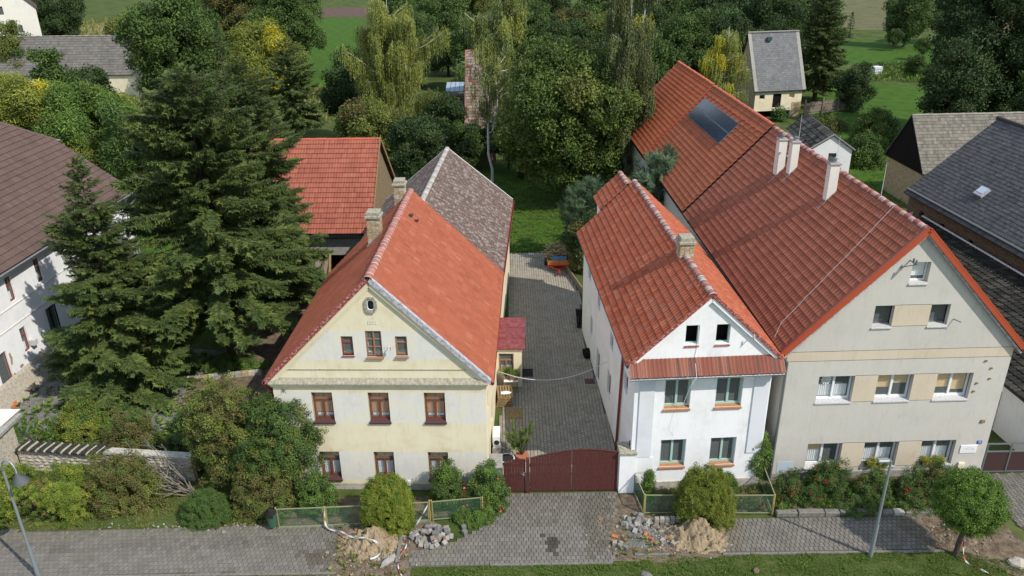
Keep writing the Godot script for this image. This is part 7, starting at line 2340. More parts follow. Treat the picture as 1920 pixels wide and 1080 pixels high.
func gates() -> void:
	var z := 0.0
	var root := thing("wooden_gate", "arched double gate of dark red boards across the yard entrance", "gate", Vector3(0, 0, -27.65))
	var top := func(x: float) -> float: return 1.72 + 0.46 * sin(clampf((x - 0.55) / 4.6, 0, 1) * PI * 0.93 + 0.02) * 1.0
	for s in [[0.66, 2.42], [2.45, 4.4]]:
		board_leaf(root, s[0], s[1], top, z, 0.115)
	var mb := MB.new()
	for i in 24:
		var a := lerpf(0.66, 4.4, i / 24.0)
		var b := lerpf(0.66, 4.4, (i + 1) / 24.0)
		mb.bar(Vector3(a, top.call(a) + 0.015, -0.01), Vector3(b, top.call(b) + 0.015, -0.01), 0.07, 0.03)
	part("top_strip", mb, M.gate_red, root)
	root = thing("garden_gate", "small single gate leaf of dark red boards left of the double gate", "gate", Vector3(0, 0, -27.62))
	var top2 := func(x: float) -> float: return 1.6 + 0.17 * sin(clampf((x + 0.47) / 1.0, 0, 1) * PI * 0.75)
	board_leaf(root, -0.47, 0.46, top2, z, 0.115)
	mb = MB.new()
	mb.box(Vector3(0.36, 0.9, 0.01), Vector3(0.42, 1.1, 0.025))
	mb.bar(Vector3(0.39, 1.02, 0.05), Vector3(0.27, 1.02, 0.05), 0.02, 0.025)
	part("handle", mb, M.zinc, root)
	root = thing("gate_post", "dark red post between small gate leaf and double gate", "post", Vector3(0.56, 0, -27.62))
	mb = MB.new()
	mb.block(Vector3(-0.07, 0, -0.07), Vector3(0.07, 1.82, 0.07), 0.015)
	part("shaft", mb, M.gate_red, root)
	mb = MB.new()
	for y in [0.4, 1.4]:
		mb.tube([Vector3(0.1, y, 0.04), Vector3(0.1, y + 0.16, 0.04)], [0.025], 8)
	part("hinge", mb, M.black, root)
	root = thing("gate_pillar", "white plastered gate pillar with weathered concrete cap", "pillar", Vector3(4.78, 0, -27.75))
	mb = MB.new()
	mb.block(Vector3(-0.33, 0, -0.3), Vector3(0.33, 2.0, 0.24), 0.02)
	part("shaft", mb, M.white_wall, root)
	mb = MB.new()
	mb.block(Vector3(-0.38, 2.0, -0.55), Vector3(0.38, 2.12, 0.3), 0.03)
	part("cap", mb, M.dirty_ledge, root)
	root = thing("stone_ornament", "small dark ornament standing on the white gate pillar", "ornament", Vector3(4.95, 2.12, -27.95))
	mb = MB.new()
	mb.tube([Vector3.ZERO, Vector3(0, 0.05, 0), Vector3(0, 0.1, 0), Vector3(0, 0.2, 0), Vector3(0.01, 0.3, 0), Vector3(0.01, 0.34, 0)], [0.08, 0.06, 0.07, 0.09, 0.05, 0.02], 8)
	part("figure", mb, M.black, root)
	root = thing("side_wall", "low pale concrete wall between cream house and small gate", "wall", Vector3(-0.83, 0, -28.2))
	mb = MB.new()
	mb.block(Vector3(-0.32, 0, -1.0), Vector3(0.3, 0.95, 0.5), 0.03)
	part("body", mb, M.concrete, root)
	# steel gate at the right edge
	root = thing("steel_gate", "grey steel gate with brown sheet panels right of grey house", "gate", Vector3(20.6, 0, -28.55))
	mb = MB.new()
	for x in [0.0, 1.05, 2.1, 3.3]:
		mb.box(Vector3(x, 0.05, -0.03), Vector3(x + 0.06, 1.55, 0.03))
	for y in [0.05, 1.1, 1.5]:
		mb.box(Vector3(0.06, y, -0.028), Vector3(3.3, y + 0.05, 0.028))
	part("frame", mb, M.steel, root)
	for x in [0.07, 1.12, 2.17]:
		mb = MB.new()
		mb.box(Vector3(x, 0.1, -0.015), Vector3(x + 0.97, 1.1, 0.0))
		part("panel", mb, flat(.045, .02, .018, 0.7), root)
	mb = MB.new()
	for i in 30:
		mb.tube([Vector3(0.08 + i * 0.11, 1.55, 0), Vector3(0.08 + i * 0.11, 1.66, 0)], [0.012, 0.002], 4)
	part("spikes", mb, M.steel, root).set_meta("kind", "stuff")

func fences() -> void:
	var root := thing("wire_fence", "low green wire mesh fence with yellow posts before the cream house", "fence", Vector3.ZERO)
	var pts := [[Vector3(-9.62, 0, -25.55), Vector3(-7.78, 0, -25.62)], [Vector3(-7.66, 0, -25.63), Vector3(-5.6, 0, -25.72)], [Vector3(-5.5, 0, -25.75), Vector3(-3.55, 0, -25.85)], [Vector3(-3.38, 0, -25.87), Vector3(-1.4, 0, -26.1)]]
	for p in pts: fence_panel(root, p[0], p[1], 1.0, M.green_paint)
	for x in [-9.68, -7.72, -5.55, -3.5, -3.42, -1.34]:
		var mb := MB.new()
		mb.tube([Vector3(x, 0, -25.6 - maxf(0, x + 8) * 0.072), Vector3(x, 1.05, -25.6 - maxf(0, x + 8) * 0.072)], [0.03], 8)
		part("post", mb, M.yellow_paint, root)
	var mb := MB.new()
	mb.bar(Vector3(-9.7, 0.03, -25.52), Vector3(-3.6, 0.03, -25.8), 0.1, 0.1)
	part("base_kerb", mb, M.kerb, root)
	root = thing("wire_fence", "low green wire mesh fence round the little garden of white house", "fence", Vector3.ZERO)
	for p in [[Vector3(5.12, 0, -27.5), Vector3(5.3, 0, -26.15)], [Vector3(5.36, 0, -26.1), Vector3(7.0, 0, -26.06)], [Vector3(7.06, 0, -26.06), Vector3(8.75, 0, -26.02)], [Vector3(8.8, 0, -26.02), Vector3(10.58, 0, -25.98)], [Vector3(10.62, 0, -26.0), Vector3(10.75, 0, -28.3)]]:
		fence_panel(root, p[0], p[1], 1.0, M.green_paint)
	for p in [Vector3(5.32, 0, -26.11), Vector3(7.03, 0, -26.06), Vector3(8.77, 0, -26.02), Vector3(10.61, 0, -25.98)]:
		mb = MB.new()
		mb.tube([p, p + Vector3(0, 1.05, 0)], [0.03], 8)
		part("post", mb, M.yellow_paint, root)
	# grey picket fence far behind
	root = thing("picket_fence", "weathered grey wooden fence beside the tall shed", "fence", Vector3.ZERO)
	var a := Vector3(38.3, 0, -103.0)
	var b := Vector3(45.3, 0, -106.4)
	mb = MB.new()
	for i in 60:
		var p := a.lerp(b, i / 60.0)
		mb.box(Vector3(-0.05, 0.1, -0.015), Vector3(0.05, rng.randf_range(1.6, 1.8), 0.015), Transform3D(Basis(Vector3.UP, 0.45), p))
	part("pickets", mb, M.wood_grey, root).set_meta("kind", "stuff")
	for t in [0.0, 0.4, 0.75, 1.0]:
		mb = MB.new()
		var p := a.lerp(b, t)
		mb.box(p + Vector3(-0.09, 0, 0.02), p + Vector3(0.09, 2.15, 0.2))
		part("post", mb, M.wood_grey, root)
	mb = MB.new()
	for y in [0.5, 1.35]: mb.bar(a + Vector3(0, y, 0.05), b + Vector3(0, y, 0.05), 0.05, 0.09)
	part("rail", mb, M.wood_grey, root)

func walls_left() -> void:
	var root := thing("garden_wall", "old pale rubble garden wall with dark slanting coping tiles", "wall", Vector3(-22.5, 0, -29.75), -0.125)
	var mb := MB.new()
	mb.box(Vector3(0.03, 0, -0.3), Vector3(8.35, 1.2, -0.02))
	part("core", mb, M.rubble, root)
	rng.seed = 404
	var kinds := []
	for k in 6:
		var st := MB.new()
		st.lump(Vector3.ZERO, Vector3(rng.randf_range(0.13, 0.2), rng.randf_range(0.07, 0.1), 0.08), noise_of(70 + k, 2.5), 0.5, 4, 7)
		kinds.append(st.done(M.rubble))
	var y := 0.08
	while y < 1.2:
		var x := 0.15 + rng.randf() * 0.15
		while x < 8.3:
			shared("stone", kinds[rng.randi() % 6], [M.rubble, M.rubble, M.rubble, M.plinth][rng.randi() % 4], Transform3D(Basis(Vector3.BACK, rng.randf_range(-0.35, 0.35)), Vector3(x, y + rng.randf_range(-0.03, 0.03), -0.05)), root)
			x += rng.randf_range(0.3, 0.42)
		y += 0.165
	var tile := MB.new()
	tile.tube([Vector3(0, 0.16, -0.42), Vector3(0, 0.05, -0.02), Vector3(0, -0.02, 0.12)], [0.055, 0.063, 0.068], 8)
	var tm := tile.done(M.mossy)
	for i in 31:
		shared("coping_tile", tm, [M.mossy, M.dirty_ledge, M.mossy][i % 3], Transform3D(Basis(Vector3.UP, -0.5 + rng.randf_range(-0.08, 0.08)), Vector3(0.2 + i * 0.135, 1.2 + rng.randf_range(-0.02, 0.02), 0.02)), root)
	mb = MB.new()
	mb.block(Vector3(4.3, 1.2, -0.36), Vector3(8.4, 1.33, 0.05), 0.03)
	part("coping", mb, M.plinth, root)
	root = thing("wall_pillar", "thick pale stone pillar with concrete slab at end of garden wall", "pillar", Vector3(-23.35, 0, -29.6))
	mb = MB.new()
	mb.block(Vector3(-1.0, 0, -0.6), Vector3(0.75, 2.3, 0.55), 0.05)
	part("body", mb, M.rubble, root)
	mb = MB.new()
	mb.block(Vector3(-1.2, 2.3, -1.1), Vector3(0.95, 2.48, 0.7), 0.04)
	part("slab", mb, M.concrete, root)
	mb = MB.new()
	mb.quad(Vector3(-1.15, 2.56, 0.1), Vector3(0.75, 2.54, 0.05), Vector3(0.9, 2.6, -1.2), Vector3(-1.15, 2.62, -1.2))
	mb.quad(Vector3(-1.15, 2.49, 0.1), Vector3(0.75, 2.49, 0.05), Vector3(0.75, 2.54, 0.05), Vector3(-1.15, 2.56, 0.1))
	part("white_sheet", mb, M.pale, root)
	root = thing("border_wall", "low edging of pale blocks under the big spruces", "wall", Vector3(-17.8, 0, -37.5), 0.17)
	for i in 11:
		mb = MB.new()
		mb.block(Vector3(i * 0.36, 0, -0.12), Vector3(i * 0.36 + 0.34, 0.25 + rng.randf_range(-0.03, 0.03), 0.12), 0.02)
		part("block", mb, [M.rubble, M.concrete, M.sand_stone][i % 3], root)

func loose_setts() -> void:
	rng.seed = 77
	var mb := MB.new()
	mb.block(Vector3(-0.09, -0.09, -0.09), Vector3(0.09, 0.09, 0.09), 0.014)
	var m := mb.done(M.concrete)
	var mats := [flat(.25, .24, .22, 0.9), flat(.19, .185, .17, 0.9), flat(.3, .285, .26, 0.9), flat(.15, .145, .135, 0.9), flat(.27, .235, .18, 0.9)]
	var drop := func(label: String, group: String, p: Vector3, b: Basis) -> void:
		var o := shared("paving_sett", m, mats[rng.randi() % mats.size()], Transform3D(b, p), self)
		tag(o, label, "paving stone", group)
	for i in 46:
		var a := rng.randf() * TAU
		var q := sqrt(rng.randf())
		var h := 0.09 + maxf(0.0, 0.34 * (1.0 - q * 1.1)) * rng.randf()
		drop.call("loose grey sett in the heap in front of cream house's fence", "setts heaped before cream house", Vector3(-3.35 + cos(a) * q * 0.85, h, -24.9 + sin(a) * q * 0.62), Basis.from_euler(Vector3(rng.randf_range(-0.6, 0.6), rng.randf() * TAU, rng.randf_range(-0.6, 0.6))))
	for i in 34:
		var a := rng.randf() * TAU
		var q := sqrt(rng.randf())
		var h := 0.09 + maxf(0.0, 0.3 * (1.0 - q * 1.1)) * rng.randf()
		drop.call("loose grey sett in the heap at white house's fence corner", "setts heaped at white house", Vector3(4.95 + cos(a) * q * 0.6, h, -25.55 + sin(a) * q * 0.5), Basis.from_euler(Vector3(rng.randf_range(-0.6, 0.6), rng.randf() * TAU, rng.randf_range(-0.6, 0.6))))
	for i in 9:
		for k in 2:
			drop.call("grey sett stood in the row under white house's garden fence", "setts in a row at white house", Vector3(5.75 + i * 0.215 + rng.randf_range(-0.01, 0.01), 0.1 + k * 0.17, -25.5 + k * 0.01 + rng.randf_range(-0.02, 0.02)), Basis(Vector3.UP, rng.randf_range(-0.12, 0.12)))
	for q in [[-2.1, -25.4], [-2.05, -25.1], [3.9, -24.35], [4.3, -24.1], [4.1, -24.2], [6.6, -24.5], [6.75, -24.35], [6.2, -24.25]]:
		drop.call("single grey sett lying apart on the dug-up ground", "setts lying apart", Vector3(q[0], 0.09, q[1]), Basis(Vector3.UP, rng.randf() * TAU))
	# bricks
	mb = MB.new()
	mb.block(Vector3(-0.13, -0.04, -0.065), Vector3(0.13, 0.04, 0.065), 0.01)
	var bm := mb.done(M.brick_red)
	var spots := [[-3.25, 0.24, -24.62], [-2.8, 0.12, -24.6], [3.95, 0.07, -24.75], [5.2, 0.08, -24.85], [5.35, 0.07, -24.6], [6.1, 0.08, -24.7], [-5.85, 0.12, -24.05]]
	for i in spots.size():
		var q: Array = spots[i]
		var o := shared("brick", bm, M.brick_red, Transform3D(Basis.from_euler(Vector3(rng.randf_range(-0.3, 0.3), rng.randf() * TAU, rng.randf_range(-0.3, 0.3))), Vector3(q[0], q[1], q[2])), self)
		tag(o, ["orange brick on the sett heap, farther left", "orange brick at right edge of the sett heap by the cream house", "orange brick at left edge of the dug-up patch", "orange brick lying in middle of the dug-up patch", "second orange brick beside the middle one in the dug-up patch", "orange brick at right side of the dug-up patch", "orange brick on the earth heap by the tape"][i], "brick", "loose bricks")
	# stones
	var where := [["large pale stone on the grass right of the round tree", Vector3(19.0, 0.1, -23.0), Vector3(0.36, 0.16, 0.26)], ["dark round lump on the front grass", Vector3(9.0, 0.06, -22.75), Vector3(0.17, 0.1, 0.13)], ["crumpled grey sheet on the front grass", Vector3(4.9, 0.05, -22.6), Vector3(0.26, 0.1, 0.2)], ["white stone on the left earth heap", Vector3(-5.5, 0.32, -24.45), Vector3(0.15, 0.09, 0.11)], ["pale concrete lump below the left earth heap", Vector3(-4.9, 0.1, -23.55), Vector3(0.42, 0.14, 0.16)]]
	for i in where.size():
		var o := part("stone", stone_mesh(60 + i, where[i][2]), [M.rubble, M.soil, M.gravel, M.rubble, M.concrete][i], self, Transform3D(Basis(Vector3.UP, i), where[i][1]))
		tag(o, where[i][0], "stone")
	# small rubble everywhere on the dug-up ground
	var peb := stone_mesh(90, Vector3(0.5, 0.35, 0.42)).done(M.stone_tint)
	var cp := Copies.new()
	for q in [[-5.6, -24.2, 1.5, 1.2, 420], [5.9, -24.7, 1.8, 0.9, 360], [17.6, -24.6, 1.6, 0.9, 200], [-12, -25.7, 5.5, 0.25, 160], [-22.8, -35.2, 3.0, 2.5, 260], [3.6, -25.0, 0.5, 1.4, 120]]:
		for i in q[4]:
			var p := Vector3(q[0] + rng.randfn(0, 0.5) * q[2], 0.03, q[1] + rng.randfn(0, 0.5) * q[3])
			var s := rng.randf_range(0.015, 0.05) * (2.4 if rng.randf() < 0.07 else 1.0)
			cp.add(Transform3D(Basis.from_euler(Vector3(rng.randf(), rng.randf() * 6, rng.randf())).scaled(Vector3.ONE * s * 2), p), mixed([Color(.24, .22, .18), Color(.3, .28, .25), Color(.17, .15, .12), Color(.42, .4, .37), Color(.28, .17, .11)]))
	many("rubble", peb, cp, self)

func yard_things() -> void:
	rng.seed = 505
	# trailer with cuttings
	var root := thing("garden_trailer", "orange and blue trailer with red drawbar at end of yard", "trailer", Vector3(3.35, 0, -53.2))
	var mb := MB.new()
	mb.box(Vector3(-0.75, 0.45, -1.2), Vector3(0.75, 0.52, 1.0))
	for s in [-1, 1]:
		mb.box(Vector3(s * 0.75 - 0.025, 0.52, -1.2), Vector3(s * 0.75 + 0.025, 1.0, 1.0))
	mb.box(Vector3(-0.75, 0.52, -1.22), Vector3(0.75, 1.0, -1.18))
	part("body", mb, M.wood_brown, root)
	mb = MB.new()
	mb.box(Vector3(-0.77, 0.5, 1.0), Vector3(0.77, 0.85, 1.05))
	part("front_board", mb, M.trailer_orange, root)
	mb = MB.new()
	mb.box(Vector3(-0.52, 0.86, 0.99), Vector3(0.52, 1.15, 1.04))
	part("upper_board", mb, M.blue_paint, root)
	mb = MB.new()
	mb.bar(Vector3(-0.75, 0.42, 1.0), Vector3(0, 0.42, 1.75), 0.07, 0.07)
	mb.bar(Vector3(0.75, 0.42, 1.0), Vector3(0, 0.42, 1.75), 0.07, 0.07)
	mb.bar(Vector3(0, 0.42, 1.6), Vector3(0, 0.42, 2.3), 0.09, 0.09)
	mb.box(Vector3(-0.78, 0.4, 0.95), Vector3(0.78, 0.5, 1.02))
	mb.bar(Vector3(0, 0.42, 1.05), Vector3(0, 1.1, 1.05), 0.05, 0.05)
	mb.tube([Vector3(0, 0.0, 1.75), Vector3(0, 0.42, 1.75)], [0.03], 6)
	part("drawbar", mb, M.trailer_red, root)
	for s in [-1, 1]:
		mb = MB.new()
		mb.tube([Vector3(s * 0.8, 0.3, -0.2), Vector3(s * 0.95, 0.3, -0.2)], [0.3], 14)
		part("wheel", mb, M.rubber, root)
	root = thing("cuttings", "pile of dry branches and straw heaped on the trailer", "branches", Vector3(3.35, 0.8, -53.3))
	mb = MB.new()
	for i in 420:
		var a := Vector3(rng.randf_range(-0.75, 0.75), 0, rng.randf_range(-1.2, 0.9))
		a.y = rng.randf_range(0.0, 0.75) * (1.0 - 0.5 * absf(a.x) / 0.8)
		var d := rnd_dir() * Vector3(1, 0.35, 1)
		mb.col = mixed([Color(.45, .34, .19), Color(.3, .21, .1), Color(.55, .44, .28), Color(.16, .14, .06)])
		mb.bar(a, a + d * rng.randf_range(0.25, 0.6), 0.025, 0.02)
	part("branches", mb, M.straw, root).set_meta("kind", "stuff")
	# heat pump
	root = thing("air_conditioner", "white outdoor air conditioner unit beside the cream house wall", "air conditioner", Vector3(-0.8, 0.55, -30.4))
	mb = MB.new()
	mb.block(Vector3(-0.16, 0.1, -0.42), Vector3(0.16, 0.75, 0.42), 0.02)
	part("casing", mb, M.white_plastic, root)
	mb = MB.new()
	mb.tube([Vector3(0.0, 0.42, 0.42), Vector3(0.0, 0.42, 0.435)], [0.12], 16)
	mb.tube([Vector3(0.16, 0.42, 0.08), Vector3(0.175, 0.42, 0.08)], [0.26], 20)
	part("fan_grille", mb, M.black, root)
	mb = MB.new()
	mb.box(Vector3(-0.2, -0.55, -0.45), Vector3(0.2, 0.1, 0.45))
	part("stand", mb, M.concrete, root)
	# pallets
	for i in 4:
		root = thing("wooden_pallet", ["bottom pallet of the stack next to the porch", "second pallet from the bottom of the stack by the porch", "third pallet from the bottom of the stack by the porch", "topmost pallet of the stack by the porch, a cloth on it"][i], "pallet", Vector3(-0.48 + i * 0.015, i * 0.155, -35.0), 0.03 * (i - 1), "pallets stacked by the porch")
		for k in 6:
			mb = MB.new()
			mb.box(Vector3(-0.4 + k * 0.14, 0.122, -0.6), Vector3(-0.4 + k * 0.14 + 0.1, 0.144, 0.6))
			part("slat", mb, M.wood_brown, root)
		for z in [-0.56, 0.0, 0.5]:
			mb = MB.new()
			mb.box(Vector3(-0.4, 0.022, z), Vector3(0.4, 0.12, z + 0.09))
			part("bearer", mb, M.wood_brown, root)
		mb = MB.new()
		for x in [-0.4, -0.05, 0.3]: mb.box(Vector3(x, 0.0, -0.6), Vector3(x + 0.1, 0.021, 0.6))
		part("skid", mb, M.wood_brown, root)
	mb = MB.new()
	mb.lump(Vector3.ZERO, Vector3(0.24, 0.05, 0.16), noise_of(8, 4.0), 0.7, 6, 12, 0.0)
	tag(part("cloth", mb, M.curtain, self, Transform3D(Basis(), Vector3(-0.42, 0.61, -34.85))), "crumpled white cloth lying on the pallets by the porch", "cloth")
	# stand with pots in front of the porch window
	root = thing("plant_stand", "small pale stand holding potted plants below the porch window", "stand", Vector3(-0.15, 0, -35.95))
	mb = MB.new()
	mb.block(Vector3(-0.35, 0.72, -0.25), Vector3(0.4, 0.78, 0.25), 0.015)
	part("top", mb, M.white_plastic, root)
	for q in [[-0.3, -0.2], [0.35, -0.2], [-0.3, 0.2], [0.35, 0.2]]:
		mb = MB.new()
		mb.box(Vector3(q[0] - 0.03, 0, q[1] - 0.03), Vector3(q[0] + 0.03, 0.72, q[1] + 0.03))
		part("leg", mb, M.wood_grey, root)
	var pots := [["terracotta pot with grassy plant on the stand by the porch", Vector3(-0.3, 0.78, -35.95), 0.16, "sprig_narrow", 0.5], ["terracotta pot with broad leaves on right side of the stand by the porch", Vector3(0.12, 0.78, -35.85), 0.14, "sprig", 0.4]]
	for q in pots: pot_plant(q[0], q[1], q[2], q[3], q[4], [Color(.08, .11, .03), Color(.12, .15, .05), Color(.06, .09, .025)])
	# oleander in its pot behind the gate
	root = thing("oleander", "tall flowering oleander in a terracotta pot behind the gate", "potted plant", Vector3(0.35, 0, -29.85))
	mb = MB.new()
	mb.tube([Vector3(0, 0, 0), Vector3(0, 0.3, 0), Vector3(0, 0.32, 0), Vector3(0, 0.38, 0)], [0.2, 0.27, 0.3, 0.3], 16)
	part("pot", mb, M.terracotta, root)
	var cp := Copies.new()
	mb = MB.new()
	for i in 17:
		var a := rng.randf() * TAU
		var q := rng.randf_range(0.2, 0.85)
		var tip := Vector3(cos(a) * q * 0.85, rng.randf_range(0.9, 1.9), sin(a) * q * 0.7)
		limb(mb, Vector3(0, 0.35, 0), tip, 0.018, 0.008, 0.08, 4, 5)
		for k in 9:
			var p := Vector3(0, 0.35, 0).lerp(tip, rng.randf_range(0.45, 1.0))
			cp.add(Transform3D(facing((tip - Vector3(0, 0.6, 0)).normalized() + rnd_dir() * 0.5, rng.randf() * 6).scaled(Vector3.ONE * rng.randf_range(0.22, 0.36)), p), green([Color(.05, .085, .022), Color(.075, .11, .03), Color(.11, .13, .04)]))
	part("stems", mb, M.bark, root)
	many("leaves", mesh.sprig_narrow, cp, root)
	root = thing("round_tub", "round dark tub with pale rim between oleander and air conditioner", "tub", Vector3(-0.35, 0, -29.75))
	mb = MB.new()
	mb.tube([Vector3.ZERO, Vector3(0, 0.26, 0)], [0.26, 0.33], 18)
	part("body", mb, M.black, root)
	mb = MB.new()
	var ring := []
	for i in 19: ring.append(Vector3(cos(TAU * i / 18) * 0.34, 0.27, sin(TAU * i / 18) * 0.34))
	mb.tube(ring, [0.03], 6)
	part("rim", mb, M.white_plastic, root)
	# grates and mats on the yard
	for q in [["dark drain grate in the paving right of the porch", Vector3(0.78, 0.055, -37.8), Vector3(0.3, 0.012, 0.42), M.black], ["reddish brown sheet on the paving before the pallets", Vector3(0.05, 0.055, -33.75), Vector3(0.36, 0.015, 0.48), M.wood_brown], ["dark red cover plate in the paving near the white house", Vector3(4.1, 0.055, -36.8), Vector3(0.26, 0.012, 0.25), M.gate_red]]:
		mb = MB.new()
		mb.block(-q[2], q[2], 0.006)
		if q[3] == M.black:
			for i in 9: mb.box(Vector3(-0.27, 0.013, -0.38 + i * 0.09), Vector3(0.27, 0.02, -0.35 + i * 0.09))
		tag(part("cover_plate", mb, q[3], self, Transform3D(Basis(), q[1])), q[0], "cover plate")
	root = thing("garden_bench", "dark bench standing along the side wall of white house", "bench", Vector3(4.25, 0, -44.0), -0.047)
	mb = MB.new()
	for i in 4: mb.box(Vector3(-0.3 + i * 0.12, 0.42, -1.0), Vector3(-0.2 + i * 0.12, 0.46, 1.0))
	part("seat", mb, M.wood_dark, root)
	mb = MB.new()
	for z in [-0.85, 0.8]: mb.box(Vector3(-0.28, 0, z), Vector3(0.16, 0.42, z + 0.06))
	part("leg", mb, M.black, root)
	mb = MB.new()
	mb.box(Vector3(0.16, 0.5, -1.0), Vector3(0.2, 0.85, 1.0))
	part("backrest", mb, M.wood_dark, root)
	mb = MB.new()
	mb.lump(Vector3(0, 0.2, 0), Vector3(0.32, 0.28, 0.42), noise_of(3, 2.0), 0.4, 6, 10)
	tag(part("firewood_basket", mb, M.wood_dark, self, Transform3D(Basis(), Vector3(4.25, 0, -39.6))), "dark basket by the side door of white house", "basket")
	root = thing("board_edging", "weathered board edging along the yard behind the trailer", "edging", Vector3(4.75, 0, -47.8), 0.19)
	mb = MB.new()
	for i in 4: mb.box(Vector3(-0.04, 0, -1.9 * (i + 1)), Vector3(0.04, 0.5, -1.9 * i - 0.03))
	part("board", mb, M.wood_grey, root)
	# washing line and wires
	var line := func(label: String, a: Vector3, b: Vector3, sag: float, r: float) -> void:
		var w := MB.new()
		var pts := []
		for i in 17:
			var t := i / 16.0
			pts.append(a.lerp(b, t) - Vector3(0, sag * 4 * t * (1 - t), 0))
		w.tube(pts, [r], 5)
		tag(part("cable", w, M.wire, self), label, "cable")
	line.call("pale cable sagging across the yard from porch to white house", Vector3(-0.6, 2.6, -33.5), Vector3(4.75, 2.9, -34.0), 0.75, 0.018)
	# planks beside the orange barn
	for i in 9:
		mb = MB.new()
		var x := -13.9 + i * 0.16 + rng.randf_range(-0.05, 0.05)
		mb.bar(Vector3(x + rng.randf_range(-0.7, 0.3), 0, -49.9 + rng.randf() * 0.5), Vector3(x, rng.randf_range(1.8, 2.8), -51.6), 0.16, 0.04)
		tag(part("plank", mb, M.wood_brown if i > 6 else M.wood_grey, self), "weathered plank leaning against the front of orange tiled barn" if i <= 6 else "browner plank leaning at right of the grey ones by orange barn", "plank", "planks leaning at the barn" if i <= 6 else "brown planks leaning at the barn")
	for i in 3:
		mb = MB.new()
		mb.bar(Vector3(-14.9 + i * 0.5, 0.12, -45.5), Vector3(-13.9 + i * 0.35, 0.3 + i * 0.1, -44.6), 0.35, 0.05)
		tag(part("timber", mb, M.wood_grey, self), "grey broken timber on the earth beside the big spruce", "timber", "timber scraps by the spruce")
	# pallet by the brown roofed house
	root = thing("wooden_pallet", "old grey pallet lying at the door of brown-roofed house", "pallet", Vector3(-26.2, 0.3, -36.4), 0.5)
	for k in 7:
		mb = MB.new()
		mb.box(Vector3(-0.7, 0.1, -0.5 + k * 0.15), Vector3(0.7, 0.125, -0.4 + k * 0.15))
		part("slat", mb, M.wood_grey, root)
	for x in [-0.65, 0.0, 0.55]:
		mb = MB.new()
		mb.box(Vector3(x, 0, -0.5), Vector3(x + 0.1, 0.1, 0.5))
		part("bearer", mb, M.wood_grey, root)
	mb = MB.new()
	mb.block(Vector3(-1.3, 0, -1.2), Vector3(0.6, 0.3, 0.9), 0.03)
	tag(part("door_step", mb, M.concrete, self, Transform3D(Basis(), Vector3(-26.6, 0, -36.5))), "concrete step below the pallet at the white house door", "step")
	for i in 5:
		mb = MB.new()
		mb.tube([Vector3.ZERO, Vector3(0.3, 0.02, 0.25), Vector3(0.5, 0.05, 0.6)], [0.07, 0.08, 0.07], 7)
		tag(part("clay_pipe", mb, M.brick_red, self, Transform3D(Basis(Vector3.UP, i * 0.5), Vector3(-26.6 + i * 0.12, 0.06 + i * 0.04, -34.9 + i * 0.1))), "red clay pipe piece lying before the white house step", "pipe", "clay pipe pieces")
	# litter bin
	root = thing("litter_bin", "green litter bin on a post at the pavement edge", "litter bin", Vector3(-9.85, 0, -25.5))
	mb = MB.new()
	mb.tube([Vector3(0, 0.25, 0), Vector3(0, 0.85, 0), Vector3(0, 0.87, 0)], [0.17, 0.22, 0.2], 14)
	part("bucket", mb, M.bin_green, root)
	mb = MB.new()
	mb.tube([Vector3(0, 0.88, 0), Vector3(0, 0.96, 0), Vector3(0, 1.02, 0)], [0.24, 0.22, 0.1], 14)
	mb.box(Vector3(-0.14, 0.76, 0.18), Vector3(0.14, 0.86, 0.226))
	part("lid", mb, M.black, root)
	mb = MB.new()
	mb.tube([Vector3(0, 0, -0.24), Vector3(0, 1.0, -0.24)], [0.03], 8)
	part("post", mb, M.steel, root)
	# white tank on the far meadow
	root = thing("water_tank", "white plastic water tank in a cage on the meadow", "tank", Vector3(61.0, 0, -134.5), 0.3)
	mb = MB.new()
	mb.block(Vector3(-0.75, 0.15, -0.65), Vector3(0.75, 1.4, 0.65), 0.12)
	part("tank", mb, M.ibc, root)
	mb = MB.new()
	for i in 5:
		mb.box(Vector3(-0.8 + i * 0.39, 0.1, 0.66), Vector3(-0.77 + i * 0.39, 1.35, 0.69))
	for y in [0.2, 0.6, 1.0, 1.3]: mb.box(Vector3(-0.8, y, 0.69), Vector3(0.8, y + 0.03, 0.71))
	part("cage", mb, M.zinc, root)
	mb = MB.new()
	mb.block(Vector3(-0.8, 0, -0.7), Vector3(0.8, 0.14, 0.7), 0.02)
	part("base", mb, M.wood_grey, root)
	# kerb stones along the rose bed
	root = thing("kerb", "low kerb of rough stone blocks along the rose bed", "kerb", Vector3(10.75, 0, -25.95), -0.0)
	var x := 0.0
	while x < 7.4:
		var l := rng.randf_range(0.45, 1.1)
		mb = MB.new()
		mb.block(Vector3(x, 0, -0.13), Vector3(x + l - 0.04, rng.randf_range(0.16, 0.24), 0.13 + rng.randf_range(-0.03, 0.03)), 0.03)
		part("stone_block", mb, [M.kerb, M.kerb, M.plinth][rng.randi() % 3], root)
		x += l
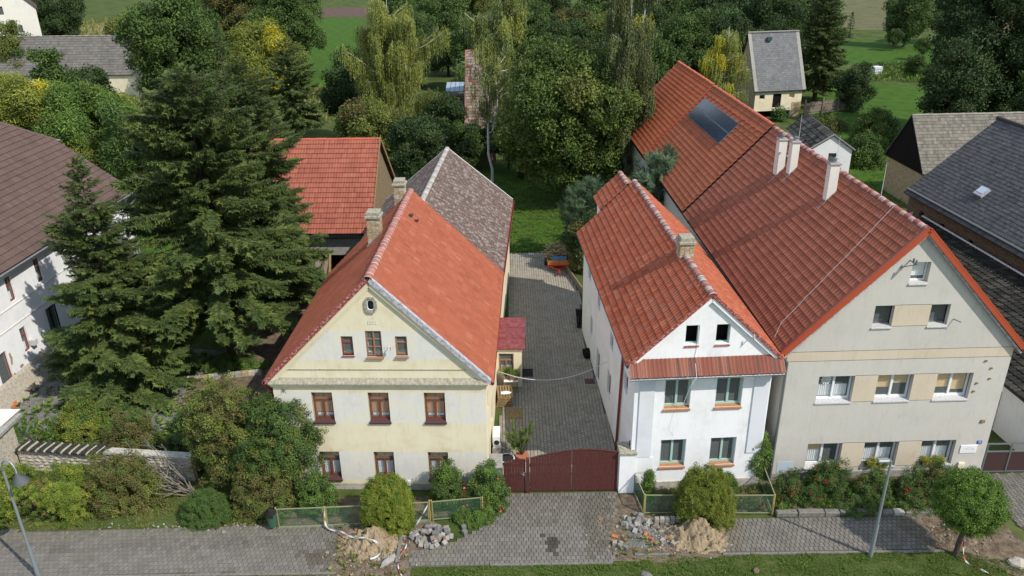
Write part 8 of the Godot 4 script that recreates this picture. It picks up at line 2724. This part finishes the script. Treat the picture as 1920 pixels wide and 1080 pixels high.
	for q in [["concrete kerb at the foot of the driveway, beside the grass", -1.0, 3.7, -23.32], ["short concrete kerb below the dug-up patch", 4.6, 6.1, -23.75], ["concrete kerb along the lower edge of the right pavement", 8.0, 16.6, -23.72], ["concrete kerb along the lower edge of the left pavement", -21.0, -6.8, -23.0], ["concrete slab edge standing beside the trench", -4.65, -4.5, -24.4]]:
		root = thing("kerb", q[0], "kerb", Vector3.ZERO)
		var n := maxi(1, int((q[2] - q[1]) / 1.0))
		for i in n:
			mb = MB.new()
			var a := lerpf(q[1], q[2], float(i) / n)
			var b := lerpf(q[1], q[2], float(i + 1) / n) - 0.012
			if q[1] == -4.65: mb.block(Vector3(a, 0, -25.4), Vector3(b, 0.12, -23.5), 0.02)
			else: mb.block(Vector3(a, 0, q[3] - 0.05), Vector3(b, 0.075, q[3] + 0.05), 0.012)
			part("stone", mb, M.kerb, root)

func pot_plant(label: String, at: Vector3, r: float, m: String, s: float, tones: Array) -> void:
	var root := thing("potted_plant", label, "potted plant", at, 0.0, "potted plants by the porch")
	var mb := MB.new()
	mb.tube([Vector3.ZERO, Vector3(0, r * 1.4, 0), Vector3(0, r * 1.42, 0), Vector3(0, r * 1.7, 0)], [r * 0.7, r * 0.95, r * 1.08, r * 1.08], 12)
	part("pot", mb, M.terracotta, root)
	var cp := Copies.new()
	for i in 26:
		cp.add(Transform3D(facing((rnd_dir() + Vector3.UP * 1.1).normalized(), rng.randf() * 6).scaled(Vector3.ONE * s * rng.randf_range(0.6, 1.1)), Vector3(0, r * 1.6, 0)), green(tones))
	many("leaves", mesh[m], cp, root)

func window_box(label: String, at: Vector3) -> void:
	var root := thing("window_box", label, "window box", at, 0.023, "window boxes of the grey house")
	var mb := MB.new()
	mb.block(Vector3(-0.55, 0, -0.1), Vector3(0.45, 0.16, 0.1), 0.015)
	part("box", mb, M.wood_dark, root)
	var cp := Copies.new()
	for i in 90:
		cp.add(Transform3D(facing((rnd_dir() + Vector3(0, 0.7, 0.6)).normalized(), rng.randf() * 6).scaled(Vector3.ONE * rng.randf_range(0.1, 0.17)), Vector3(rng.randf_range(-0.55, 0.4), rng.randf_range(0.05, 0.3), rng.randf_range(-0.05, 0.16))), green([Color(.13, .15, .03), Color(.28, .22, .04), Color(.08, .1, .03), Color(.2, .17, .04)]))
	many("plants", mesh.clump_fine, cp, root)
